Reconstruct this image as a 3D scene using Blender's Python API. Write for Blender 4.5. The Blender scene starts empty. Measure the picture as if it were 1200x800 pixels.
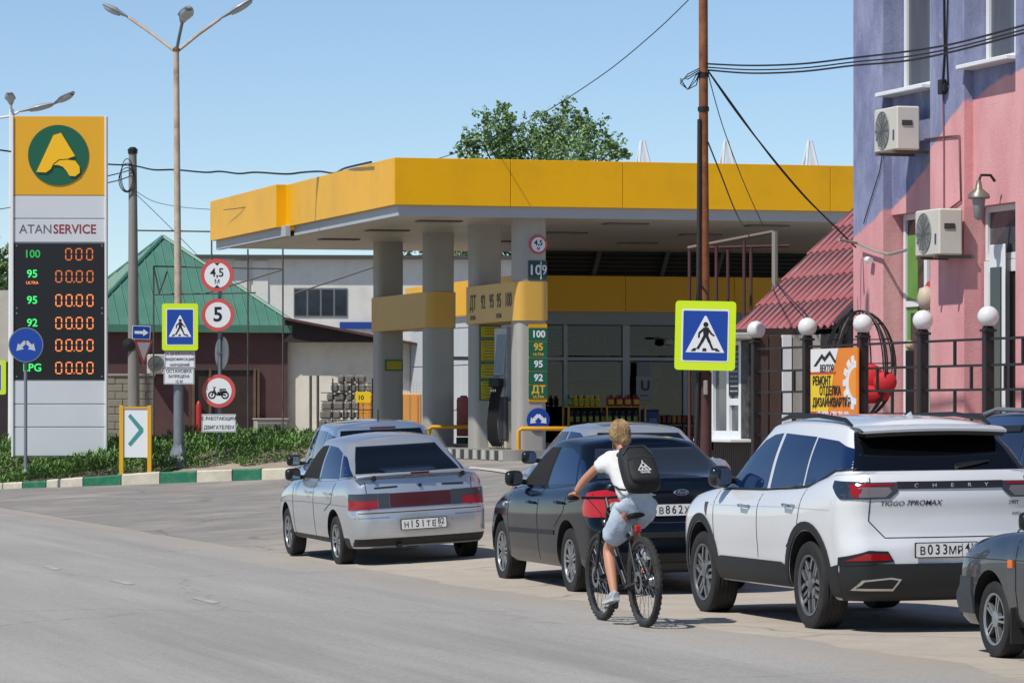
import bpy, bmesh, math, random
from mathutils import Vector, Matrix
from mathutils.bvhtree import BVHTree
random.seed(7)
PI = math.pi
sc = bpy.context.scene
COL = sc.collection
# ------------------------------------------------------------------ camera
EYE = 1.79; FPX = 4500.0; HOR = 478.0
cam_d = bpy.data.cameras.new('camera'); cam = bpy.data.objects.new('camera', cam_d); COL.objects.link(cam)
cam.location = (0, 0, EYE); cam.rotation_euler = (PI/2, 0, 0)
cam_d.sensor_width = 36; cam_d.lens = FPX/1200*36; cam_d.shift_y = (HOR-400)/1200
cam_d.clip_start = 0.5; cam_d.clip_end = 3000
sc.camera = cam
# ------------------------------------------------------------------ light
SUN_EL = math.radians(54); SUN_H = Vector((-0.72, -0.69, 0)).normalized()
to_sun = Vector((SUN_H.x*math.cos(SUN_EL), SUN_H.y*math.cos(SUN_EL), math.sin(SUN_EL)))
wd = bpy.data.worlds.new('World'); sc.world = wd; wd.use_nodes = True
wn = wd.node_tree.nodes; wl = wd.node_tree.links
sky = wn.new('ShaderNodeTexSky'); sky.sky_type = 'NISHITA'; sky.sun_disc = False
sky.sun_elevation = SUN_EL; sky.sun_rotation = math.atan2(SUN_H.x, SUN_H.y)
sky.air_density = 0.75; sky.dust_density = 0.0; sky.ozone_density = 4.0; sky.altitude = 30
bg = wn['Background']; bg.inputs[1].default_value = 0.092
wl.new(sky.outputs[0], bg.inputs[0])
sl = bpy.data.lights.new('sun', 'SUN'); sl.energy = 3.5; sl.angle = math.radians(0.9); sl.color = (1, 0.95, 0.87)
so = bpy.data.objects.new('sun', sl); COL.objects.link(so); so.rotation_euler = to_sun.to_track_quat('Z', 'Y').to_euler()
so.location = (-40, -40, 80)
vs = sc.view_settings; vs.view_transform = 'Standard'; vs.look = 'None'; vs.exposure = 0.38; vs.gamma = 1; vs.use_curve_mapping = False

# ------------------------------------------------------------------ frames
TH = math.radians(16.0); ST, CT = math.sin(TH), math.cos(TH)
def P(px, py, D): return Vector(((px-600)/FPX*D, D, EYE+(HOR-py)/FPX*D))
def Wd(a, b, z=0.0): return Vector((-ST*a+CT*b, CT*a+ST*b, z))      # along road a, right of road b
def Dat(px, b): return b/(CT*(px-600)/FPX+ST)                         # depth of the line b = const seen at column px
def aat(px, b):
    D = Dat(px, b); return D*(CT-ST*(px-600)/FPX)
def ab(x, y): return (-ST*x+CT*y, CT*x+ST*y)
def lerpt(t, pts):
    if t <= pts[0][0]: return pts[0][1]
    for (x0, y0), (x1, y1) in zip(pts, pts[1:]):
        if t <= x1:
            k = (t-x0)/(x1-x0); return y0+(y1-y0)*k
    return pts[-1][1]
def sm(t, pts):                                                        # smooth (monotone cubic) interpolation
    n = len(pts)
    if t <= pts[0][0]: return pts[0][1]
    if t >= pts[-1][0]: return pts[-1][1]
    for i in range(n-1):
        if t <= pts[i+1][0]:
            x0, y0 = pts[i]; x1, y1 = pts[i+1]; h = x1-x0; d = (y1-y0)/h
            def tan(j):
                if j == 0 or j == n-1: return d if n < 3 else ((pts[1][1]-pts[0][1])/(pts[1][0]-pts[0][0]) if j == 0 else (pts[-1][1]-pts[-2][1])/(pts[-1][0]-pts[-2][0]))
                da = (pts[j][1]-pts[j-1][1])/(pts[j][0]-pts[j-1][0]); db = (pts[j+1][1]-pts[j][1])/(pts[j+1][0]-pts[j][0])
                if da*db <= 0: return 0
                return 2*da*db/(da+db)
            m0, m1 = tan(i), tan(i+1); k = (t-x0)/h
            return (2*k**3-3*k**2+1)*y0+(k**3-2*k**2+k)*h*m0+(-2*k**3+3*k**2)*y1+(k**3-k**2)*h*m1
PA = [(10.2, 0), (12, .10), (14, .2), (17, .36), (20, .68), (22, .77), (60, .8)]
PB = [(13.3, 0), (15, .08), (18, .45), (20, .6), (60, .8)]
def ss(t, a, b):
    k = min(1, max(0, (t-a)/(b-a))); return k*k*(3-2*k)
def zg(a, b):
    k = ss(a, 33, 43); return lerpt(b, PB)*(1-k)+lerpt(b, PA)*k
def zw(x, y): return zg(*ab(x, y))

# ------------------------------------------------------------------ materials
def s2l(c): return c/12.92 if c <= .04045 else ((c+.055)/1.055)**2.4
def hx(h):
    h = h.lstrip('#'); return tuple(s2l(int(h[i:i+2], 16)/255) for i in (0, 2, 4))+(1,)
MATS = {}
def mat(name, col, rough=.6, metal=0, var=.0, vs_=3.0, bump=0, bs=40, coat=0, spec=.5, emit=0, col2=None, dirt=0, dirtcol='#6b6257', ds=1.5, trans=0, streak=0):
    if name in MATS: return MATS[name]
    m = bpy.data.materials.new(name); m.use_nodes = True; MATS[name] = m
    nt = m.node_tree; N = nt.nodes; L = nt.links; p = N['Principled BSDF']
    c = hx(col) if isinstance(col, str) else tuple(col)+((1,) if len(col) == 3 else ())
    p.inputs['Base Color'].default_value = c; p.inputs['Roughness'].default_value = rough; p.inputs['Metallic'].default_value = metal
    p.inputs['Specular IOR Level'].default_value = spec
    if coat: p.inputs['Coat Weight'].default_value = coat; p.inputs['Coat Roughness'].default_value = .04
    if emit: p.inputs['Emission Color'].default_value = c; p.inputs['Emission Strength'].default_value = emit
    if trans: p.inputs['Transmission Weight'].default_value = trans
    tc = N.new('ShaderNodeTexCoord'); src = None
    if var or col2:
        n = N.new('ShaderNodeTexNoise'); n.inputs['Scale'].default_value = vs_; n.inputs['Detail'].default_value = 6; n.inputs['Roughness'].default_value = .6
        if streak:
            mp = N.new('ShaderNodeMapping'); mp.inputs['Scale'].default_value = (1, 1, 1/streak); L.new(tc.outputs['Object'], mp.inputs[0]); L.new(mp.outputs[0], n.inputs['Vector'])
        else: L.new(tc.outputs['Object'], n.inputs['Vector'])
        r = N.new('ShaderNodeMapRange'); r.inputs[1].default_value = .32; r.inputs[2].default_value = .68; L.new(n.outputs[0], r.inputs[0])
        mx = N.new('ShaderNodeMix'); mx.data_type = 'RGBA'; L.new(r.outputs[0], mx.inputs[0])
        if col2:
            mx.inputs[6].default_value = c; mx.inputs[7].default_value = hx(col2)
        else:
            mx.inputs[6].default_value = tuple(v*(1-var) for v in c[:3])+(1,); mx.inputs[7].default_value = tuple(min(1, v*(1+var)) for v in c[:3])+(1,)
        src = mx.outputs[2]
    if dirt:
        n2 = N.new('ShaderNodeTexNoise'); n2.inputs['Scale'].default_value = ds; n2.inputs['Detail'].default_value = 9; n2.inputs['Roughness'].default_value = .7
        L.new(tc.outputs['Object'], n2.inputs['Vector'])
        r2 = N.new('ShaderNodeMapRange'); r2.inputs[1].default_value = .48; r2.inputs[2].default_value = .75; r2.inputs[4].default_value = dirt; L.new(n2.outputs[0], r2.inputs[0])
        m2 = N.new('ShaderNodeMix'); m2.data_type = 'RGBA'; L.new(r2.outputs[0], m2.inputs[0])
        if src: L.new(src, m2.inputs[6])
        else: m2.inputs[6].default_value = c
        m2.inputs[7].default_value = hx(dirtcol); src = m2.outputs[2]
    if src: L.new(src, p.inputs['Base Color'])
    if bump:
        b = N.new('ShaderNodeTexNoise'); b.inputs['Scale'].default_value = bs; b.inputs['Detail'].default_value = 5
        L.new(tc.outputs['Object'], b.inputs['Vector'])
        bb = N.new('ShaderNodeBump'); bb.inputs['Strength'].default_value = bump; bb.inputs['Distance'].default_value = .02
        L.new(b.outputs[0], bb.inputs['Height']); L.new(bb.outputs[0], p.inputs['Normal'])
    return m

# ------------------------------------------------------------------ mesh builder
class MB:
    def __init__(s): s.v = []; s.f = []; s.m = []; s.cm = 0
    def add(s, vs_, fs):
        o = len(s.v); s.v += [tuple(v) for v in vs_]
        for f in fs: s.f.append([i+o for i in f]); s.m.append(s.cm)
        return s
    def box(s, c, d, bev=0, M=None):
        hx_, hy, hz = d[0]/2, d[1]/2, d[2]/2
        bev = min(bev, hx_*.9, hy*.9, hz*.9)
        if bev <= 0:
            vs_ = [Vector((x, y, z)) for x in (-hx_, hx_) for y in (-hy, hy) for z in (-hz, hz)]
            fs = [(0, 1, 3, 2), (4, 6, 7, 5), (0, 4, 5, 1), (2, 3, 7, 6), (0, 2, 6, 4), (1, 5, 7, 3)]
        else:
            vs_ = []; idx = {}
            for sx in (-1, 1):
                for sy in (-1, 1):
                    for sz in (-1, 1):
                        for ax in range(3):
                            h = [sx*(hx_-bev), sy*(hy-bev), sz*(hz-bev)]; h[ax] = (sx*hx_, sy*hy, sz*hz)[ax]
                            idx[(sx, sy, sz, ax)] = len(vs_); vs_.append(Vector(h))
            fs = []
            for ax in range(3):
                o1, o2 = [(1, 2), (0, 2), (0, 1)][ax]
                for sg in (-1, 1):
                    q = []
                    for p, r in ((-1, -1), (1, -1), (1, 1), (-1, 1)):
                        k = [0, 0, 0]; k[ax] = sg; k[o1] = p; k[o2] = r; q.append(idx[(*k, ax)])
                    fs.append(q)
                for p in (-1, 1):
                    for r in (-1, 1):
                        k0 = [0, 0, 0]; k0[ax] = -1; k0[o1] = p; k0[o2] = r; k1 = list(k0); k1[ax] = 1
                        fs.append((idx[(*k0, o1)], idx[(*k1, o1)], idx[(*k1, o2)], idx[(*k0, o2)]))
            for sx in (-1, 1):
                for sy in (-1, 1):
                    for sz in (-1, 1): fs.append([idx[(sx, sy, sz, a)] for a in range(3)])
        c = Vector(c)
        vs_ = [(M @ v if M else v)+c for v in vs_]
        return s.add(vs_, fs)
    def cyl(s, p0, p1, r0, r1=None, n=12, caps=True):
        r1 = r0 if r1 is None else r1
        p0 = Vector(p0); p1 = Vector(p1); q = (p1-p0).normalized().to_track_quat('Z', 'Y')
        vs_ = []
        for p, r in ((p0, r0), (p1, r1)):
            for i in range(n):
                t = 2*PI*i/n; vs_.append(p+q @ Vector((r*math.cos(t), r*math.sin(t), 0)))
        fs = [(i, (i+1) % n, n+(i+1) % n, n+i) for i in range(n)]
        if caps: fs += [list(range(n))[::-1], list(range(n, 2*n))]
        return s.add(vs_, fs)
    def tube(s, pts, r, n=8, closed=False, caps=True):
        pts = [Vector(p) for p in pts]; k = len(pts); rs = r if isinstance(r, (list, tuple)) else [r]*k
        vs_ = []; prev = None
        for i in range(k):
            if closed: t = pts[(i+1) % k]-pts[i-1]
            else: t = pts[min(i+1, k-1)]-pts[max(i-1, 0)]
            t.normalize()
            if prev is None:
                u = t.orthogonal().normalized()
                if abs(t.z) < .95: u = t.cross(Vector((0, 0, 1))).normalized()
            else:
                u = prev-t*prev.dot(t); u.normalize()
            prev = u; w = t.cross(u)
            for j in range(n):
                an = 2*PI*j/n; vs_.append(pts[i]+(u*math.cos(an)+w*math.sin(an))*rs[i])
        fs = []
        for i in range(k if closed else k-1):
            i2 = (i+1) % k
            for j in range(n): fs.append((i*n+j, i*n+(j+1) % n, i2*n+(j+1) % n, i2*n+j))
        if caps and not closed: fs += [list(range(n))[::-1], list(range((k-1)*n, k*n))]
        return s.add(vs_, fs)
    def lathe(s, prof, n=24, M=None, closed=False, caps=True):                     # prof: (r, h) about local Z
        vs_ = []; k = len(prof)
        for r, h in prof:
            for j in range(n):
                t = 2*PI*j/n; v = Vector((r*math.cos(t), r*math.sin(t), h)); vs_.append(M @ v if M else v)
        fs = []
        for i in range(k if closed else k-1):
            i2 = (i+1) % k
            for j in range(n): fs.append((i*n+j, i*n+(j+1) % n, i2*n+(j+1) % n, i2*n+j))
        if not closed and caps:
            if prof[0][0] > 1e-4: fs.append(list(range(n))[::-1])
            if prof[-1][0] > 1e-4: fs.append(list(range((k-1)*n, k*n)))
        return s.add(vs_, fs)
    def prism(s, poly, M, h0, h1):                                       # poly in local XY, extruded along local Z
        n = len(poly)
        vs_ = [M @ Vector((x, y, h0)) for x, y in poly]+[M @ Vector((x, y, h1)) for x, y in poly]
        fs = [(i, (i+1) % n, n+(i+1) % n, n+i) for i in range(n)]+[list(range(n))[::-1], list(range(n, 2*n))]
        return s.add(vs_, fs)
    def pxz(s, poly, yf, yb):                                            # polygon in XZ, front at y=yf (towards -Y)
        M = Matrix(((1, 0, 0, 0), (0, 0, -1, 0), (0, 1, 0, 0), (0, 0, 0, 1)))
        return s.prism(poly, M, -yf, -yb)
    def grid(s, rows):                                                   # rows of equal-length vertex lists
        n = len(rows[0]); vs_ = [v for r in rows for v in r]
        return s.add(vs_, [(i*n+j, i*n+j+1, (i+1)*n+j+1, (i+1)*n+j) for i in range(len(rows)-1) for j in range(n-1)])
    def mesh(s, name, mats, smooth=None, recalc=True, weld=0):
        me = bpy.data.meshes.new(name); me.from_pydata(s.v, [], s.f)
        for m in (mats if isinstance(mats, (list, tuple)) else [mats]): me.materials.append(m)
        if any(s.m): me.polygons.foreach_set('material_index', s.m)
        if recalc or weld:
            bm = bmesh.new(); bm.from_mesh(me)
            if weld: bmesh.ops.remove_doubles(bm, verts=bm.verts, dist=weld)
            bmesh.ops.recalc_face_normals(bm, faces=bm.faces); bm.to_mesh(me); bm.free()
        if smooth:
            me.polygons.foreach_set('use_smooth', [True]*len(me.polygons)); me.set_sharp_from_angle(angle=math.radians(smooth))
        me.update(); return me
    def build(s, name, mats, parent=None, smooth=None, recalc=True, weld=0):
        return link(name, s.mesh(name, mats, smooth, recalc, weld), parent)
def link(name, me, parent=None, M=None):
    o = bpy.data.objects.new(name, me); COL.objects.link(o)
    if parent: o.parent = parent
    if M is not None: o.matrix_local = M
    return o
def tag(o, label, cat, group=None):
    o['label'] = label; o['category'] = cat
    if group: o['group'] = group
    return o
def struct(o, kind='structure'): o['kind'] = kind; return o
def thing(name, label, cat, loc=(0, 0, 0), rz=0, group=None):
    o = bpy.data.objects.new(name, None); COL.objects.link(o); o.empty_display_size = .2
    o.location = loc; o.rotation_euler = (0, 0, rz); return tag(o, label, cat, group)
def copy_tree(o, parent=None):
    c = o.copy(); COL.objects.link(c); c.parent = parent
    for ch in o.children: copy_tree(ch, c)
    return c
def circ(r, n=28, cx=0, cz=0): return [(cx+r*math.cos(2*PI*i/n), cz+r*math.sin(2*PI*i/n)) for i in range(n)]
def rr(w, h, r=.03, n=4, cx=0, cz=0):
    o = []
    for sx, sz, a0 in ((1, 1, 0), (-1, 1, 90), (-1, -1, 180), (1, -1, 270)):
        for i in range(n+1):
            t = math.radians(a0+90*i/n); o.append((cx+sx*(w/2-r)+r*math.cos(t), cz+sz*(h/2-r)+r*math.sin(t)))
    return o
def strk(p, q, w):
    p = Vector(p); q = Vector(q); d = (q-p).normalized(); n = Vector((-d.y, d.x))*w/2
    return [tuple(p-n), tuple(q-n), tuple(q+n), tuple(p+n)]
RX90 = Matrix.Rotation(PI/2, 4, 'X')
def text(body, parent, loc, size, m, rot=None, bold=0, xs=1, name='lettering', align='CENTER', ext=.0015, shear=0):
    cu = bpy.data.curves.new('t', 'FONT'); cu.body = body; cu.size = size; cu.align_x = align; cu.align_y = 'CENTER'
    cu.offset = bold*size; cu.extrude = ext; cu.resolution_u = 3; cu.shear = shear
    o = bpy.data.objects.new('t', cu); COL.objects.link(o)
    dg = bpy.context.evaluated_depsgraph_get(); me = bpy.data.meshes.new_from_object(o.evaluated_get(dg))
    bpy.data.objects.remove(o); bpy.data.curves.remove(cu)
    me.materials.clear(); me.materials.append(m)
    R = RX90 if rot is None else rot
    return link(name, me, parent, Matrix.Translation(Vector(loc)) @ R @ Matrix.Diagonal((xs, 1, 1, 1)))
def plate(parent, name, poly, yf, yb, m): return MB().pxz(poly, yf, yb).build(name, m, parent)

# ------------------------------------------------------------------ shared materials
mWHITE = mat('white_paint', '#d9dad8', .5, var=.05, dirt=.25, dirtcol='#a39c90')
mWPVC = mat('white_pvc', '#dcdedf', .35, var=.03)
mBLACK = mat('black_paint', '#141414', .5)
mRUB = mat('rubber', '#191919', .85, var=.2, bump=.1)
mGREYM = mat('grey_metal', '#7d838a', .5, .3, var=.12, dirt=.2)
mGALV = mat('galvanised', '#8a8f93', .45, .6, var=.1)
mRUST = mat('rust', '#6d3f26', .85, var=.4, vs_=6, bump=.3, col2='#8f5c38', dirt=.6, dirtcol='#3d2519', ds=5)
mYEL = mat('station_yellow', '#d99a00', .42, var=.04, vs_=.6, dirt=.12, dirtcol='#8a6a20')
mGREEN = mat('sign_green', '#0e5e46', .4)
mBLUES = mat('sign_blue', '#10409a', .35, var=.05)
mREDS = mat('sign_red', '#c8504c', .4, var=.06)
mWSIGN = mat('sign_white', '#dfe2e4', .4)
mLIME = mat('sign_lime', '#cbe81a', .4)
mSBLK = mat('sign_black', '#111214', .5)
mGLASS = mat('window_glass', '#0c1116', .06, spec=.6)
mGLASS2 = mat('shop_glass', '#15181c', .08, spec=.5)
mCONC = mat('concrete', '#97938b', .9, var=.16, bump=.25, dirt=.4)
mDBROWN = mat('dark_brown_steel', '#1d1716', .5, var=.2)
# ================================================================== ground, road
def ground_mat():
    m = bpy.data.materials.new('dusty_ground'); m.use_nodes = True; nt = m.node_tree; N = nt.nodes; L = nt.links; p = N['Principled BSDF']
    tc = N.new('ShaderNodeTexCoord')
    def noise(sc_, det=8, ro=.65):
        n = N.new('ShaderNodeTexNoise'); n.inputs['Scale'].default_value = sc_; n.inputs['Detail'].default_value = det; n.inputs['Roughness'].default_value = ro
        L.new(tc.outputs['Object'], n.inputs['Vector']); return n.outputs[0]
    def rng(s, a, b, c=0, d=1):
        r = N.new('ShaderNodeMapRange'); r.inputs[1].default_value = a; r.inputs[2].default_value = b; r.inputs[3].default_value = c; r.inputs[4].default_value = d; L.new(s, r.inputs[0]); return r.outputs[0]
    def mix(f, a, b):
        x = N.new('ShaderNodeMix'); x.data_type = 'RGBA'; L.new(f, x.inputs[0])
        for i, v in ((6, a), (7, b)):
            if isinstance(v, str): x.inputs[i].default_value = hx(v)
            else: L.new(v, x.inputs[i])
        return x.outputs[2]
    dust = mix(rng(noise(2.2), .25, .75), '#a39a8e', '#b2a99c')
    asph = mix(rng(noise(1.1), .35, .65), '#7d7a77', '#8a8682')
    # worn asphalt shows away from the verge; loose dust gathers beside the road (x = b in this object)
    sx = N.new('ShaderNodeSeparateXYZ'); L.new(tc.outputs['Object'], sx.inputs[0])
    far = rng(sx.outputs[1], 43, 52)
    n1 = noise(.35, 6)
    ad = N.new('ShaderNodeMath'); ad.operation = 'MULTIPLY'; L.new(far, ad.inputs[0]); L.new(rng(n1, .3, .5, .25, 1), ad.inputs[1])
    near = rng(sx.outputs[0], 20, 23, 1, .25)
    ad2 = N.new('ShaderNodeMath'); ad2.operation = 'MULTIPLY'; L.new(ad.outputs[0], ad2.inputs[0]); L.new(near, ad2.inputs[1])
    col = mix(ad2.outputs[0], dust, asph)
    col = mix(rng(noise(.8, 9, .75), .5, .75, 0, .35), col, '#c0b6a8')
    col = mix(rng(noise(14, 4), .6, .75, 0, .3), col, '#5f574d')
    vo = N.new('ShaderNodeTexVoronoi'); vo.feature = 'DISTANCE_TO_EDGE'; vo.inputs['Scale'].default_value = .45
    nz = N.new('ShaderNodeTexNoise'); nz.inputs['Scale'].default_value = 1.3; nz.inputs['Detail'].default_value = 5; L.new(tc.outputs['Object'], nz.inputs['Vector'])
    mx = N.new('ShaderNodeMix'); mx.data_type = 'RGBA'; mx.inputs[0].default_value = .35; L.new(tc.outputs['Object'], mx.inputs[6]); L.new(nz.outputs[1], mx.inputs[7]); L.new(mx.outputs[2], vo.inputs['Vector'])
    col = mix(rng(vo.outputs['Distance'], 0, .012, .45, 0), col, '#4f4942')
    L.new(col, p.inputs['Base Color']); p.inputs['Roughness'].default_value = .95; p.inputs['Specular IOR Level'].default_value = .2
    b = N.new('ShaderNodeBump'); b.inputs['Strength'].default_value = .6; b.inputs['Distance'].default_value = .03; L.new(noise(6, 10, .7), b.inputs['Height']); L.new(b.outputs[0], p.inputs['Normal'])
    return m
def road_mat():
    m = bpy.data.materials.new('asphalt'); m.use_nodes = True; nt = m.node_tree; N = nt.nodes; L = nt.links; p = N['Principled BSDF']
    tc = N.new('ShaderNodeTexCoord')
    def noise(sc_, det=8, ro=.65, st=None):
        n = N.new('ShaderNodeTexNoise'); n.inputs['Scale'].default_value = sc_; n.inputs['Detail'].default_value = det; n.inputs['Roughness'].default_value = ro
        if st:
            mp = N.new('ShaderNodeMapping'); mp.inputs['Scale'].default_value = st; L.new(tc.outputs['Object'], mp.inputs[0]); L.new(mp.outputs[0], n.inputs['Vector'])
        else: L.new(tc.outputs['Object'], n.inputs['Vector'])
        return n.outputs[0]
    def rng(s, a, b, c=0, d=1):
        r = N.new('ShaderNodeMapRange'); r.inputs[1].default_value = a; r.inputs[2].default_value = b; r.inputs[3].default_value = c; r.inputs[4].default_value = d; L.new(s, r.inputs[0]); return r.outputs[0]
    def mix(f, a, b):
        x = N.new('ShaderNodeMix'); x.data_type = 'RGBA'; L.new(f, x.inputs[0])
        for i, v in ((6, a), (7, b)):
            if isinstance(v, str): x.inputs[i].default_value = hx(v)
            else: L.new(v, x.inputs[i])
        return x.outputs[2]
    col = mix(rng(noise(1, 7, .6, (.9, .12, 1)), .35, .65), '#97948f', '#a5a29d')     # tyre-polished lanes run along the road
    col = mix(rng(noise(45, 4), .45, .7, 0, .45), col, '#6b6967')
    col = mix(rng(noise(17, 5, .75), .5, .68, 0, .5), col, '#75736f')
    col = mix(rng(noise(21, 5, .8), .55, .7, 0, .45), col, '#bdbab4')
    col = mix(rng(noise(70, 3), .55, .75, 0, .5), col, '#c2bfb9')
    col = mix(rng(noise(.25, 6, .6, (1.2, .3, 1)), .58, .74, 0, .4), col, '#6f6d6b')
    col = mix(rng(noise(1.6, 5, .55, (1, .035, 1)), .52, .7, 0, .35), col, '#76736f')     # tyre tracks
    col = mix(rng(noise(2.2, 5, .55, (1, .03, 1)), .55, .72, 0, .3), col, '#b5b2ac')
    vo = N.new('ShaderNodeTexVoronoi'); vo.feature = 'DISTANCE_TO_EDGE'; vo.inputs['Scale'].default_value = .22
    nz = N.new('ShaderNodeTexNoise'); nz.inputs['Scale'].default_value = .9; nz.inputs['Detail'].default_value = 7; L.new(tc.outputs['Object'], nz.inputs['Vector'])
    mx = N.new('ShaderNodeMix'); mx.data_type = 'RGBA'; mx.inputs[0].default_value = .5; L.new(tc.outputs['Object'], mx.inputs[6]); L.new(nz.outputs[1], mx.inputs[7]); L.new(mx.outputs[2], vo.inputs['Vector'])
    col = mix(rng(vo.outputs['Distance'], 0, .004, .3, 0), col, '#5b5957')
    sx = N.new('ShaderNodeSeparateXYZ'); L.new(tc.outputs['Object'], sx.inputs[0])
    ed = N.new('ShaderNodeMath'); ed.operation = 'ADD'; L.new(sx.outputs[0], ed.inputs[0]); L.new(rng(noise(.9, 8, .7), .3, .7, -.8, .8), ed.inputs[1])
    col = mix(rng(ed.outputs[0], 9.2, 10.4, 0, .8), col, '#a1978a')                    # dust along the verge
    L.new(col, p.inputs['Base Color']); p.inputs['Roughness'].default_value = .85; p.inputs['Specular IOR Level'].default_value = .3
    b = N.new('ShaderNodeBump'); b.inputs['Strength'].default_value = .5; b.inputs['Distance'].default_value = .01; L.new(noise(60, 5), b.inputs['Height']); L.new(b.outputs[0], p.inputs['Normal'])
    return m
bs_ = [-300, -60, -12, 0, 6]+[8+.35*i for i in range(46)]+[26, 32, 60, 120, 400]
as_ = [-60, 0, 15, 22]+[26+1.5*i for i in range(40)]+[90, 100, 120, 160, 300, 900]
g = MB().grid([[(b, a, zg(a, b)) for b in bs_] for a in as_])
o = struct(g.build('ground', ground_mat(), smooth=60)); o.rotation_euler = (0, 0, TH)
# road sheet with a ragged worn edge
rows = []
random.seed(3)
for i in range(420):
    a = -20+i*.5 if i < 300 else 130+(i-300)*4
    e = 10.3+random.uniform(-.06, .06)+.12*math.sin(a*.8)+.07*math.sin(a*2.3)
    rows.append([(b, a, .006) for b in (-7.5, -3, 0, 4, 8, 9.6)]+[(e, a, .003)])
o = struct(MB().grid(rows).build('road', road_mat())); o.rotation_euler = (0, 0, TH)
mBAY = mat('bay_paint', '#bdb8ae', .8, var=.2, dirt=.8, dirtcol='#9d978c', ds=6)
mMARK = mat('worn_marking', '#a5a29b', .8, var=.2, dirt=.9, dirtcol='#a5a29d', ds=6)
def gray(px, py):                                   # point of the ground seen at a pixel
    D = 20.0
    for _ in range(400):
        p = P(px, py, D)
        if p.z <= zw(p.x, p.y): break
        D += .25
    return D
def paint(name, pix, label, dz=.010):
    pts = []
    for px, py in pix:
        D = gray(px, py); p = P(px, py, D); pts.append((p.x, p.y, zw(p.x, p.y)+dz))
    c = sum((Vector(q) for q in pts), Vector())/len(pts)
    mb = MB().add([Vector(q)-c for q in pts], [range(len(pts))]); mb.build(name, mBAY if name == 'bay_marking' else mMARK).location = c
for k, (x0, y0, x1, y1) in enumerate([(50, 665, 72, 669), (128, 681, 158, 687), (225, 702, 258, 709)]):
    paint('lane_dash', [(x0, y0), (x0+8, y0-.8), (x1, y1-1.2), (x1-8, y1)], None)
paint('bay_marking', [(549, 550), (551, 547.5), (590, 551), (606, 554), (604, 557.5), (578, 553.5)], None, .02)
paint('bay_marking', [(520, 531.5), (524, 530.5), (632, 536), (630, 537.5)], None, .02)
for o in list(COL.objects):
    if o.name.startswith(('lane_dash', 'bay_marking')): struct(o)

# ---- raised planting bed behind the painted kerb
K0 = P(-40, 0, 80.9); K1 = P(352, 0, 77.4)
kd = Vector((K1.x-K0.x, K1.y-K0.y, 0)); KL = kd.length; kd.normalize(); kn = Vector((-kd.y, kd.x, 0))   # kn points away from camera
def kz(t): return lerpt(t, [(0, .05), (KL*.1, .075), (KL*.95, .325), (KL, .34)])        # base height of kerb
def kh(t): return lerpt(t, [(0, .14), (KL*.25, .17), (KL*.6, .27), (KL, .27)])
rows = []
for j in range(40):
    d = [0.12, .3, .6, .9, 1.2, 1.6, 2, 2.5, 3, 4, 5, 6.5, 8, 10, 12, 14, 16, 18, 20, 22][j] if j < 20 else None
    if d is None: break
    r = []
    for i in range(50):
        t = -9+(KL+9+.3)*i/49
        r0 = kz(max(0, t))+kh(max(0, t))-.03
        z = r0+(.95-r0)*ss(d, 0.5, 3.6)*(.65+.35*ss(t, 0, KL*.6))
        if i == 49: z = r0-.3 if d < 14 else z
        q = K0+kd*t+kn*d; r.append((q.x, q.y, z))
    rows.append(r)
mSOIL = mat('dusty_soil', '#8d8171', .95, var=.15, col2='#a59a8a', bump=.5, bs=8, dirt=.5, dirtcol='#5d5143')
struct(MB().grid(rows).build('planting_bed', mSOIL, smooth=60))
def bedz(t, d):
    r0 = kz(max(0, t))+kh(max(0, t))-.03
    return r0+(.95-r0)*ss(d, 0.5, 3.6)*(.65+.35*ss(t, 0, KL*.6))
def bed_at(px, D):
    p = P(px, 0, D); v = Vector((p.x, p.y, 0))-Vector((K0.x, K0.y, 0)); return bedz(v.dot(kd), v.dot(kn))
# kerb stones, painted green and white in turn
kerb = thing('kerb', 'low kerb of green and white painted stones at edge of juniper bed', 'kerb', (0, 0, 0))
mKG = mat('kerb_green', '#12694a', .7, var=.15, dirt=.35, dirtcol='#8c8575', ds=6, bump=.3)
mKW = mat('kerb_white', '#c2bba8', .8, var=.1, dirt=.5, dirtcol='#8c8373', ds=5, bump=.4)
def kerb_t(px): # parameter on kerb line seen at px
    lo, hi = 0.0, KL
    for _ in range(40):
        m_ = (lo+hi)/2; q = K0+kd*m_
        if 600+FPX*q.x/q.y < px: lo = m_
        else: hi = m_
    return lo
edges = [-38, -18, 3, 26, 54, 97, 142, 187, 230, 272, 306, 345]
for i in range(len(edges)-1):
    t0, t1 = kerb_t(edges[i])+.012, kerb_t(edges[i+1])-.012
    mb = MB(); vs_ = []
    jz = random.uniform(-.012, .012)
    for t in (t0, t1):
        b0 = kz(t)-.08; b1 = kz(t)+kh(t)+jz; q = K0+kd*t
        for d, z in ((0, b0), (0, b1-.03), (.025, b1), (.15, b1), (.15, b0)):
            w = q+kn*(d+random.uniform(-.006, .006)); vs_.append((w.x, w.y, z))
    fs = [(k, (k+1) % 5, 5+(k+1) % 5, 5+k) for k in range(5)]+[(4, 3, 2, 1, 0), (5, 6, 7, 8, 9)]
    green = i in (3, 5, 7, 9) and True
    mb.add(vs_, fs).build('kerb_stone', mKG if green else mKW, kerb)

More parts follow.
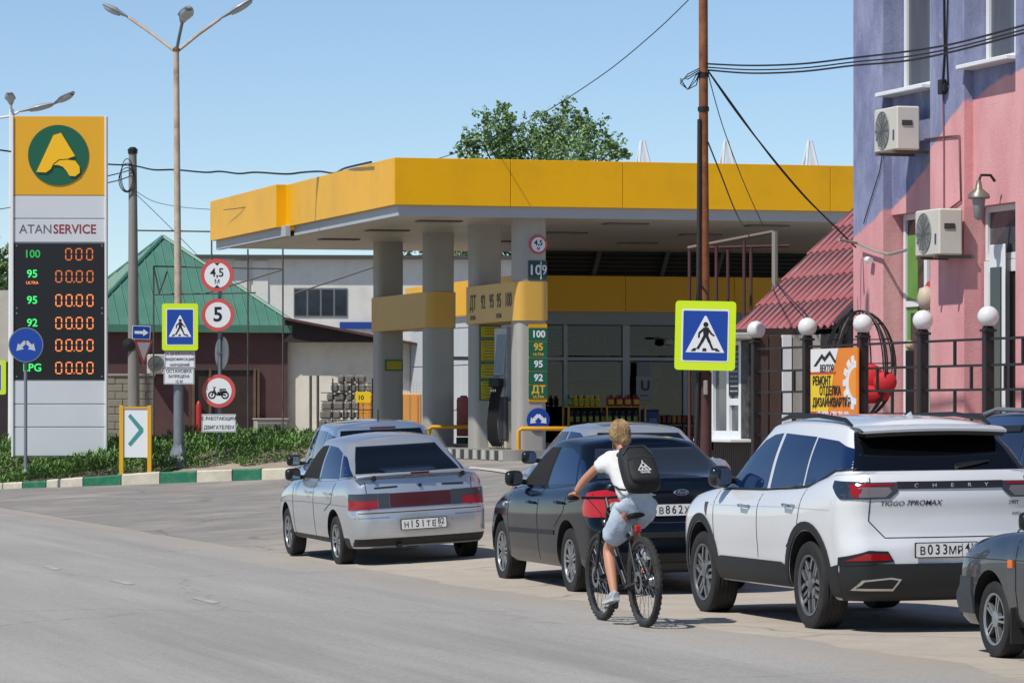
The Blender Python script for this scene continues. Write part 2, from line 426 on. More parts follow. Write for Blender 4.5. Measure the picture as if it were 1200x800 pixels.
# ---- creeping juniper: uncountable ground cover
mJUN = mat('juniper', '#42652f', .7, var=.5, vs_=1.6, col2='#6f9247')
random.seed(11)
mb = MB(); cnt = 0
def sprig(p, L_, dirv, w):
    side = dirv.cross(Vector((0, 0, 1))).normalized()*w
    if side.length < 1e-5: side = Vector((w, 0, 0))
    mb.add([p-side, p+side, p+dirv*L_*.6+side*.8, p+dirv*L_, p+dirv*L_*.6-side*.8], [(0, 1, 2, 3, 4)])
hum = [(random.uniform(-8, KL), random.uniform(.3, 6), random.uniform(.16, .42)) for _ in range(110)]
while cnt < 60000:
    t = random.uniform(-8, KL-.3); d = random.uniform(.12, 6.5) if random.random() < .75 else random.uniform(.1, 2.2)
    # bare patches near the kerb on the right, none on the left
    edge = lerpt(t, [(-9, .0), (KL*.28, .05), (KL*.36, .75), (KL*.5, .9), (KL*.62, 1.2), (KL*.8, 1.7), (KL*.92, 2.6), (KL, 4.2)])+.35*math.sin(t*2.7)*.6+.15*math.sin(t*7.1)
    if d < edge: continue
    h = .10
    for ht, hd, hh in hum:
        q = ((t-ht)/.7)**2+((d-hd)/.8)**2
        if q < 1: h = max(h, hh*(1-q)**.5+.05)
    h *= ss(d-edge, -.02, .35)*.9+.25
    q = K0+kd*t+kn*d; z = bedz(t, d)
    an = random.uniform(0, 2*PI); el = random.uniform(.15, 1.1)
    v = Vector((math.cos(an)*math.cos(el), math.sin(an)*math.cos(el)-.25, math.sin(el))).normalized()
    sprig(Vector((q.x, q.y, z+h*random.uniform(.25, 1))), random.uniform(.06, .17), v, random.uniform(.008, .02)); cnt += 1
o = struct(mb.build('juniper_ground_cover', mJUN, recalc=False), 'stuff'); o['label'] = 'dark green creeping juniper behind the painted kerb'; o['category'] = 'ground cover'
# ================================================================== price stele
DS = 81.5; sS = FPX/DS
def zy(y, D): return EYE+(HOR-y)*D/FPX
c = P(69.5, 0, DS); zb = zy(535, DS)
st = thing('price_stele', 'tall white fuel price stele with yellow logo top and black price display', 'price sign', (c.x, DS, zb), math.radians(2))
W_ = 109/sS
mSTW = mat('stele_white', '#c9cdd0', .35, var=.03, dirt=.12)
mSTY = mat('stele_yellow', '#dfa51c', .4, var=.04, dirt=.2, dirtcol='#9a7a2a', ds=3)
MB().box((0, .2, (zy(138, DS)-zb)/2), (W_-.06, .36, zy(138, DS)-zb), .02).build('core', mSTW, st)
def pan(y0, y1, m, name='panel', th=.03, dx=0, w=None):
    z0, z1 = zy(y1, DS)-zb+.006, zy(y0, DS)-zb-.006
    return MB().box((dx, .005, (z0+z1)/2), (w or W_-.01, th, z1-z0), .006).build(name, m, st)
pan(136, 229, mSTY, 'logo_panel'); pan(229.5, 256, mSTW); pan(256.5, 284, mSTW); disp = pan(285, 445, mSBLK, 'display', dx=.01, w=W_-.05, th=.05)
pan(446, 473, mSTW); pan(473.5, 500, mSTW); pan(500.5, 534, mSTW)
for s_ in (-1, 1): MB().box((s_*W_/2, .1, (zy(136, DS)-zb)/2), (.05, .3, zy(136, DS)-zb), .01).build('edge_trim', mWHITE, st)
zc = zy(182, DS)-zb
lg = plate(st, 'logo_disc', circ(.64, 48, -.02, zc), -.03, -.008, mat('logo_green', '#0e5a3e', .4))
mLY = mat('logo_yellow', '#f0b80e', .35)
A = [(-.46, -.36), (-.10, .42), (.06, .47), (.36, -.02), (.27, -.05), (.20, -.08), (.02, -.09), (-.10, -.18), (-.16, -.30), (-.26, -.37)]
B = [(-.10, -.21), (.03, -.11), (.20, -.10), (.36, -.12), (.45, -.24), (.46, -.37), (.36, -.45), (.24, -.44), (.18, -.34), (.10, -.25), (.0, -.21)]
for q in (A, B): MB().pxz([(x-.02, z+zc) for x, z in q], -.06, -.031).build('logo_letter', mLY, lg)
text('ATAN', st, (-.15, -.013, zy(269, DS)-zb), .27, mat('txt_dgrey', '#55565c', .5), align='RIGHT', xs=.95)
text('SERVICE', st, (-.13, -.013, zy(269, DS)-zb), .27, mat('txt_maroon', '#8c3038', .5), align='LEFT', bold=.018, xs=.93)
mLED = mat('led_orange', '#f58a4e', .5, emit=.42); mLEDd = mat('led_orange_dim', '#e0763e', .5, emit=.14); mLEDg = mat('led_green', '#3fe06e', .5, emit=.4); mLEDgd = mat('led_green_dim', '#2fb050', .5, emit=.12)
def seg0(cx, cz, w, h, t):                             # the digit 0 in seven-segment lamps (six segments lit)
    mb = MB()
    for sx in (-1, 1):
        for sz in (-1, 1): mb.box((cx+sx*w/2, -.024, cz+sz*h/4), (t, .006, h/2-t*1.1))
    for sz in (-1, 1): mb.box((cx, -.024, cz+sz*h/2), (w-t*1.1, .006, t))
    return mb
def pxl(px): return (px-69.5)/sS
rows_ = [(298, '100', [85, 93, 101][:3], 0, '100'), (324, '95', None, 1, '95'), (352, '95', None, 1, '95'), (378.5, '92', None, 2, '92'), (404.5, '', None, 2, ''), (431, 'LPG', None, 2, 'LPG')]
for yy, nm, xs_, lv, t_ in rows_:
    z = zy(yy, DS)-zb
    dig = [80.5, 92.5, 105] if nm == '100' else [69, 81, 93, 105.5]
    for d_ in dig: seg0(pxl(d_), z, .12, .235, .026).build('digit', mLED if lv == 2 else (mLEDd if nm == '100' or yy == 324 else mLED), disp)
    if nm != '100': MB().box((pxl(87), -.024, z-.115), (.03, .006, .03)).build('decimal_point', mLEDd, disp)
    if t_: text(t_, disp, (pxl(38), -.027, z+(.05 if yy == 324 else 0)), .23, mLEDgd if nm == '100' else mLEDg, bold=.02)
text('ULTRA', disp, (pxl(38), -.027, zy(331.5, DS)-zb), .085, mLED, bold=.02)
for x_ in (20, 119.5):
    for y_ in (288, 361, 367, 441): MB().cyl((pxl(x_), -.018, zy(y_, DS)-zb), (pxl(x_), -.03, zy(y_, DS)-zb), .018, n=8).build('bolt', mGALV, disp)

# ================================================================== traffic signs
def pole(name, label, px, D, y_top, r, m, ybase=None, extra=0, cat='pole'):
    b = bed_at(px, D) if ybase is None else zy(ybase, D)
    p = P(px, 0, D); t = thing(name, label, cat, (p.x, D, b-.02))
    MB().cyl((0, 0, 0), (0, 0, zy(y_top, D)-b+.02), r, n=12).build('shaft', m, t, smooth=40)
    MB().lathe([(r*1.6, 0), (r*1.6, .03), (r*1.05, .06)], 12).build('base_collar', m, t, smooth=40)
    return t
def round_sign(name, label, px, py, D, r, rim, field, draw=None, rz=0, back=False):
    p = P(px, py, D); t = thing(name, label, 'traffic sign', (p.x, p.y, p.z), rz)
    MB().lathe([(0.001, .012), (r*.9, .012), (r, .02), (r, -.0), (0.001, -.0)], 36, M=RX90).build('back_plate', mGALV, t, smooth=30)
    plate(t, 'rim', circ(r*.995, 40), -.024, -.012, rim)
    if field: plate(t, 'field', circ(r*.77, 36), -.028, -.02, field)
    MB().box((0, .05, 0), (.1, .07, .05)).build('bracket', mGALV, t)
    if draw: draw(t, r)
    return t
def arrows_down(t, r):
    for s_ in (-1, 1):
        a0, a1 = (s_*.02, .16), (s_*.52, -.34)
        d = Vector((a1[0]-a0[0], a1[1]-a0[1])).normalized(); n = Vector((-d.y, d.x)); e = Vector(a1); s1 = e-d*.34
        w = .1
        poly = [Vector(a0)+n*w, s1+n*w, s1+n*.24, e+d*.04, s1-n*.24, s1-n*w, Vector(a0)-n*w]
        MB().pxz([(q.x*r, q.y*r+.03*r) for q in poly], -.030, -.02).build('arrow', mat('arrow_grey', '#b9bdc2', .4), t)
pole('sign_pole', 'thin grey pole carrying the blue two-arrow sign by the price stele', 30, 79.3, 420, .035, mGREYM, 552)
def bluef(t, r):
    plate(t, 'border', circ(r*.995, 40), -.0245, -.012, mat('rim_grey', '#aab3c4', .4)); arrows_down(t, r)
round_sign('keep_either_side_sign', 'blue round sign with two grey arrows pointing down before the price stele', 30.5, 404, 79.2, .36, mGALV, None, lambda t, r: (plate(t, 'field', circ(r*.94, 40), -.0275, -.02, mBLUES), arrows_down(t, r)))
pole('sign_pole', 'thin grey pole carrying the height, speed and moped signs', 257.5, 80.6, 332, .04, mGREYM, 547)
def t45(t, r):
    text('4,5', t, (0, -.031, .14*r), .25, mSBLK, bold=.012, xs=.95); text('М', t, (0, -.031, -.40*r), .13, mSBLK, bold=.01)
    for s_ in (-1, 1): MB().pxz([(-.06, s_*.26), (.06, s_*.26), (0, s_*.2)], -.031, -.027).build('wedge_mark', mSBLK, t)
DP = 80.5
round_sign('height_limit_sign', 'round red-rimmed sign reading 4,5 М, topmost on its pole', 254.5, 322.5, DP, .345, mREDS, mWSIGN, t45)
round_sign('speed_limit_sign', 'round red-rimmed sign reading 5 below the height limit sign', 255.5, 369, DP, .345, mREDS, mWSIGN, lambda t, r: text('5', t, (0, -.031, 0), .42, mSBLK, bold=.02))
t = round_sign('reversed_round_sign', 'bare grey back of a round sign turned sideways between two red-rimmed signs', 259.5, 413.5, DP+.12, .345, mGALV, mWSIGN, None, PI-math.radians(62))
def moped(t, r):
    m = mSBLK; z0 = -.04
    for x in (-.145, .13):
        mb = MB(); n = 20
        vs_ = [(x+q*math.cos(2*PI*i/n), -.0315, z0-.045+q*math.sin(2*PI*i/n)) for q in (.082, .052) for i in range(n)]
        mb.add(vs_, [(i, (i+1) % n, n+(i+1) % n, n+i) for i in range(n)]).build('pictogram', m, t)
        MB().pxz(circ(.02, 10, x, z0-.045), -.0315, -.028).build('pictogram', m, t)
    mb = MB()
    for a, b, w in (((-.145, -.085), (-.09, .055), .022), ((-.12, .075), (-.06, .075), .02), ((-.10, .03), (-.05, -.07), .03), ((-.05, -.075), (.06, -.075), .04), ((.02, -.02), (.17, -.02), .05), ((.05, -.06), (.13, -.085), .03), ((.01, .03), (.15, .035), .03), ((-.02, -.02), (.03, -.075), .05)):
        mb.pxz(strk(a, b, w), -.0315, -.028)
    mb.build('pictogram', m, t)
round_sign('no_mopeds_sign', 'round red-rimmed sign with a black moped, lowest on its pole', 256.5, 458, DP, .35, mREDS, mWSIGN, moped)
def info(name, label, x0, y0, x1, y1, D, lines, size=.1, bold=.0):
    p = P((x0+x1)/2, (y0+y1)/2, D); t = thing(name, label, 'sign plate', p); w, h = (x1-x0)*D/FPX, (y1-y0)*D/FPX
    plate(t, 'plate', rr(w, h, .02), -.015, .0, mWSIGN)
    n = len(lines)
    for i, (s, sz, m) in enumerate(lines):
        text(s, t, (0, -.018, h/2-h*(i+.5)/n), sz, m, bold=bold, xs=.85)
    mb = MB()
    fr = rr(w-.03, h-.03, .015); 
    for a, b in zip(fr, fr[1:]+fr[:1]):
        if math.dist(a, b) > 1e-4: mb.pxz(strk(a, b, .008), -.017, -.01)
    mb.build('border_line', mSBLK, t)
    return t
info('info_plate', 'white plate reading С РАБОТАЮЩИМ ДВИГАТЕЛЕМ under the moped sign', 236.5, 485, 276.5, 506, DP-.02, [('С РАБОТАЮЩИМ', .098, mSBLK), ('ДВИГАТЕЛЕМ', .108, mSBLK)], bold=.01)
# pedestrian crossing sign
def ped_sign(name, label, px, py, D, W, H, iw, ih, rz=0, tilt=0, dz=0):
    p = P(px, py, D); t = thing(name, label, 'traffic sign', p, rz); t.rotation_euler = (0, tilt, rz)
    plate(t, 'reflective_board', rr(W, H, .06*W), -.012, .0, mLIME)
    plate(t, 'border', rr(iw+.05*W, ih+.05*W, .03*W), -.015, -.008, mWSIGN)
    plate(t, 'blue_field', rr(iw, ih, .02*W), -.018, -.01, mBLUES)
    k = iw/.62
    def s(pts): return [(x*k, z*k) for x, z in pts]
    plate(t, 'triangle', s([(-.27, -.235), (.27, -.235), (.012, .275), (-.012, .275)]), -.021, -.012, mWSIGN)
    mb = MB()
    f = [circ(.036, 14, .005, .155), [(-.03, .115), (.045, .115), (.055, .08), (.04, -.02), (-.025, -.02), (-.03, .04)],
         strk((-.02, .095), (-.085, .035), .03), strk((-.085, .04), (-.09, -.03), .026), strk((.04, .09), (.085, .025), .028), strk((.08, .03), (.125, -.0), .024),
         strk((-.005, -.0), (-.05, -.09), .042), strk((-.045, -.08), (-.105, -.185), .034), strk((.02, -.0), (.06, -.09), .042), strk((.058, -.08), (.105, -.19), .032), strk((.095, -.187), (.14, -.187), .022),
         [(-.20, -.215), (-.14, -.215), (-.115, -.175), (-.16, -.175)], [(-.04, -.215), (.02, -.215), (.015, -.175), (-.03, -.175)], [(.15, -.215), (.21, -.215), (.17, -.175), (.125, -.175)]]
    for i, q in enumerate(f): mb.pxz(s(q), -.0235-.0002*i, -.019)
    mb.build('pictogram', mSBLK, t)
    MB().box((0, .03, H*.2), (.3*W, .05, .05)).build('bracket', mGALV, t); MB().box((0, .03, -H*.2), (.3*W, .05, .05)).build('bracket', mGALV, t)
    return t
ped_sign('pedestrian_crossing_sign', 'lime-framed pedestrian crossing sign on the rusty lamp post', 211, 383, 80.2, 41.5/sS, 54/sS, 30/sS, 40/sS)
bpy.context.view_layer.update()
info('info_plate', 'upper white text plate right under the crossing sign on lamp post', 193, 411, 228.5, 431, 80.25, [('✕ ВНИМАНИЕ', .1, mat('txt_red', '#9c2a2a', .5)), ('ВИДЕОФИКСАЦИЯ', .075, mSBLK), ('НАРУШЕНИЙ', .075, mSBLK)], bold=.01)
info('info_plate', 'lower white text plate reading ОСТАНОВКА on the lamp post', 192, 432, 227.5, 450, 80.25, [('ОСТАНОВКА', .1, mSBLK), ('ЗАПРЕЩЕНА', .085, mSBLK), ('15 М', .085, mSBLK)], bold=.008)
# sign cut by the left border
ped_sign('pedestrian_crossing_sign', 'lime-framed crossing sign cut by the left border of the view', -13, 442, 83, 40/54, 40/54, 28/54, 30/54)
pole('sign_pole', 'dark pole of the crossing sign at the left border', -13, 83.1, 420, .035, mGREYM, 540)
# yellow-framed chevron board
p = P(159, 0, 79.6); zc0 = bed_at(159, 79.6); t = thing('chevron_board', 'white board with teal arrow chevron in a yellow frame behind the kerb', 'direction sign', (p.x, p.y, zc0-.02), math.radians(-3))
H_ = zy(475, 79.6)-zc0; k = 79.6/FPX
mFY = mat('frame_yellow', '#d9a520', .5, var=.08, dirt=.3)
for s_ in (-1, 1): MB().box((s_*16.5*k, 0, H_/2), (5*k, .09, H_+.04), .008).build('post', mFY, t)
MB().box((0, 0, H_-.02), (28*k, .07, .04)).build('top_rail', mFY, t)
MB().box((0, 0, zy(506, 79.6)-zc0), (27.9*k, .03, 57*k)).build('board', mWSIGN, t)
q = zy(503.5, 79.6)-zc0
MB().pxz([(x*k, z*k+q) for x, z in [(-9, 17), (-6, 20), (9, 3), (9, -1), (-6, -18), (-9, -15), (4, 1)]], -.021, -.0).build('chevron', mat('teal', '#3f8f8a', .5), t)
MB().box((0, 0, .03), (40*k, .2, .06), .01).build('footing', mCONC, t)

# ================================================================== lamp posts
mLAMPW = mat('lamp_white_rusty', '#b9aa98', .7, var=.12, dirt=.95, dirtcol='#8a5a36', ds=2.2)
mLAMPH = mat('lamp_head_grey', '#9aa1a8', .4, .2, var=.08)
mDIFF = mat('lamp_glass', '#aeb4b6', .25)
def lamp_head(parent, p0, p1, r, glow=False):
    p0 = Vector(p0); p1 = Vector(p1); d = (p1-p0); L_ = d.length; d.normalize(); q = d.to_track_quat('X', 'Z').to_matrix().to_4x4(); M = Matrix.Translation(p0) @ q
    mb = MB(); ringN = 12; rows = []
    for i in range(9):
        t = i/8; w = r*(math.sin(PI*min(1, .08+t*.86))**.55)*(.55+.45*t if t < .5 else 1); hh = w*.42
        rows.append([M @ Vector((t*L_, w*math.cos(2*PI*j/ringN), hh*math.sin(2*PI*j/ringN))) for j in range(ringN+1)])
    mb.grid(rows).add([v for v in rows[0][:-1]], [range(ringN)]).add([v for v in rows[-1][:-1]], [range(ringN)])
    h = mb.build('lamp_head', mLAMPH, parent, smooth=50, weld=1e-4)
    mb = MB(); rows = []
    for i in range(6):
        t = .3+.62*i/5; w = r*.8*(math.sin(PI*(.1+.8*i/5))**.5)
        rows.append([M @ Vector((t*L_, w*math.cos(PI+PI*j/8), -r*.2+w*.5*math.sin(PI+PI*j/8))) for j in range(9)])
    mb.grid(rows).build('lens', mDIFF, h, smooth=60)
p = P(209.5, 0, 80.4); D = 80.4; zb = bed_at(210, D)-.02
lp = thing('street_lamp', 'tall rusty white lamp post with three lamp heads behind the kerb', 'street lamp', (p.x, D, zb))
L0 = lambda px, py, dy=0: P(px, py, D+dy)-Vector((p.x, D, zb))
top = L0(206.5, 57); mid = L0(209, 400)
MB().tube([(0, 0, 0), mid*.5, mid], [.115, .105, .10], 14).build('lower_shaft', mGREYM, lp, smooth=40)
MB().lathe([(.30, 0), (.28, .05), (.14, .42), (.115, .5)], 6).build('base_flare', mGREYM, lp)
MB().tube([mid, mid.lerp(top, .5), top], [.08, .07, .06], 12).build('upper_shaft', mLAMPW, lp, smooth=40)
for (x0, y0, x1, y1, dy) in ((150, 20, 121, 5, .4), (258, 22, 297, -2, .3), (213.5, 27, 221, 8, -.6)):
    e = L0(x0, y0, dy)
    MB().tube([top-Vector((0, 0, .08)), top.lerp(e, .5)+Vector((0, 0, -.02)), e], .035, 8).build('arm', mLAMPW if x0 != 213.5 else mGREYM, lp, smooth=40)
    lamp_head(lp, e, L0(x1, y1, dy-(.5 if x0 == 213.5 else 0)), .17)
MB().lathe([(.07, 0), (.08, .05), (.03, .1)], 10, M=Matrix.Translation(top-Vector((0, 0, .06)))).build('crown_cap', mRUST, lp)
D2 = 96; p = P(13.5, 0, D2)
l2 = thing('street_lamp', 'white lamp post with lamp heads behind the price stele', 'street lamp', (p.x, D2, .9))
L2 = lambda px, py, dy=0: P(px, py, D2+dy)-Vector((p.x, D2, .9))
MB().tube([(0, 0, 0), L2(13.5, 128)], [.09, .06], 12).build('shaft', mWHITE, l2, smooth=40)
for e, h in (((22, 131), (64, 121)), ((-12, 140), (-40, 146))):
    MB().tube([L2(13.5, 136), L2(*e)], .03, 8).build('arm', mWHITE, l2); lamp_head(l2, L2(*e), L2(*h), .17)
MB().tube([L2(60, 124), L2(64, 121, .2)], .03, 8).build('arm', mWHITE, l2); lamp_head(l2, L2(63, 122, .2), L2(86, 108, -.3), .16)
MB().tube([L2(13.5, 132), L2(13, 121, -.3)], .03, 8).build('arm', mWHITE, l2); lamp_head(l2, L2(13, 123, -.3), L2(11, 108, -.7), .14)

# ================================================================== utility pole with its signs
D3 = 97; p = P(157, 0, D3)
up = thing('utility_pole', 'grey concrete utility pole with looped cable behind the lamp post', 'utility pole', (p.x, D3, .8))
L3 = lambda px, py, dy=0: P(px, py, D3+dy)-Vector((p.x, D3, .8))
mb = MB(); tp = L3(155.5, 178); mb.tube([(0, 0, 0), tp*.5, tp], [.16, .13, .10], 10); mb.build('shaft', mat('pole_concrete', '#84817c', .9, var=.15, bump=.3, dirt=.3, streak=8), up, smooth=40)
MB().lathe([(.12, -.05), (.13, .06), (.06, .12)], 10, M=Matrix.Translation(tp)).build('cap', mBLACK, up)
for k_ in range(3):
    pts = [L3(152-7*math.sin(t)*(1+.2*k_)-3, 205-19*math.cos(t)*(1-.12*k_)+3*k_, -.15) for t in [2*PI*i/20 for i in range(20)]]
    MB().tube(pts, .012, 5, closed=True).build('cable_coil', mBLACK, up)
MB().lathe([(.001, 0), (.16, .02), (.17, .05), (.001, .08)], 14, M=Matrix.Translation(L3(151, 404, -.1)) @ RX90).build('round_box', mBLACK, up)
p = P(165.5, 389.5, D3-.3); t = thing('one_way_sign', 'small blue one-way plate with white arrow on the concrete pole', 'traffic sign', p, math.radians(14)); t.rotation_euler = (0, math.radians(2), math.radians(14))
plate(t, 'plate', rr(.46, .34, .02), -.01, .0, mWSIGN); plate(t, 'blue_field', rr(.43, .31, .02), -.013, -.005, mBLUES)
MB().pxz([(-.17, .035), (.05, .035), (.05, .09), (.18, 0), (.05, -.09), (.05, -.035), (-.17, -.035)], -.016, -.01).build('arrow', mWSIGN, t)
p = P(168, 412, D3-.3); t = thing('give_way_sign', 'white triangle sign with red rim hung below the one-way plate', 'traffic sign', p, math.radians(50))
plate(t, 'rim', [(-.33, .30), (.33, .30), (0, -.36)], -.01, 0, mREDS); plate(t, 'field', [(-.23, .235), (.23, .235), (0, -.22)], -.013, -.005, mWSIGN)

# ================================================================== burgundy house with green hipped roof
pA = P(92, 0, 101.0); a0, b0 = ab(pA.x, pA.y)
def R(a, b, z=0): return Wd(a, b, z)
pB = P(344, 0, 101.0); bw = (pB.x-pA.x)/CT+.05
hs = thing('hipped_roof_house', 'burgundy-walled building with green metal hipped roof behind the signs', 'building', Wd(a0, b0, .5), TH)
mBURG = mat('burgundy_plaster', '#5d4242', .85, var=.06, vs_=1.5, bump=.15, dirt=.25, dirtcol='#6f5a58')
zE = zy(381, 101)-.5; zA = zy(276, 103.5)-.5; ov = .25
MB().box((bw/2, bw/2, zE/2), (bw-2*ov, bw-2*ov, zE)).build('wall', mBURG, hs)
mGR = mat('green_roofing', '#4a7a69', .5, var=.1, vs_=1, dirt=.3, dirtcol='#6f8f80')
cor = [(0, 0), (bw, 0), (bw, bw), (0, bw)]; ap = Vector((bw/2-.15, bw/2, zA))
rf = MB()
for i in range(4):
    A_ = Vector((*cor[i], zE)); B_ = Vector((*cor[(i+1) % 4], zE)); rf.add([A_, B_, ap], [(0, 1, 2)])
rf.add([(0, 0, zE), (bw, 0, zE), (bw, bw, zE), (0, bw, zE)], [(0, 1, 2, 3)])
roof = rf.build('roof', mGR, hs)
for i in (0, 3):                                         # standing ribs on the two visible slopes
    A_ = Vector((*cor[i], zE)); B_ = Vector((*cor[(i+1) % 4], zE)); n_ = (B_-A_).cross(ap-A_).normalized()
    if n_.z < 0: n_ = -n_
    for j in range(1, 22):
        t = j/22; q0 = A_.lerp(B_, t); f = (ap-A_).dot((B_-A_).normalized())/(B_-A_).length
        k2 = t/f if t < f else (1-t)/(1-f); top_ = q0+((ap-(A_.lerp(B_, f)))*k2)*.985
        MB().tube([q0+n_*.012, top_+n_*.012], .018, 4).build('roof_rib', mGR, roof)
    MB().tube([A_+n_*.02, ap+Vector((0, 0, .02))], .06, 6).build('hip_cap', mGR, roof)
MB().tube([Vector((*cor[1], zE))+Vector((0, 0, .02)), ap+Vector((0, 0, .02))], .06, 6).build('hip_cap', mGR, roof)
for s0, s1 in (((0, -.02), (bw, -.02)), ((-.02, bw), (-.02, 0))):
    A_ = Vector((*s0, zE-.07)); B_ = Vector((*s1, zE-.07)); 
    MB().box((A_+B_)/2, (bw if s0[1] == s1[1] else .03, .03 if s0[1] == s1[1] else bw, .2)).build('eave_fascia', mGR, roof)
def hloc(px, py, off=0):                                  # point on the front wall plane of the house
    b = None
    yf = ov-off
    # solve along front wall: world = base + CT*x.. ; find x with right px
    o_ = Wd(a0, b0, .5)
    lo, hi = -5.0, bw+6
    for _ in range(50):
        x = (lo+hi)/2; w = o_+Vector((CT*x-ST*yf, ST*x+CT*yf, 0))
        if 600+FPX*w.x/w.y < px: lo = x
        else: hi = x
    w = o_+Vector((CT*x-ST*yf, ST*x+CT*yf, 0)); return Vector((x, yf, zy(py, w.y)-.5))
d0 = hloc(226, 432); d1 = hloc(302, 516)
mDK = mat('dark_interior', '#231f20', .8, var=.2)
dr = MB().box(((d0.x+d1.x)/2, d0.y-.02, (d0.z+d1.z)/2), (d1.x-d0.x, .04, d0.z-d1.z)).build('entrance', mat('entrance_brown', '#3a2c2b', .6, var=.2), hs)
for x_ in (d0.x, d0.x+.45, d1.x-.1, d1.x): MB().box((x_, d0.y-.07, (d0.z+d1.z)/2), (.06, .06, d0.z-d1.z+.05)).build('frame_post', mat('frame_brown', '#6b5848', .6, var=.2), dr)
MB().box(((d0.x+d1.x)/2, d0.y-.07, d0.z), (d1.x-d0.x, .05, .07)).build('lintel', mat('lintel_grey', '#4c4644', .6), dr)
for px_ in (233,):
    e = hloc(px_, 490, .15); nm_ = 'left' if px_ == 233 else 'right'
    o = MB().lathe([(.05, -.45), (.08, -.44), (.085, .35), (.05, .42), (.03, .46), (.001, .46)], 12).build('red_cylinder', mat('fire_red', '#a02a2a', .4), None, smooth=40)
    o.location = hs.matrix_basis @ e; tag(o, 'upright red cylinder at the %s of the burgundy building entrance' % nm_, 'cylinder')
def ac_unit(name, label, loc, rz, w=.8, d=.3, h=.56, fan=True, grille='#8f9290', group=None):
    t = thing(name, label, 'air conditioner', loc, rz, group)           # front towards local -Y
    mC = mat('ac_case', '#c6c3b8', .5, var=.05, dirt=.25, dirtcol='#8d8775')
    MB().box((0, 0, h/2), (w, d, h), .02).build('case', mC, t)
    f = MB().lathe([(.001, 0), (h*.40, 0), (h*.43, .012), (h*.43, -.02)], 28, M=Matrix.Translation((-w*.12, -d/2-.002, h*.5)) @ RX90).build('fan_grille', mat('ac_grille', grille, .6), t)
    mb = MB()
    for i in range(1, 6): 
        n = 28; r0 = h*.07*i; vs_ = [(-w*.12+q*math.cos(2*PI*j/n), -d/2-.016, h*.5+q*math.sin(2*PI*j/n)) for q in (r0, r0+.012) for j in range(n)]
        mb.add(vs_, [(j, (j+1) % n, n+(j+1) % n, n+j) for j in range(n)])
    for j in range(12): 
        t_ = 2*PI*j/12; mb.box((-w*.12+h*.21*math.cos(t_), -d/2-.018, h*.5+h*.21*math.sin(t_)), (h*.42, .006, .008), M=Matrix.Rotation(-t_, 4, 'Y').to_3x3())
    mb.build('grille_wires', mat('ac_wire', '#5d5f5e', .6), f)
    for s_ in (-1, 1): MB().box((s_*w*.36, d*.28, -.02), (.04, d*1.7, .04)).build('bracket', mat('bracket_grey', '#5f5853', .6, dirt=.6, dirtcol='#7a4a2a'), t)
    MB().box((w/2+.004, -.02, h*.62), (.02, d*.45, h*.12), .005).build('handle_recess', mat('ac_dark', '#3b3a38', .6), t)
    MB().box((w*.36, -d/2-.003, h*.35), (.05, .008, .14)).build('badge', mat('ac_badge', '#3c4a6a', .5), t)
    return t
e = hloc(184, 438, .2); ac_unit('air_conditioner', 'small grey air conditioner on the burgundy wall beside the concrete pole', hs.matrix_basis @ e, TH, 22*101/FPX, .3, 23*101/FPX)
e = hloc(317, 516, .5); t = thing('mesh_cabinet', 'pale grey mesh-fronted cabinet standing before the burgundy wall', 'cabinet', hs.matrix_basis @ e, TH)
MB().box((0, 0, .28), (.84, .4, .56), .02).build('case', mat('pale_grey', '#a9a8a2', .6, var=.08), t)
mb = MB()
for i in range(14): mb.box((-.38+i*.0585, -.21, .25), (.008, .01, .4))
for i in range(8): mb.box((0, -.212, .07+i*.055), (.78, .01, .008))
mb.build('front_mesh', mat('mesh_grey', '#77777a', .5), t)
MB().box((0, 0, .575), (.9, .46, .03), .01).build('lid', mat('pale_grey2', '#b8b6ae', .6), t)
# block wall at its left
bwT = thing('block_wall', 'weathered concrete block wall between the stele and lamp post', 'wall', P(126, 512, 99.0)*1, TH*.3)
mBLK = mat('block_concrete', '#8d8678', .95, var=.12, vs_=2, bump=.4, dirt=.4)
me = MB().box((0, 0, 0), (.382, .19, .182), .012).mesh('block', mBLK)
MB().box((.60, .01, .78), (1.16, .16, 1.54)).build('mortar', mat('mortar', '#75706a', .95), bwT)
for r_ in range(8):
    for i in range(4):
        x = .2+i*.395-(.2 if r_ % 2 else 0)
        w0, w1 = max(0, x-.19), min(1.2, x+.19)
        if w1-w0 < .1: continue
        link('block', me, bwT, Matrix.Translation(((w0+w1)/2, random.uniform(-.006, .006), .1+r_*.195)) @ Matrix.Diagonal(((w1-w0)/.382, 1, 1, 1)))
MB().box((.6, 0, 1.60), (1.26, .26, .06), .01).build('coping', mCONC, bwT)
# pipe frame standing in front of the green roof
fr = thing('steel_pipework', 'thin dark pipe framework standing before the green roof', 'pipework', P(280, 512, 98))
def F_(px, py): return P(px, py, 98)-P(280, 512, 98)
mPIPE = mat('pipe_dark', '#4a4643', .6, var=.2)
for (a_, b_) in (((180, 312), (332, 315)), ((180, 345), (300, 343)), ((290.5, 292), (290.5, 376)), ((331.5, 290), (331.5, 376)), ((248, 270), (248, 305)), ((160, 270), (259, 271.5)), ((186, 345), (196, 318)), ((240, 344), (331, 316)), ((345, 344), (450, 309)), ((180, 312), (187, 345))):
    MB().tube([F_(*a_), F_(*b_)], .022, 6).build('pipe', mPIPE, fr)
for px_ in (290.5, 331.5, 180): MB().tube([F_(px_, 512), F_(px_, 376 if px_ > 200 else 312)], .022, 6).build('pipe', mPIPE, fr)

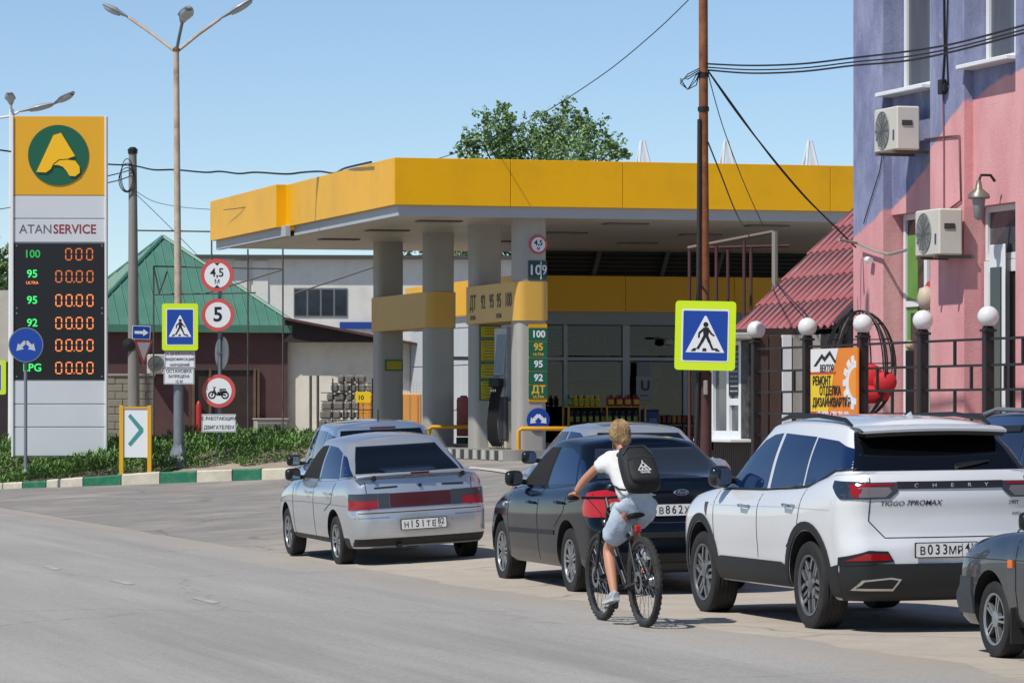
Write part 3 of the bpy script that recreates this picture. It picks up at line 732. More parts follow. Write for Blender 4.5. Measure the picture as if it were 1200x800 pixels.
# ================================================================== white industrial hall
wh = thing('industrial_hall', 'long white industrial hall with a dark window behind the canopy', 'building', P(232, 470, 128), TH*.3)
mHALL = mat('hall_white', '#d2d0c9', .85, var=.05, vs_=.4, dirt=.3, dirtcol='#99948a', streak=4)
k = 128/FPX; o_ = P(232, 470, 128)
def hl(px, py): return Vector(((px-232)*k, 0, (470-py)*k))
MB().box(((hl(640, 0).x)/2, 4, hl(0, 303).z/2-1), (hl(640, 0).x, 8, hl(0, 303).z+2)).build('wall', mHALL, wh)
MB().box(((hl(640, 0).x)/2, 3.9, hl(0, 303).z+.06), (hl(640, 0).x+.5, 8.6, .12)).build('roof_edge', mat('roof_dark', '#4a4645', .7), wh)
w0, w1 = hl(344, 337), hl(407, 371)
wi = MB().box(((w0.x+w1.x)/2, -.0, (w0.z+w1.z)/2), (w1.x-w0.x, .06, w0.z-w1.z)).build('window', mat('frame_grey', '#6f7070', .6), wh)
for i in range(4):
    x = w0.x+(w1.x-w0.x)*(i+.5)/4; MB().box((x, -.035, (w0.z+w1.z)/2), ((w1.x-w0.x)/4-.07, .02, w0.z-w1.z-.12)).build('pane', mat('old_glass', '#2c3238', .25, var=.4, vs_=1.5), wi)
for px_ in (283, 305, 448, 520): MB().box((hl(px_, 0).x, -.03, (hl(0, 340).z)), (.5, .06, hl(0, 306).z-hl(0, 375).z)).build('pilaster', mHALL, wh)
w0, w1 = hl(398, 377), hl(447, 385); MB().box(((w0.x+w1.x)/2, -.05, (w0.z+w1.z)/2), (w1.x-w0.x, .06, w0.z-w1.z)).build('blue_board', mat('board_blue', '#1d3f8a', .5), wh)
# ================================================================== shed with maroon roof
k = 103/FPX; sh = thing('shed', 'low whitewashed shed with sagging maroon roof beside the burgundy building', 'shed', P(350, 515, 103), 0)
def sl_(px, py): return Vector(((px-350)*k, 0, (515-py)*k))
MB().box((sl_(430, 0).x/2+.15, 2, sl_(0, 398).z/2), (sl_(430, 0).x+2.0, 4, sl_(0, 398).z)).build('wall', mat('whitewash', '#dcd7ca', .95, var=.06, vs_=1, bump=.3, dirt=.35, dirtcol='#98907f', streak=3), sh)
mb = MB(); q = [(334, 372), (456, 396), (500, 404)]
for (x0, y0), (x1, y1) in zip(q, q[1:]):
    A_, B_ = sl_(x0, y0), sl_(x1, y1)
    mb.add([A_+Vector((0, -.7, 0)), B_+Vector((0, -.7, 0)), B_+Vector((0, 4, -.02)), A_+Vector((0, 4, -.02)), A_+Vector((0, -.7, -.07)), B_+Vector((0, -.7, -.07)), B_+Vector((0, 4, -.09)), A_+Vector((0, 4, -.09))], [(0, 1, 2, 3), (7, 6, 5, 4), (0, 4, 5, 1), (1, 5, 6, 2), (2, 6, 7, 3), (3, 7, 4, 0)])
mb.build('roof', mat('maroon_roof', '#4c2a2c', .7, var=.15, dirt=.3), sh)
mb = MB(); A_, B_, C_, D_ = sl_(334, 376), sl_(456, 397), sl_(456, 401), sl_(334, 401)
mb.prism([(v.x, v.z) for v in (A_, B_, C_, D_)], Matrix(((1, 0, 0, 0), (0, 0, 1, 0), (0, 1, 0, 0), (0, 0, 0, 1))), -.45, -.02); mb.build('eave_board', mat('dark_timber', '#2d2526', .8, var=.2), sh)
# white boundary wall at far left
t = thing('boundary_wall', 'pale plastered wall with dark base at the left border', 'wall', P(-30, 520, 108)); k = 108/FPX
MB().box((20*k, .1, 90*k), (60*k, .2, 180*k)).build('wall', mat('pale_plaster', '#b9b3a6', .9, var=.08), t)
MB().box((20*k, -.05, 48*k), (60*k, .12, 96*k)).build('dark_gate', mat('dark_gate', '#2c2224', .7, var=.2), t)
# stone pile, cages and gas cabinet
mSTN = mat('stone_grey', '#6c6a66', .9, var=.2, bump=.5)
random.seed(5); n_ = 0
pile = thing('stone_pile', 'heap of grey stones stacked inside the wire cage by the shed', 'stones', P(400, 512, 101))
k = 101/FPX
for r_, (x0, x1) in enumerate([(374, 450), (374, 450), (375, 448), (377, 446), (383, 442), (388, 438), (396, 430)]):
    x = x0
    while x < x1-4:
        w = random.uniform(8, 15); y = 512-r_*10.5-5
        mb = MB(); mb.box((0, 0, 0), (w*k*.97, .4, 10*k), .05, M=Matrix.Rotation(random.uniform(-.06, .06), 3, 'Y'))
        o = mb.build('stone', mSTN, pile); o.location = ((x+w/2-400)*k, random.uniform(-.05, .05), (512-y)*k); x += w
cg = thing('wire_cage', 'black steel mesh cage with posts before the shed wall', 'cage', P(365, 515, 98)); k = 98/FPX
def C2(px, py): return Vector(((px-365)*k, 0, (515-py)*k))
for px_ in (364, 372.5): MB().tube([C2(px_, 520), C2(px_, 440)], .035, 8).build('post', mPIPE, cg)
for px_ in (390, 403, 412, 420, 436.5, 448): MB().tube([C2(px_, 520), C2(px_, 443 if px_ < 440 else 447)], .018, 6).build('upright', mBLACK, cg)
for py_ in (449, 460, 470, 480, 492, 505): MB().tube([C2(388 if py_ < 460 else 376, py_), C2(452, py_)], .013, 6).build('crossbar', mBLACK, cg)
mb = MB()
for i in range(24): mb.box(C2(418+i*3.5, 480)+Vector((0, .05, 0)), (.008, .008, 64*k))
for i in range(18): mb.box(C2(458, 448+i*3.6)+Vector((0, .05, 0)), (80*k, .008, .008))
mb.build('wire_mesh', mat('mesh_white', '#a8a8a4', .5), cg)
t = thing('gas_cabinet', 'orange-yellow gas cylinder cabinet behind the wire mesh', 'cabinet', P(457, 515, 99.2)); k = 99.2/FPX
MB().box((0, 0, 27*k), (74*k, .5, 54*k), .03).build('case', mat('cabinet_yellow', '#e0962a', .5, var=.08, dirt=.25, dirtcol='#a06a2a'), t)
for i in range(8): MB().box(((-32+i*9.2)*k, -.26, 27*k), (.03, .02, 50*k)).build('rib', mat('cabinet_yellow2', '#c88220', .5), t)
t = thing('warning_plate', 'small yellow warning plate with number on the wire cage', 'sign plate', P(425.5, 465, 97.8)); k = 97.8/FPX
plate(t, 'plate', rr(18*k, 12.5*k, .01), -.01, 0, mat('warn_yellow', '#e6c21a', .5)); text('10', t, (-.06, -.012, -.02), .16, mSBLK, bold=.02)
# ================================================================== gas station canopy
DC = 76.0; C0 = P(462, 0, DC); aC, bC = ab(C0.x, C0.y)
ZS = .78                                                       # station forecourt level
zTop, zYb, zSo = zy(184.5, DC), zy(239.8, DC), zy(252.5, DC)
cn = thing('station_canopy', 'yellow fascia gas station canopy on grey columns', 'canopy', Wd(aC, bC, ZS), TH)
mYF = mat('canopy_yellow', '#e8ab00', .4, spec=.35, var=.03, vs_=.5, dirt=.4, dirtcol='#b98a1a', ds=.9, streak=5)
mYP = mYF
mBAND = mat('canopy_band', '#a9adb2', .5, var=.04, dirt=.15)
CW, CDp, LS = 15.0, 17.0, 9.8                                   # width, depth, start of the proud rear section
h0, h1, hs_ = zYb-ZS, zTop-ZS, zSo-ZS
ft = .12
def fpanel(x0, x1, y0, y1, z0, z1, m=mYF, nm='fascia_panel', bev=.006): MB().box(((x0+x1)/2, (y0+y1)/2, (z0+z1)/2), (x1-x0, y1-y0, z1-z0), bev).build(nm, m, cn)
xs_ = [0, 2.4, 4.75, 9.2, 13.5, CW]
for a_, b_ in zip(xs_, xs_[1:]): fpanel(a_+.006, b_-.006, 0, ft, h0, h1)
ys_ = [ft+.004, 6.1, LS]
for a_, b_ in zip(ys_, ys_[1:]): fpanel(0, ft, a_+.004, b_-.004, h0, h1)
fpanel(-.22, ft, LS, LS+.9, h0-.01, h1+.01); fpanel(-.22, -.1, LS+.91, CDp, h0-.01, h1+.01)
fpanel(-.22, CW, CDp, CDp+ft, h0, h1); fpanel(CW-ft, CW, ft, CDp, h0, h1)
# white lower band, set back a little
iB = .10
fpanel(iB, CW, iB, iB+.1, hs_, h0+.02, mBAND, 'lower_band'); fpanel(iB, iB+.1, iB+.1, LS-.4, hs_, h0+.02, mBAND, 'lower_band')
fpanel(-.10, 0.02, LS-.4, CDp, hs_-.01, h0+.02, mBAND, 'lower_band')
MB().box((CW/2, CDp/2, h1-.25), (CW-.3, CDp-.3, .06)).build('roof_deck', mGALV, cn)
# slatted soffit: long metal planks, each with a shadow gap
mSOF = mat('soffit_metal', '#c2bcb1', .45, .3, var=.05, vs_=.7, dirt=.35, dirtcol='#6f675b')
nS = 62; pw = (CDp-.4)/nS
me = MB().box((0, 0, 0), (CW-.4, pw-.02, .02), .004).mesh('soffit_plank', mSOF)
for i in range(nS): link('soffit_plank', me, cn, Matrix.Translation((CW/2, .25+pw*(i+.5), hs_+.03)))
MB().box((CW/2, CDp/2, hs_+.075), (CW-.3, CDp-.3, .04)).build('soffit_backing', mDK, cn)
for (x, y) in ((1.5, 2.2), (1.5, 6.5), (1.5, 11), (5.5, 2.2), (5.5, 6.5), (5.5, 11), (8.6, 2.2), (8.6, 6.5), (8.6, 11), (11.5, 4)):
    l_ = MB().box((x, y, hs_+.005), (.9, .45, .03), .008).build('recessed_light', mat('light_frame', '#5b5650', .5), cn)
    MB().box((x, y, hs_-.012), (.8, .36, .012)).build('light_diffuser', mat('light_diff', '#8f8d86', .4), l_)
# columns
mCOL = mat('column_grey', '#a19e97', .6, .0, var=.07, vs_=1, dirt=.2, dirtcol='#77736c', streak=5)
LX = 3.0; colY = (.8, 4.1, 7.9, 12.4); CR = .305
def rsq(hw, r, n=5):
    return rr(2*hw, 2*hw, r, n)
for y in colY:
    MB().prism(rsq(CR, .13), Matrix.Translation((LX, y, 0)), .0, hs_+.02).build('column', mCOL, cn, smooth=35)
zb0, zb1 = zy(375.5, 77.3)-ZS, zy(330, 77.3)-ZS
def stadium(y0, y1, hw, r, n=7):
    return [(x, yy+(y1-y0)/2*(1 if yy > 0 else -1)) for x, yy in rr(2*hw, 2*hw, r, n)]
mBELT = mat('belt_yellow', '#cfa145', .45, var=.04, dirt=.2, dirtcol='#9a7a3a')
def belt(ya, yb):
    M = Matrix.Translation((LX, (ya+yb)/2, 0)); o = MB().prism(stadium(ya, yb, CR+.045, .2), M, zb0, zb1).build('belt', mBELT, cn, smooth=35); return o
b1 = belt(colY[0], colY[1]); b2 = belt(colY[2], colY[3])
RL = Matrix(((0, 0, -1, 0), (-1, 0, 0, 0), (0, 1, 0, 0), (0, 0, 0, 1)))        # text on a face looking to -X, reading along -Y
for s_, y in (('ДТ', 3.75), ('92', 2.95), ('95', 2.3), ('95', 1.75), ('100', 1.05)):
    text(s_, b1, (LX-CR-.05, y, (zb0+zb1)/2+.03), .40, mSBLK, rot=RL, bold=.02, xs=.85)
text('ULTRA', b1, (LX-CR-.05, 1.75, zb0+.12), .13, mSBLK, rot=RL, bold=.01); text('ULTRA', b1, (LX-CR-.05, 3.75, zb0+.12), .13, mSBLK, rot=RL, bold=.01)
# plates on the nearest column (front and right corner)
s1 = FPX/76.9
def fx(px): return (px-622)/s1+LX
def cpl(x0, y0, x1, y1, m, nm, yo=0.0, par=cn):
    z0, z1 = zy(y1, 76.9)-ZS, zy(y0, 76.9)-ZS; X0, X1 = fx(x0), fx(x1); yF = colY[0]-CR
    return MB().box(((X0+X1)/2, yF-.012-yo, (z0+z1)/2), (X1-X0, .02, z1-z0), .004).build(nm, m, par)
yF = colY[0]-CR
zq = zy(285.5, 76.9)-ZS
o = MB().pxz(circ(.19, 32, fx(628.5), zq), yF-.03, yF).build('height_sign', mREDS, cn); MB().pxz(circ(.145, 30, fx(628.5), zq), yF-.034, yF-.03).build('field', mWSIGN, o)
text('4,5', o, (fx(628.5), yF-.036, zq+.03), .15, mSBLK, bold=.02); text('М', o, (fx(628.5), yF-.036, zq-.085), .07, mSBLK, bold=.02)
o = cpl(616.5, 304.5, 639.5, 327.5, mat('plate_dgreen', '#27403d', .5), 'number_plate'); zq = zy(316, 76.9)-ZS
text('10', o, (fx(624.5), yF-.025, zq), .28, mWSIGN, bold=.02); text('9', o, (fx(636), yF-.025, zq), .28, mWSIGN, bold=.01, xs=.8)
MB().box((fx(631.8), yF-.024, zq), (.02, .005, .36)).build('divider', mWSIGN, o)
pb = cpl(616.5, 379, 639.5, 470.5, mYEL, 'price_board')
for y0, y1, s_, m_, sub in ((383.5, 399, '100', mWSIGN, None), (400, 418, '95', mat('gold', '#d9b23a', .4), 'ULTRA'), (419, 434, '95', mWSIGN, None), (435, 450, '92', mWSIGN, None), (451, 467, 'ДТ', MATS['gold'] if 'gold' in MATS else mYEL, 'ULTRA')):
    r_ = cpl(616.5, y0, 639.5, y1, mGREEN, 'price_row', .012, pb); zq = zy((y0+y1)/2, 76.9)-ZS
    text(s_, r_, (fx(628.5), yF-.038, zq+(.045 if sub else 0)), .20 if sub else .19, MATS['gold'] if sub else mWSIGN, bold=.03)
    if sub: text(sub, r_, (fx(628.5), yF-.038, zq-.1), .075, MATS['gold'], bold=.02)
zq = zy(492, 76.9)-ZS
o = MB().pxz(circ(.24, 32, fx(628.5), zq), yF-.03, yF).build('arrow_sign', mBLUES, cn)
for s_ in (-1, 1):
    a0_, a1_ = Vector((s_*.0, .10)), Vector((s_*.17, -.07)); d = (a1_-a0_).normalized(); n = Vector((-d.y, d.x)); e = a1_-d*.1
    MB().pxz([(fx(628.5)+v.x, zq+v.y) for v in (a0_+n*.035, e+n*.035, e+n*.08, a1_, e-n*.08, e-n*.035, a0_-n*.035)], yF-.034-.001*s_, yF-.03).build('arrow', mWSIGN, o)
# posters on the second column and the far column
mPOST = mat('poster_yellow', '#a89a12', .5, var=.06)
s2 = FPX/80.1
for y0, y1 in ((380.5, 396), (397, 424), (425, 444), (445, 469)):
    z0, z1 = zy(y1, 80.1)-ZS, zy(y0, 80.1)-ZS; xa, xb = (561.5-572)/s2+LX, (586.5-572)/s2+LX
    o = MB().box(((xa+xb)/2, colY[1]-CR-.02, (z0+z1)/2), (xb-xa+.03, .02, z1-z0)).build('poster_frame', mGREEN, cn)
    MB().box(((xa+xb)/2, colY[1]-CR-.034, (z0+z1)/2), (xb-xa-.02, .01, z1-z0-.05)).build('poster', mPOST, o)
    for i in range(int((z1-z0)/.06)-1): MB().box(((xa+xb)/2+random.uniform(-.02, .02), colY[1]-CR-.0405, z1-.07-i*.06), (random.uniform(.22, .36), .003, .014)).build('text_line', mat('poster_ink', '#5d560e', .6), o)
z0, z1 = zy(434, 88)-ZS, zy(421, 88)-ZS
MB().box((LX+.06, colY[3]-CR-.02, (z0+z1)/2), (.42, .02, z1-z0)).build('warning_frame', mGREEN, cn); MB().box((LX+.06, colY[3]-CR-.033, (z0+z1)/2), (.36, .01, z1-z0-.06)).build('warning_poster', mPOST, cn)
# islands, guards, dispenser
def isl(y0, y1, label):
    t = thing('pump_island', label, 'pump island', Wd(aC, bC, ZS), TH)
    MB().prism([(x+LX, y+(y0+y1)/2) for x, y in stadium(0, y1-y0-1.4, .7, .3)], Matrix(), -.06, .17).build('slab', mat('island_concrete', '#83817c', .9, var=.1, bump=.3), t)
    n = int((y1-y0)/.35)
    for i in range(n):
        MB().box((LX-.705, y0+.3+(y1-y0-.6)*(i+.5)/n, .06), (.012, (y1-y0-.6)/n*random.uniform(.5, .9), .19), .003).build('worn_stripe', mat('worn_black', '#3a3a3a', .8, var=.3) if i % 2 else mat('worn_white', '#b5b3ad', .8, var=.2, dirt=.6), t)
    return t
isl(-.1, 5.4, 'raised concrete pump island with worn striped edge under the nearest columns')
isl(6.9, 13.6, 'raised concrete pump island under the far pair of columns')
mGY = mat('guard_yellow', '#cf9418', .45, var=.08, dirt=.25)
def guard(y, x0, x1, label):
    t = thing('pipe_guard', label, 'barrier', Wd(aC, bC, ZS)+Vector((0, 0, 0)), TH)
    MB().tube([(x0, y, .0), (x0, y, .55), (x0+.06, y, .6), (x1-.06, y, .6), (x1, y, .55), (x1, y, .0)], .045, 10).build('hoop', mGY, t, smooth=50)
    for x in (x0, x1): MB().box((x, y, .175), (.16, .16, .012)).build('foot_plate', mGY, t)
guard(.1, (598-622)/s1+LX, (661-622)/s1+LX, 'yellow pipe guard in front of the column with the price board')
guard(7.0, 2.55, 3.5, 'yellow pipe guard before the far pair of columns')
def L_to_w(x, y, z=0): return Wd(aC, bC, ZS) + Vector((CT*x-ST*y, ST*x+CT*y, z))
t = thing('fuel_dispenser', 'grey fuel dispenser with bundle of black hoses between the columns', 'fuel pump', L_to_w(LX, 2.3, .17), TH)
mDI = mat('dispenser_grey', '#9b9d9e', .4, .3, var=.05)
MB().box((0, 0, .5), (.5, 1.3, 1.0), .03).build('cabinet', mat('dispenser_beige', '#b3aa92', .5, var=.06), t)
MB().box((.03, 0, 1.75), (.40, .9, 1.5), .02).build('hose_mast', mDI, t)
MB().box((-.22, -.42, .62), (.1, .5, .9), .03).build('nozzle_panel', mat('dispenser_dark', '#3a3b3d', .5), t)
MB().box((.20, -.3, 1.2), (.06, .5, 2.0), .01).build('side_trim', mGY, t)
for i in range(6):
    y = -.55+i*.13
    h_ = MB().tube([(-.19, y, 2.35), (-.23, y, 1.9), (-.26, y, 1.55)], .022, 6).build('hose', mat('steel_hose', '#8d9196', .35, .5), t, smooth=50)
    pts = [(-.27, y, 1.35), (-.36, y-.02, 1.0), (-.42, y-.05, .55), (-.40, y-.03, .2), (-.30, y, .06), (-.24, y, .2)]
    MB().tube(pts, .022, 8).build('hose', mRUB, t, smooth=60)
    nz_ = MB().box((-.32, y, 1.36), (.14, .055, .17), .02).build('nozzle', mBLACK, t); MB().tube([(-.33, y, 1.42), (-.27, y, 1.52), (-.24, y, 1.5)], .016, 6).build('spout', mGALV, nz_)
for i in range(3): MB().box((-.40, -.45+i*.16, 1.2), (.006, .06, .05)).build('grade_label', mWSIGN, t)
# litter bins / barrels near the far island
def barrel(label, px, y0, y1, lx, ly, r, m, bump=True):
    w = L_to_w(lx, ly); t = thing('fire_barrel', label, 'barrel', (w.x, w.y, zy(y1, w.y)))
    H = (y1-y0)*w.y/FPX
    MB().lathe([(r*.9, 0), (r, .02), (r, H*.33), (r*1.05, H*.34), (r*1.05, H*.36), (r, H*.37), (r, H*.68), (r*1.05, H*.69), (r*1.05, H*.71), (r, H*.72), (r, H*.93), (r*.85, H*.99), (.001, H)], 20).build('drum', m, t, smooth=40)
    MB().lathe([(r*.5, H*.99), (r*.5, H+.03), (.001, H+.035)], 14).build('lid', m, t)
    MB().lathe([(r*1.06, -.16), (r*1.06, -.02), (.001, -.02)], 14).build('stand', mBLACK, t)
barrel('faded red fire barrel standing right of the far column', 523, 465, 511, 3.42, 7.3, .155, mat('barrel_red', '#8e4a44', .7, var=.15, dirt=.4, dirtcol='#6d4a44'))
barrel('slim dark maroon bin between the two column pairs', 542, 484, 516, 3.35, 5.9, .1, mat('bin_maroon', '#4f2826', .6, var=.2))
w = L_to_w(3.6, 5.6); t = thing('extinguisher_stand', 'grey post with red ball top between the column pairs', 'stand', (w.x, w.y, ZS+.0))
MB().cyl((0, 0, 0), (0, 0, 1.1), .1, n=14).build('post', mGREYM, t, smooth=40); MB().lathe([(.001, 1.05), (.13, 1.1), (.16, 1.22), (.13, 1.34), (.001, 1.4)], 16).build('red_ball', mat('ball_red', '#c0332c', .4), t, smooth=50)

# ================================================================== station shop
DSH = 93.0; S0 = P(607, 0, DSH); aS, bS = ab(S0.x, S0.y)
shp = thing('station_shop', 'glass-fronted station shop with yellow fascia behind the pumps', 'building', Wd(aS, bS, ZS), TH)
SW, SL = 14.0, 10.5
def fz(y): return zy(y, DSH)-ZS
mSHW = mat('shop_panel_white', '#bfc5ca', .45, var=.03, dirt=.1)
zF0, zF1 = fz(364.5), fz(322.5)
mYS = mat('shop_yellow', '#e8ab00', .4, spec=.35, var=.05, dirt=.15)
for i in range(5):
    x0, x1 = i*SW/5-.1, (i+1)*SW/5-.1
    MB().box(((x0+x1)/2, -.06, (zF0+zF1)/2), (x1-x0-.01, .12, zF1-zF0), .006).build('fascia_panel', mYS, shp)
for i in range(3):
    y0, y1 = .01+i*SL/3, .01+(i+1)*SL/3
    MB().box((-.06, (y0+y1)/2, (zF0+zF1)/2), (.12, y1-y0-.01, zF1-zF0), .006).build('fascia_panel', mYS, shp)
MB().box((SW/2, SL/2, zF1-.15), (SW, SL-.1, .2)).build('roof_deck', mGALV, shp)
# side wall: white cassette panels with dark joints
for r_, (z0, z1) in enumerate(((0, .95), (.95, 2.1), (2.1, 3.05), (3.05, zF0))):
    for i in range(4):
        y0, y1 = .05+i*SL/4, .05+(i+1)*SL/4
        MB().box((.05, (y0+y1)/2, (z0+z1)/2), (.1, y1-y0-.02, z1-z0-.02), .008).build('wall_panel', mSHW, shp)
MB().box((.14, SL/2, zF0/2), (.08, SL-.1, zF0)).build('side_wall', mGREYM, shp)
MB().box((SW/2, SL-.1, zF0/2), (SW-.3, .1, zF0)).build('rear_wall', mat('inner_wall', '#23211f', .8, var=.3, vs_=1.5), shp); MB().box((SW-.1, SL/2, zF0/2), (.1, SL-.3, zF0)).build('far_wall', MATS['inner_wall'], shp)
MB().box((SW/2, SL/2, .02), (SW-.3, SL-.3, .04)).build('floor', mat('shop_floor', '#45423f', .4), shp)
MB().box((SW/2, SL/2, zF0-.04), (SW-.3, SL-.3, .06)).build('ceiling', mat('shop_ceiling', '#4a4a4a', .8), shp)
mFR = mat('frame_alu', '#8b8e91', .4, .4, var=.04)
zH = fz(380)
MB().box((SW/2, .05, (zF0+zH)/2), (SW-.02, .1, zF0-zH), .006).build('header', mat('header_grey', '#8f9294', .5), shp)
def shx(px):
    lo, hi = -2.0, 16.0
    o_ = Wd(aS, bS, 0)
    for _ in range(50):
        x = (lo+hi)/2; w = o_+Vector((CT*x, ST*x, 0))
        if 600+FPX*w.x/w.y < px: lo = x
        else: hi = x
    return x
zT = fz(420)
cuts = [607, 662, 733, 802, 880, 960]
for i, px_ in enumerate(cuts):
    w_ = .18 if px_ == 733 else .1
    MB().box((shx(px_)+.02, .05, zH/2), (w_, .12, zH-.004), .008).build('mullion', mFR, shp)
MB().box((shx(785)-0, .052, zT), (SW*.9-.2, .1, .09), .006).build('transom', mFR, shp)
mSG = mat('shop_window_glass', '#1d2126', .04, spec=.5)
nt = mSG.node_tree; gl = nt.nodes.new('ShaderNodeBsdfGlossy'); tr = nt.nodes.new('ShaderNodeBsdfTransparent'); mxs = nt.nodes.new('ShaderNodeMixShader'); frs = nt.nodes.new('ShaderNodeFresnel')
gl.inputs['Roughness'].default_value = .02; tr.inputs[0].default_value = (.52, .55, .56, 1); frs.inputs[0].default_value = 1.5
nt.links.new(frs.outputs[0], mxs.inputs[0]); nt.links.new(tr.outputs[0], mxs.inputs[1]); nt.links.new(gl.outputs[0], mxs.inputs[2]); nt.links.new(mxs.outputs[0], nt.nodes['Material Output'].inputs[0])
for i in range(len(cuts)-1):
    x0, x1 = shx(cuts[i])+.06, shx(cuts[i+1])-.04
    MB().box(((x0+x1)/2, .06, (zT+zH)/2+.03), (x1-x0, .012, zH-zT-.1)).build('pane', mSG, shp)
    MB().box(((x0+x1)/2, .06, (zT-.06)/2), (x1-x0, .012, zT-.08)).build('pane', mSG, shp)
mBLI = mat('blind_grey', '#b0b4ba', .7, var=.04)
for x0, x1, y0, y1 in ((607, 660, 381, 419), (607, 660, 422, 434), (664, 729, 423, 446)):
    bl = MB().box(((shx(x0)+shx(x1))/2+.05, .16, (fz(y0)+fz(y1))/2), (shx(x1)-shx(x0)-.15, .03, fz(y0)-fz(y1))).build('blind', mBLI, shp)
    n = int((fz(y0)-fz(y1))/.08)
    for i in range(n): MB().box(((shx(x0)+shx(x1))/2+.05, .14, fz(y1)+.03+i*.08), (shx(x1)-shx(x0)-.15, .02, .012)).build('slat_edge', mat('blind_edge', '#6b6f75', .7), bl)
o = text('КОФЕ В', shp, ((shx(665)+shx(722))/2-.05, .10, (fz(401))), .44, mat('sign_letters_blue', '#8298c8', .4), name='mirrored_lettering', bold=.01)
o.matrix_local = Matrix.Translation(((shx(660)+shx(718))/2, .12, fz(400))) @ Matrix.Diagonal((-1, 1, 1, 1)) @ RX90
# things inside, seen through the glass
sf = thing('indoor_shelving', 'dark goods shelving inside the station shop', 'shelf', Wd(aS, bS, ZS+.04), TH)
MB().box((4.2, 2.0, 1.2), (7.6, .5, 2.4), .01).build('carcass', mat('shelf_dark', '#2b2d30', .6, var=.3, vs_=6), sf)
for i in range(5): MB().box((4.2, 1.7, .35+i*.45), (7.5, .14, .03)).build('shelf', mat('shelf_grey', '#55585c', .5), sf)
for i in range(110):
    h_ = random.uniform(.15, .34); MB().box((.7+random.random()*7, 1.69, .37+(i % 5)*.45+h_/2), (random.uniform(.1, .25), .1, h_)).build('package', mat('pack%d' % (i % 5), ['#a8483a', '#3c6aa5', '#c9b040', '#b5b8ba', '#4a8a5a'][i % 5], .5), sf)
# poster stand
t = thing('poster_stand', 'white poster on a stand behind the shop door glass', 'poster', Wd(aS, bS, ZS)+Vector((0, 0, 0)), TH)
x_ = shx(752); MB().box((x_, -.2, fz(455)), (20*DSH/FPX, .03, 29*DSH/FPX), .01).build('board', mat('poster_grey', '#8d8f92', .5), t)
MB().box((x_, -.19, fz(500)/1), (.05, .04, 1.1)).build('stand', mGREYM, t); MB().box((x_-.02, -.19, fz(434)), (16*DSH/FPX, .03, 20*DSH/FPX)).build('upper_board', mat('poster_grey2', '#77797c', .5), t)
text('U', t, (x_+.02, -.222, fz(452)), .34, mat('poster_ink2', '#20242c', .5), bold=.03); MB().box((x_, -.22, fz(463)), (.22, .006, .05)).build('red_strip', mat('poster_red', '#a0524a', .5), t)
# ---- racks of bottled oil in front
RK = thing('display_rack', 'yellow steel rack of oil canisters before the shop window', 'rack', Wd(aS, bS, ZS), TH)
rx0, rx1 = shx(641), shx(729); ry = -1.6; zr = zy(476.5, DSH-1.5)-ZS
for x in (rx0, shx(685), rx1):
    for y in (ry-.22, ry+.22): MB().box((x, y, zr/2), (.045, .045, zr), .005).build('upright', mGY, RK)
for z in (zr, zr-.42, zr-.84): MB().box(((rx0+rx1)/2, ry, z), (rx1-rx0, .46, .03), .005).build('shelf', mGY if z == zr else mDK, RK)
MB().box(((rx0+rx1)/2, ry+.23, zr/2), (rx1-rx0-.05, .01, zr)).build('back_panel', mDK, RK)
def bottle_mesh(nm, body, cap, w=.17, h=.26):
    mb = MB(); mb.box((0, 0, h*.4), (w, w*.6, h*.8), .03); mb.cm = 1; mb.cyl((w*.12, 0, h*.8), (w*.12, 0, h), w*.16, n=8); mb.cm = 2; mb.box((0, -w*.305, h*.38), (w*.7, .004, h*.4)); mb.cm = 0
    mb.tube([(-w*.25, 0, h*.78), (-w*.32, 0, h*.92), (-w*.0, 0, h*.95)], .014, 5)
    return mb.mesh(nm, [body, cap, mat('label_'+nm, '#c9a21a' if 'red' in nm else '#8f9a2a', .5)])
mY1 = bottle_mesh('yellow_can', mat('can_yellow', '#cfae12', .4), mat('cap_white', '#c5c5ba', .4), .125); mG1 = bottle_mesh('green_can', mat('can_green', '#3c7a3a', .4), MATS['cap_white'], .125); mR1 = bottle_mesh('red_can', mat('can_red', '#8a1f1c', .4), mat('cap_dk', '#3a1512', .5), .2, .27)
mB1 = bottle_mesh('dark_can', mat('can_dark', '#1b1f24', .35), mat('cap_grey', '#55585c', .5), .13, .3); mW1 = bottle_mesh('white_can', mat('can_white', '#9aa0a4', .4), MATS['cap_grey'], .12, .27)
RW = Matrix.Translation(Wd(aS, bS, ZS)) @ Matrix.Rotation(TH, 4, 'Z')
def put(me, nm, x, y, z, label, group):
    o = link(nm, me); o.matrix_world = RW @ Matrix.Translation((x, y, z)) @ Matrix.Rotation(random.uniform(-.12, .12), 4, 'Z'); tag(o, label, 'canister', group)
put(mG1, 'oil_canister', rx0+.08, ry-.08, zr+.016, 'green oil canister at left end of the rack top', None)
for i in range(5): put(mY1, 'oil_canister', rx0+.215+i*.138, ry-.08, zr+.016, 'yellow oil canister on the left half of the rack top', 'yellow canisters on the rack')
for i in range(4): put(mR1, 'oil_canister', shx(685)+.13+i*.213, ry-.08, zr+.016, 'red canister with yellow label on the right half of the rack top', 'red canisters on the rack')
for r_ in (1, 2):
    for i in range(11):
        x = rx0+.1+i*(rx1-rx0-.15)/11
        wv = (r_ == 2 and i > 5) ; put(mW1 if wv else mB1, 'oil_bottle', x, ry-.08, zr-.42*r_+.016, ('pale bottle on the right half of the lowest rack shelf' if wv else 'dark oil bottle on a lower shelf of the yellow rack'), 'pale bottles on the rack' if wv else 'dark bottles on the rack')
R2 = thing('goods_rack', 'low dark rack of brown and orange packets right of the door', 'rack', Wd(aS, bS, ZS), TH)
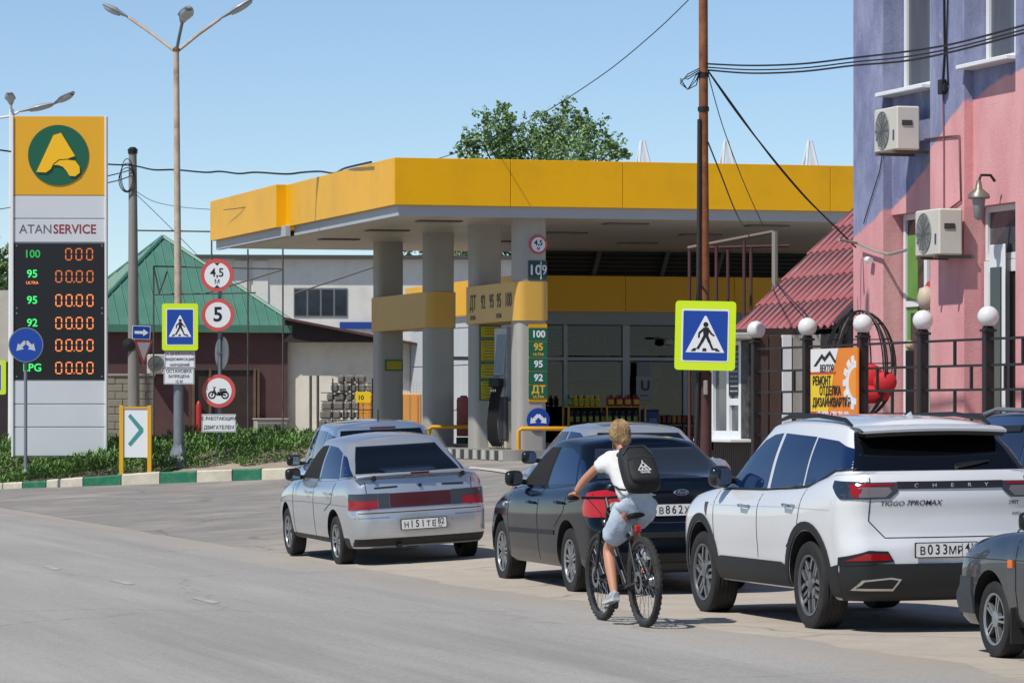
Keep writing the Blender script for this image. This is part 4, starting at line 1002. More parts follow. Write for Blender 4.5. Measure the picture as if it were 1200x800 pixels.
qx0, qx1 = shx(752), shx(822); zq2 = zy(489, DSH-1)-ZS
for z in (zq2-.16, zq2-.44, zq2-.72): MB().box(((qx0+qx1)/2, -1.0, z), (qx1-qx0, .4, .03)).build('shelf', mDK, R2)
for x in (qx0, qx1): MB().box((x, -1.0, (zq2)/2), (.04, .4, zq2)).build('upright', mDK, R2)
meP = [MB().box((0, 0, .1), (.11, .14, .2), .02).mesh('packet', mat('packet%d' % i, c_, .5)) for i, c_ in enumerate(('#8a5a1e', '#a06a20', '#5e3a1a', '#6d2c1c'))]
for r_ in range(3):
    for i in range(11):
        o = link('packet', meP[(i*7+r_*3) % 4]); o.matrix_world = RW @ Matrix.Translation((qx0+.08+i*(qx1-qx0-.1)/11, -1.03, zq2-.145-.28*r_)); tag(o, 'small brown or orange packet on the low dark rack by shop door', 'packet', 'packets on the low rack')
t = thing('blue_cooler', 'small blue cooler box between the two racks', 'cooler', RW @ Vector((shx(742), -1.3, 0)), TH)
zc_ = zy(481, DSH-1.2)-ZS; MB().box((0, 0, zc_/2), (.36, .4, zc_), .02).build('body', mat('cooler_blue', '#1f3b70', .5, var=.1), t); MB().box((.02, -.205, zc_-.28), (.2, .012, .2)).build('panel', mat('cooler_label', '#5b79a8', .5), t); MB().box((0, 0, zc_+.015), (.38, .42, .03), .01).build('lid', mat('cooler_lid', '#2a4a86', .5), t)
t = thing('outdoor_lampshade', 'grey flat wall light over the shop door beside the crossing sign', 'light', RW @ Vector((shx(779), -.3, fz(398))), TH)
MB().box((0, 0, .06), (.62, .5, .05), .02).build('hood', mat('lamp_hood', '#8a8a86', .5), t); MB().lathe([(.1, .04), (.12, -.1), (.001, -.14)], 12).build('bulb_housing', mat('lamp_hood2', '#a09e98', .5), t)
# dark ribbed band between shop fascia and canopy: rear louvre screen
lv = thing('louvre_screen', 'dark horizontal louvre screen between shop fascia and canopy ceiling', 'louvre', Wd(aS, bS, ZS), TH)
z0, z1 = zF1+.0, hs_+.35
MB().box((SW/2+.5, .5, (z0+z1)/2), (SW, .04, z1-z0)).build('backing', mat('louvre_back', '#1c1b1b', .8), lv)
for i in range(9): MB().box((SW/2+.5, .44, z0+.05+i*(z1-z0)/9), (SW, .06, .03), .006).build('louvre', mat('louvre', '#3b3937', .6), lv)
for px_ in (706, 786, 850): MB().tube([(shx(px_)-.15, .3, z0), (shx(px_)+.12, .3, z1)], .06, 6).build('brace', mat('brace_grey', '#5a5855', .6), lv)
# white truss peaks on the roof
mTR = mat('truss_white', '#d5d7d8', .5, var=.04)
for px_ in (753, 851, 949):
    D_ = 84; b_ = P(px_, 0, D_); t = thing('roof_truss_peak', 'small white truss peak above the canopy, %s of three' % {753: 'leftmost', 851: 'middle', 949: 'rightmost'}[px_], 'truss', (b_.x, D_, zTop-.2), TH)
    hh = zy(165, D_)-zTop+.2
    for sx in (-1, 1):
        for sy in (-1, 1): MB().tube([(sx*.22+.02, sy*.22, 0), (sx*.03, 0, hh)], .03, 6).build('leg', mTR, t)
    MB().add([(-.05, -.2, 0), (.24, -.2, 0), (.05, -.02, hh*.98), (0, -.02, hh*.98), (-.05, -.17, 0), (.24, -.17, 0), (.05, .0, hh*.98), (0, .0, hh*.98)], [(0, 1, 2, 3), (7, 6, 5, 4), (0, 4, 5, 1), (1, 5, 6, 2), (2, 6, 7, 3), (3, 7, 4, 0)]).build('gusset', mTR, t)
# ================================================================== rusty pole with crossing sign
DPo = 52.5; p = P(825, 0, DPo); zb = zw(p.x, p.y)
po = thing('rusty_pole', 'tall rusty steel pole carrying cables and the large crossing sign', 'pole', (p.x, DPo, zb-.05))
def LP_(px, py, dy=0): return P(px, py, DPo+dy)-Vector((p.x, DPo, zb-.05))
MB().tube([(0, 0, 0), LP_(826, 440), LP_(824.5, 180), LP_(824, -60)], [.078, .076, .066, .062], 12).build('shaft', mRUST, po, smooth=40)
MB().tube([LP_(826, 545, .0), LP_(826, 436)], .095, 12).build('lower_sleeve', mat('sleeve_brown', '#4b2f2c', .7, var=.2), po, smooth=40)
for py in (88, 128): MB().lathe([(.072, -.03), (.078, -.03), (.078, .03), (.072, .03)], 14, M=Matrix.Translation(LP_(824.3, py))).build('band', mBLACK, po)
MB().tube([LP_(819.5, 140, -.06), LP_(819, 240, -.07), LP_(818, 352, -.08)], .028, 8).build('conduit', mat('conduit_black', '#26211f', .6), po, smooth=40)
for x0, x1 in ((816, 815), (830, 832)): MB().tube([LP_(819, 330, -.09), LP_(x0, 345, -.1), LP_(x1, 362, -.14), LP_(x1+4 if x0 > 820 else x1-8, 378, -.16)], .010, 6).build('loose_wire', mBLACK, po)
MB().tube([LP_(818, 436, -.08), LP_(817, 480, -.08), LP_(815, 530, -.08)], .03, 8).build('conduit', MATS['conduit_black'], po)
for k_ in range(3):
    MB().tube([LP_(820, 80+k_*2, -.08), LP_(806, 87+k_*3), LP_(797, 98-k_*3), LP_(806, 105), LP_(816, 100-k_*6), LP_(820, 84, -.08)], .008, 5).build('cable_loop', mBLACK, po)
sP = FPX/52.3
ped_sign('pedestrian_crossing_sign', 'large lime-framed pedestrian crossing sign with two cables on the rusty pole', 826.5, 393.2, 52.3, 71/sP, 81/sP, 52/sP, 58/sP, rz=math.radians(-4), tilt=math.radians(1.2))
t = thing('meter_box', 'small pale box strapped on the rusty pole below the sign', 'box', P(827, 454, 52.38)); MB().box((0, 0, 0), (.06, .05, .2), .01).build('case', mat('box_pale', '#8f8a80', .6), t); MB().tube([(0, 0, -.1), (-.01, -.01, -.16)], .01, 6).build('cable_tail', mBLACK, t)

# ================================================================== pink building
FB = 20.0; a_far = aat(1000, FB); a_near = 30.0; zPB = .3; HT = 10.5
pk = thing('pink_building', 'pink and violet painted plaster building at right', 'building', Wd(a_far, FB, zPB), TH+PI)   # local x = towards road(-v)… local y = towards camera
# local frame: +Y runs along the facade towards the camera, +X out of the facade towards the road
pk.rotation_euler = (0, 0, TH+PI)
def fy(px, off=0): return a_far-aat(px, FB-off)                        # distance along facade from far corner
def fzz(px, py, off=0): return EYE+(HOR-py)*Dat(px, FB-off)/FPX-zPB
def pink_mat():
    m = bpy.data.materials.new('painted_plaster'); m.use_nodes = True; nt = m.node_tree; N = nt.nodes; L = nt.links; pr = N['Principled BSDF']
    tc = N.new('ShaderNodeTexCoord'); sx = N.new('ShaderNodeSeparateXYZ'); L.new(tc.outputs['Object'], sx.inputs[0])
    # painted boundary rises along the facade
    fc = N.new('ShaderNodeFloatCurve'); cm = fc.mapping; cv = cm.curves[0]
    pts = [(0, 3.93), (2, 4.60), (3.2, 5.17), (4.15, 5.62), (6.1, 5.86), (8, 5.6), (10, 4.2)]
    while len(cv.points) < len(pts): cv.points.new(.5, .5)
    for q, (x, y) in zip(cv.points, pts): q.location = (x/10, y/10)
    cm.update()
    d = N.new('ShaderNodeMath'); d.operation = 'DIVIDE'; d.inputs[1].default_value = 10; L.new(sx.outputs[1], d.inputs[0]); L.new(d.outputs[0], fc.inputs['Value'])
    mu = N.new('ShaderNodeMath'); mu.operation = 'MULTIPLY'; mu.inputs[1].default_value = 10; L.new(fc.outputs[0], mu.inputs[0])
    nz = N.new('ShaderNodeTexNoise'); nz.inputs['Scale'].default_value = 3; nz.inputs['Detail'].default_value = 6; L.new(tc.outputs['Object'], nz.inputs['Vector'])
    su = N.new('ShaderNodeMath'); su.operation = 'SUBTRACT'; L.new(sx.outputs[2], su.inputs[0]); L.new(mu.outputs[0], su.inputs[1])
    nn = N.new('ShaderNodeMapRange'); nn.inputs[3].default_value = -.07; nn.inputs[4].default_value = .07; L.new(nz.outputs[0], nn.inputs[0])
    ad = N.new('ShaderNodeMath'); ad.operation = 'ADD'; L.new(su.outputs[0], ad.inputs[0]); L.new(nn.outputs[0], ad.inputs[1])
    st_ = N.new('ShaderNodeMapRange'); st_.inputs[1].default_value = -.02; st_.inputs[2].default_value = .025; L.new(ad.outputs[0], st_.inputs[0])
    def noise(s, de=7, stretch=None):
        n = N.new('ShaderNodeTexNoise'); n.inputs['Scale'].default_value = s; n.inputs['Detail'].default_value = de; n.inputs['Roughness'].default_value = .7
        if stretch:
            mp = N.new('ShaderNodeMapping'); mp.inputs['Scale'].default_value = (1, 1, stretch); L.new(tc.outputs['Object'], mp.inputs[0]); L.new(mp.outputs[0], n.inputs['Vector'])
        else: L.new(tc.outputs['Object'], n.inputs['Vector'])
        return n.outputs[0]
    def mix(f, a, b):
        x = N.new('ShaderNodeMix'); x.data_type = 'RGBA'; L.new(f, x.inputs[0])
        for i, v in ((6, a), (7, b)):
            if isinstance(v, str): x.inputs[i].default_value = hx(v)
            else: L.new(v, x.inputs[i])
        return x.outputs[2]
    def rng(s, a, b, c=0, dd=1):
        r = N.new('ShaderNodeMapRange'); r.inputs[1].default_value = a; r.inputs[2].default_value = b; r.inputs[3].default_value = c; r.inputs[4].default_value = dd; L.new(s, r.inputs[0]); return r.outputs[0]
    vio = mix(rng(noise(1.6, 8, .5), .38, .62), '#6f7494', '#8f94b0'); vio = mix(rng(noise(2.5, 9), .6, .7, 0, .7), vio, '#b4aeb8')
    pin = mix(rng(noise(1.3, 8, .35), .35, .65), '#cb8c90', '#daa5a5'); pin = mix(rng(noise(4, 9), .62, .75, 0, .5), pin, '#b47a7e')
    col = mix(st_.outputs[0], pin, vio)
    L.new(col, pr.inputs['Base Color']); pr.inputs['Roughness'].default_value = .9; pr.inputs['Specular IOR Level'].default_value = .25
    b = N.new('ShaderNodeBump'); b.inputs['Strength'].default_value = .5; b.inputs['Distance'].default_value = .015; L.new(noise(22, 6), b.inputs['Height']); L.new(b.outputs[0], pr.inputs['Normal'])
    return m
mPK = pink_mat()
LEN = a_far-a_near; RC = .13                                           # recess depth of the bays
# facade pieces: pilasters full height; bays with openings
def wall(x0, x1, y0, y1, z0, z1, nm='wall'): return MB().box(((x0+x1)/2, (y0+y1)/2, (z0+z1)/2), (x1-x0, y1-y0, z1-z0)).build(nm, mPK, pk)
bays = [(fy(1035), fy(1090)), (fy(1130), fy(1190))]
pil = [(0, bays[0][0]), (bays[0][1], bays[1][0]), (bays[1][1], LEN)]
for y0, y1 in pil: wall(-.6, 0, y0, y1, 0, HT, 'pilaster')
wall(-10, -.6, 0, .5, 0, HT, 'end_wall'); wall(-10, -9.6, .5, LEN, 0, HT, 'rear_wall'); MB().box((-5, LEN/2, HT-.1), (9.4, LEN, .2)).build('roof_slab', mCONC, pk)
sillz = [(fzz(1062, 109), HT), (fzz(1160, 76), HT)]
doorz = [fzz(1072, 247), fzz(1165, 238)]
def window(y0, y1, z0, z1, mull=(.45,), name='window', glass=mGLASS, setb=.34, fw=.07, trans=None):
    # frame, panes, in a wall opening; plane set back from the facade
    x = -setb; fr_ = MB()
    fr_.box((x, y0+fw/2, (z0+z1)/2), (.07, fw, z1-z0)); fr_.box((x, y1-fw/2, (z0+z1)/2), (.07, fw, z1-z0))
    fr_.box((x, (y0+y1)/2, z0+fw/2), (.068, y1-y0-2*fw, fw)); fr_.box((x, (y0+y1)/2, z1-fw/2), (.068, y1-y0-2*fw, fw))
    for q in mull: fr_.box((x+.003, y0+(y1-y0)*q, (z0+z1)/2), (.075, fw*1.4, z1-z0-2*fw))
    if trans: 
        for q in trans: fr_.box((x+.001, (y0+y1)/2, z0+(z1-z0)*q), (.072, y1-y0-2*fw, fw))
    w_ = fr_.build(name, mWPVC, pk); cuts_ = [0]+list(mull)+[1]
    for a_, b_ in zip(cuts_, cuts_[1:]):
        ya, yb = y0+(y1-y0)*a_+fw*.75, y0+(y1-y0)*b_-fw*.75
        zz_ = [0]+list(trans or [])+[1]
        for c_, d_ in zip(zz_, zz_[1:]):
            MB().box((x-.01, (ya+yb)/2, z0+(z1-z0)*(c_+d_)/2), (.02, yb-ya, (z1-z0)*(d_-c_)-fw*1.3)).build('pane', glass, w_)
    return w_
mCUR = mat('curtained_glass', '#4a4f55', .1, var=.25, vs_=2, streak=8)
for (y0, y1), (sz, _), dz in zip(bays, sillz, doorz):
    wall(-.6, -RC, y0, y1, dz, sz, 'bay_wall')
    w_ = window(y0+.02, y1-.02, sz+.06, sz+3.0, (.62,), glass=mCUR, fw=.1); wall(-.6, -RC, y0, y1, sz+3.02, HT, 'bay_wall')
    MB().box((-.12, (y0+y1)/2, sz+.03), (.5, y1-y0-.01, .06), .01).build('sill', mWPVC, w_)
    MB().box((-.5, (y0+y1)/2, (sz+dz)/2+4), (.06, y1-y0, .05)).build('inner_reveal', mPK, pk) if False else None
# lower openings
mGRN = mat('green_film', '#5c8f3c', .4, var=.15)
y0, y1 = bays[0]; zt = doorz[0]
w1 = window(y0+.05, y1-.02, .5, zt, (.5,), 'glazed_front', mat('door_glass', '#3a3432', .06, spec=.6), .32, .08, (.66,))
MB().box((-.318, y0+.33, zt*.80), (.012, .38, zt*.26)).build('green_panel', mGRN, w1); MB().box((-.316, y0+.2, zt*.5), (.012, .12, zt*.36)).build('green_panel', mGRN, w1)
y0, y1 = bays[1]
w2 = window(y0+.05, y1-.02, fzz(1165, 302), doorz[1], (), 'fanlight', mat('fan_glass', '#454a50', .08, var=.2), .32, .08)
w3 = window(y0+.05, y1-.02, .5, fzz(1165, 302)-.01, (.4,), 'entrance_door', mat('door_glass2', '#2c2624', .06), .30, .16)
MB().box((-.16, y0+.75, 2.1), (.03, .5, 3.1), .01).build('open_door_leaf', mWPVC, w3); MB().box((-.14, y0+.75, 2.35), (.03, .34, 2.0)).build('pane', mGLASS, w3)
MB().tube([(-.22, y0+.42, 1.75), (-.18, y0+.42, 1.75), (-.18, y0+.55, 1.75)], .012, 6).build('door_handle', mWPVC, w3)
# red and cream lantern decoration behind the glass front
t = thing('paper_lantern', 'red and cream round lantern hanging in the pink building doorway', 'lantern', pk.matrix_basis @ Vector((-.16, fy(1077, .1), fzz(1077, 345))))
mb = MB(); mb.lathe([(.001, -.2), (.13, -.17), (.19, -.05), (.19, .05), (.13, .17), (.001, .2)], 20); mb.build('globe', mat('lantern_red', '#a02c30', .6), t, smooth=60)
MB().lathe([(.001, -.17), (.10, -.13), (.13, 0), (.10, .13), (.001, .17)], 16, M=Matrix.Translation((-.15, -.09, -.06))).build('cream_globe', mat('lantern_cream', '#b8ab98', .6), t, smooth=60)
MB().tube([(0, 0, .2), (0, 0, .45)], .008, 5).build('cord', mBLACK, t)
# air conditioners on brackets
def on_face(px, py, off): return pk.matrix_basis @ Vector((off, fy(px, off), fzz(px, py, off)))
RZ_AC = TH+PI-PI/2+PI   # front faces the road
e = on_face(1051, 178, .30); ac_unit('air_conditioner', 'beige air conditioner on the violet wall under the upper window', e, TH-PI/2, .85, .34, .60, grille='#77766e')
e = on_face(1100, 300, .26); ac_unit('air_conditioner', 'white air conditioner on the pink wall above the glass front', e, TH-PI/2, .85, .34, .62, grille='#6d6f70')
for px_, py_ in ((1062, 146), (1112, 268)):
    q0 = on_face(px_+3, py_, .2); t = thing('insulated_pipe', 'bent white insulated pipe of the %s air conditioner' % ('upper' if py_ < 200 else 'lower'), 'pipe', q0)
    MB().tube([(0, 0, 0), (.06, -.05, .06), (.09, -.08, -.05), (.05, -.03, -.2), (-.04, 0, -.25)], .022, 8).build('tube', mWPVC, t, smooth=60)
# wall lamp, conduits, junction box
t = thing('wall_lantern', 'grey bell-shaped wall lamp beside the pink entrance', 'lamp', on_face(1147, 232, .22))
MB().lathe([(.001, .24), (.03, .23), (.05, .12), (.14, .05), (.15, .0), (.13, -.01)], 16).build('shade', mat('lamp_bronze', '#7d776c', .4, .4), t, smooth=50)
MB().lathe([(.09, -.01), (.06, -.26), (.001, -.3)], 12).build('glass', mat('lamp_gl', '#8e9190', .2), t, smooth=50)
MB().tube([(0, 0, .22), (.03, 0, .3), (.16, .04, .3), (.22, .06, .22)], .02, 6).build('bracket', mBLACK, t)
def cable(name, label, pts, r, m, cat='cable'):
    c_ = pts[len(pts)//2]; o = MB().tube([q-c_ for q in pts], r, 6).build(name, m, None, smooth=60); o.location = c_; return tag(o, label, cat)
F = lambda px, py, off=.02: on_face(px, py, off)
cable('wall_cable', 'black cable running down the violet wall between the upper windows', [F(1106, -20), F(1107, 60), F(1105, 95)], .016, mBLACK)
cable('wall_cable', 'thin second cable beside the junction box on violet wall', [F(1111, -20), F(1109, 50), F(1111, 100), F(1106, 108)], .010, mBLACK)
cable('wall_conduit', 'thin brown conduit dropping down the pink pilaster', [F(1105, 108), F(1106, 180), F(1106, 245)], .010, mat('conduit_pink', '#8a5a66', .7), 'conduit')
cable('wall_conduit', 'bent rusty bar bracket on the pink wall below upper windows', [F(1084, 163), F(1110, 160), F(1124, 159), F(1125, 200), F(1126, 235), F(1110, 247)], .013, mat('bar_brown', '#6e4a44', .7), 'conduit')
cable('wall_cable', 'black cable hanging from the upper air conditioner', [F(1034, 180), F(1031, 200), F(1020, 235), F(1012, 262)], .008, mBLACK)
t = thing('junction_box', 'small black junction box on the violet wall between windows', 'box', F(1104, 102, .05), TH+PI); MB().box((0, 0, 0), (.08, .14, .2), .01).build('case', mBLACK, t); MB().box((0, .1, -.02), (.06, .06, .1), .01).build('connector', mBLACK, t)
cable('drain_pipe', 'thin grey pipe from the red roof sagging to the pink wall', [P(983, 281, 54.6), F(1005, 285, .1), F(1025, 294, .08), F(1042, 298, .1), F(1062, 293, .2)], .022, mat('pipe_grey', '#8f8f8a', .6), 'pipe')
t = thing('wall_camera', 'small white camera on the pink pilaster', 'camera', F(1017, 304, .08), TH); MB().cyl((0, .03, 0), (0, -.1, -.02), .045, n=12).build('body', mWPVC, t); MB().box((.06, 0, 0), (.06, .04, .04)).build('mount', mWPVC, t)

# ================================================================== kiosk and lean-to with red tile-sheet roof
mRR = mat('red_roof_sheet', '#9a5356', .6, var=.1, vs_=1.5, dirt=.6, dirtcol='#a08280', ds=2)
aN, aF = a_far+.08, a_far+4.6; be, bt = 19.75, 22.3; zE2 = zy(384, 56.3); zT2 = zE2+2.45
ln = thing('lean_to', 'small lean-to with red corrugated roof against the pink building', 'shed', Wd(aN, be, .5), TH)
# local: x = into the building (v), y = away (u)
dx, dz, LY = bt-be, zT2-zE2, aF-aN
for r_ in range(6):                                                    # overlapping courses of corrugated sheet
    mb = MB(); t0, t1 = r_/6-.012, (r_+1)/6; rows = []
    for t_, l_ in ((t0, .035), (t0, .05), (t1, .012)):
        rows.append([(dx*t_-.02*0, LY*j/72, zE2-.5+dz*t_+l_+.028*math.sin(2*PI*j/4.5)) for j in range(73)])
    mb.grid(rows).build('roof_sheet', mRR, ln, smooth=40)
MB().add([(0, LY-.02, zE2-.53), (dx, LY-.02, zT2-.53), (dx, .05, zT2-.53), (0, .05, zE2-.53), (0, LY-.02, zE2-.47), (dx, LY-.02, zT2-.47), (dx, .05, zT2-.47), (0, .05, zE2-.47)], [(0, 1, 2, 3), (4, 7, 6, 5), (0, 4, 5, 1), (1, 5, 6, 2), (2, 6, 7, 3), (3, 7, 4, 0)]).build('roof_boarding', mat('dark_timber2', '#3a2c2c', .8), ln)
MB().tube([(0, -.02, zE2-.47), (dx, -.02, zT2-.47)], .05, 6).build('verge_board', mat('dark_timber3', '#33262a', .8), ln)
for i in range(9):                                                     # gable boards
    x0 = .1+i*.27; MB().box((x0+.13, .1, (zE2-.5+dz*(x0/dx))/2), (.255, .03, zE2-.5+dz*(x0/dx))).build('gable_board', mat('weathered_board', '#807a74', .9, var=.15, streak=6), ln)
wl_ = [(0, .7, '#2c2320', 'siding'), (.7, 1.2, '#8f8a84', 'grey_panel'), (1.2, 1.7, '#d6d4cf', 'white_frame'), (1.7, 2.6, '#4a3730', 'siding'), (2.6, LY, '#2c2320', 'siding')]
for y0, y1, c_, nm in wl_:
    n = max(1, int((y1-y0)/.16)) if nm == 'siding' else 1
    for i in range(n):
        w_ = (y1-y0)/n; MB().box((.06, y0+w_*(i+.5), (zE2-.6)/2), (.05 if nm != 'white_frame' else .09, w_-.012, zE2-.6), .006).build(nm, mat('wall'+c_, c_, .7, var=.12), ln)
MB().box((.15, LY/2, (zE2-.6)/2), (.1, LY-.1, zE2-.6)).build('back_wall', mDK, ln)
# kiosk with serving window further along
kb = 19.0; k0, k1 = aat(882, kb), aat(836, kb)
ks = thing('kiosk', 'small kiosk with white serving window and brown sheet siding', 'kiosk', Wd(k0, kb, .5), TH)
KL2 = k1-k0; kzz = lambda px, py: zy(py, Dat(px, kb))-.5
zs0, zs1, zk = kzz(855, 514), kzz(855, 400), kzz(855, 386)
MB().box((.75, KL2/2, zk/2), (1.4, KL2, zk)).build('body', mat('kiosk_dark', '#38302c', .7, var=.1), ks)
n = int(KL2/.09)
for i in range(n): MB().tube([(.03, (i+.5)*KL2/n, 0), (.03, (i+.5)*KL2/n, zs0-.03)], .04, 6).build('siding_rib', mat('brown_sheet', '#4a3a31', .6, var=.15), ks)
kf = MB(); ya, yb = .45, KL2-.05
for y in (ya, ya+(yb-ya)*.42, yb): kf.box((0, y, (zs0+zs1)/2), (.09, .11, zs1-zs0))
for z in (zs0+.06, zs1-.06): kf.box((0, (ya+yb)/2, z), (.088, yb-ya-.12, .12))
kf.box((.002, (ya+ya+(yb-ya)*.42)/2, zs0+(zs1-zs0)*.38), (.088, (yb-ya)*.42-.12, .1))
kfo = kf.build('window_frame', mWPVC, ks); MB().box((.02, (ya+yb)/2, (zs0+zs1)/2), (.03, yb-ya-.05, zs1-zs0-.05)).build('pane', mat('kiosk_glass', '#4d5258', .08), kfo)
mn = MB().box((-.03, ya+(yb-ya)*.21, zs0+(zs1-zs0)*.70), (.03, (yb-ya)*.36, (zs1-zs0)*.52), .005).build('menu_board', mSBLK, ks)
for i in range(9):
    for s_ in range(2): MB().box((-.047, ya+(yb-ya)*(.12+.14*s_), zs0+(zs1-zs0)*(.49+.05*i)), (.006, random.uniform(.12, .24), .022)).build('chalk_line', mat('chalk', '#9a9c98', .8), mn)
MB().box((-.02, .22, (zs0+zs1)/2), (.05, .34, zs1-zs0), .005).build('ornate_panel', mat('ornate', '#3d3a38', .7, var=.8, vs_=9), ks)
MB().box((-.14, KL2*.5, zs0-.02), (.4, KL2*.95, .05), .01).build('sill', mWPVC, ks)
MB().box((-.2, KL2*.45, zs1+.06), (.55, KL2*1.05, .1), .02).build('awning', mat('awning_grey', '#aeaca6', .6, var=.1), ks)
for x0, x1, m_, nm in ((.06, .24, mat('wall#4a3730', '#4a3730', .7, var=.12), 'end_siding'), (.25, .43, MATS['wall#4a3730'], 'end_siding'), (.44, .60, mWPVC, 'white_trim'), (.61, .78, mat('wall#8f8a84', '#8f8a84', .7, var=.12), 'end_panel'), (.79, .90, mWPVC, 'white_trim'), (.91, 1.15, MATS['wall#8f8a84'], 'end_panel')):
    MB().box(((x0+x1)/2, -.02, zk/2-.05), (x1-x0-.01, .05 if nm != 'white_trim' else .07, zk-.1), .006).build(nm, m_, ks)
# steel canopy frame behind the pole
sf2 = thing('scaffold', 'rust-red steel posts with sloping top bar behind the crossing sign', 'scaffold', P(850, 500, 63))
def S2(px, py, dy=0): return P(px, py, 63+dy)-P(850, 500, 63)
mRED = mat('red_oxide', '#4a2724', .7, var=.2)
for px_, y_ in ((808, 290), (839.5, 285), (872, 281), (880, 290), (853, 292)): MB().tube([S2(px_, 520, .5 if px_ in (880, 853) else 0), S2(px_, y_, .5 if px_ in (880, 853) else 0)],   .028, 6).build('post', mRED, sf2)
MB().tube([S2(806, 291), S2(906, 272)], .04, 6).build('top_bar', mat('bar_brown2', '#6a5a4c', .6), sf2); MB().tube([S2(808, 291, .5), S2(925, 288, .5)], .03, 6).build('rear_bar', mRED, sf2)
MB().tube([S2(908, 520, -.3), S2(908, 271, -.3)], .05, 8).build('corner_post', mat('post_grey', '#8b8378', .6, dirt=.4), sf2)

# ================================================================== fence with globe lamps
fb = 18.0; fpx = [830.0-0, 886, 947, 1012, 1082, 1158]; La = (aat(886, fb)-aat(1158, fb))/4
fa = [aat(886, fb)+La*(1-i) for i in range(0, 8)]
fnc = thing('fence', 'dark brown steel fence in front of the pink building', 'fence', Wd(0, fb, 0), TH)
zr_ = [2.61, 2.30, 2.01, 1.716, 1.42, 1.12, .82]
for i, a_ in enumerate(fa[1:], 1):
    zg_ = zg(a_, fb)
    MB().box((0, a_, (zg_+2.70)/2), (.115, .115, 2.70-zg_+.1), .008).build('post', mDBROWN, fnc)
    MB().box((0, a_, 2.71), (.16, .16, .03), .006).build('post_cap', mDBROWN, fnc)
    g_ = thing('globe_lamp', 'white globe lamp on the fence, %s from the crossing sign' % ['', 'first', 'second', 'third', 'fourth', 'fifth', 'sixth', 'seventh'][i], 'lamp', Wd(a_, fb, 2.72), 0, 'globe lamps on the fence')
    MB().lathe([(.05, 0), (.05, .03), (.07, .04)], 12).build('collar', mDBROWN, g_)
    MB().lathe([(.001, .03)]+[(.128*math.sin(PI*k_/12), .155-.128*math.cos(PI*k_/12)) for k_ in range(1, 12)]+[(.001, .283)], 24).build('globe', mat('opal_glass', '#d3d4d2', .3, spec=.5, var=.03), g_, smooth=80)
for i in range(0, 7):
    a0_, a1_ = fa[i], fa[i+1]
    if i == 0: continue
    for r_, z in enumerate(zr_):
        MB().box((0, (a0_+a1_)/2, z), (.03, a0_-a1_-.115, .03)).build('rail', mDBROWN, fnc)
        if r_ < len(zr_)-1:
            for q in ((.5,) if r_ % 2 == 0 else (.25, .75)): MB().box((0, a0_+(a1_-a0_)*q, (z+zr_[r_+1])/2), (.03, .04, z-zr_[r_+1]-.03)).build('short_bar', mDBROWN, fnc)
tag(MB().box((0, 0, 1.0), (.1, .1, 2.1), .01).build('gate_post', mBLACK), 'slim black post with cream knob behind the fence', 'post').location = Wd(aat(1066, 18.9), 18.9, .5)
o = MB().lathe([(.001, 2.05), (.05, 2.08), (.06, 2.12), (.04, 2.17), (.001, 2.18)], 12).build('knob', mat('cream', '#b8a98c', .5), bpy.data.objects['gate_post'], smooth=60)
# banner
bx0, bx1 = aat(951, 17.9), aat(1006, 17.9); bz0, bz1 = zy(493, Dat(978, 17.9)), zy(408, Dat(978, 17.9)); BWd = bx0-bx1; BH = bz1-bz0
bn = thing('banner', 'orange and yellow repair advertisement banner tied to the fence', 'banner', Wd(bx0, 17.9, bz0), TH-PI/2)   # local x runs towards camera along fence, faces road
MB().box((BWd/2, .0, BH/2), (BWd, .02, BH)).build('sheet', mat('banner_orange', '#df7f1e', .5, var=.05), bn)
def bp(poly, m, nm, k_): MB().pxz([(x*BWd, z*BH) for x, z in poly], -.012-k_*.002, -.0105).build(nm, m, bn)
mBW = mat('banner_white', '#dcdcdc', .5); mBY = mat('banner_yellow', '#e5c02a', .5); mBR = mat('banner_red', '#c4431c', .5)
bp([(.002, .68), (.48, .68), (.60, .998), (.002, .998)], mBW, 'white_field', 1); bp([(.002, .64), (.53, .64), (.545, .68), (.002, .68)], mBR, 'red_strip', 1)
bp([(.002, .12), (.38, .12), (.5, .64), (.002, .64)], mBY, 'yellow_field', 1); bp([(.002, .002), (.7, .002), (.55, .13), (.002, .13)], mBR, 'red_field', 2)
bp([(.07, .76), (.25, .93), (.31, .88), (.42, .97), (.55, .82), (.52, .80), (.42, .91), (.31, .82), (.25, .87), (.13, .76)], mSBLK, 'house_logo', 3)
for i in range(14):
    th = 2*PI*i/14; bp([(.95+.2*math.cos(th+d_)*r_, .52+.30*math.sin(th+d_)*r_) for d_, r_ in ((-.16, .9), (.16, .9), (.12, 1.25), (-.12, 1.25))] if math.cos(th) < .1 else [(.9, .5), (.91, .5), (.91, .51)], mBW, 'gear_tooth', 3)
bp([(min(.998, .97+.22*math.cos(2*PI*i/32)), .52+.30*math.sin(2*PI*i/32)) for i in range(8, 25)], mBW, 'gear_ring', 1); bp([(min(.998, .97+.15*math.cos(2*PI*i/32)), .52+.21*math.sin(2*PI*i/32)) for i in range(8, 25)], mat('banner_orange2', '#e8912e', .5), 'gear_core', 2)
text('ВЕКТОР', bn, (.36*BWd, -.019, .72*BH), .13, mSBLK, bold=.01)
for s_, x, z in (('РЕМОНТ', .05, .55), ('ОТДЕЛКА', .2, .41), ('ДИЗАЙН', .05, .25), ('КВАРТИР', .43, .25)): text(s_, bn, (x*BWd, -.019, z*BH), .16, mSBLK, bold=.02, align='LEFT', xs=1.0)
text('+7 978 678 70 00', bn, (.12*BWd, -.022, .06*BH), .17, mBW, bold=.02, align='LEFT', xs=1.0)
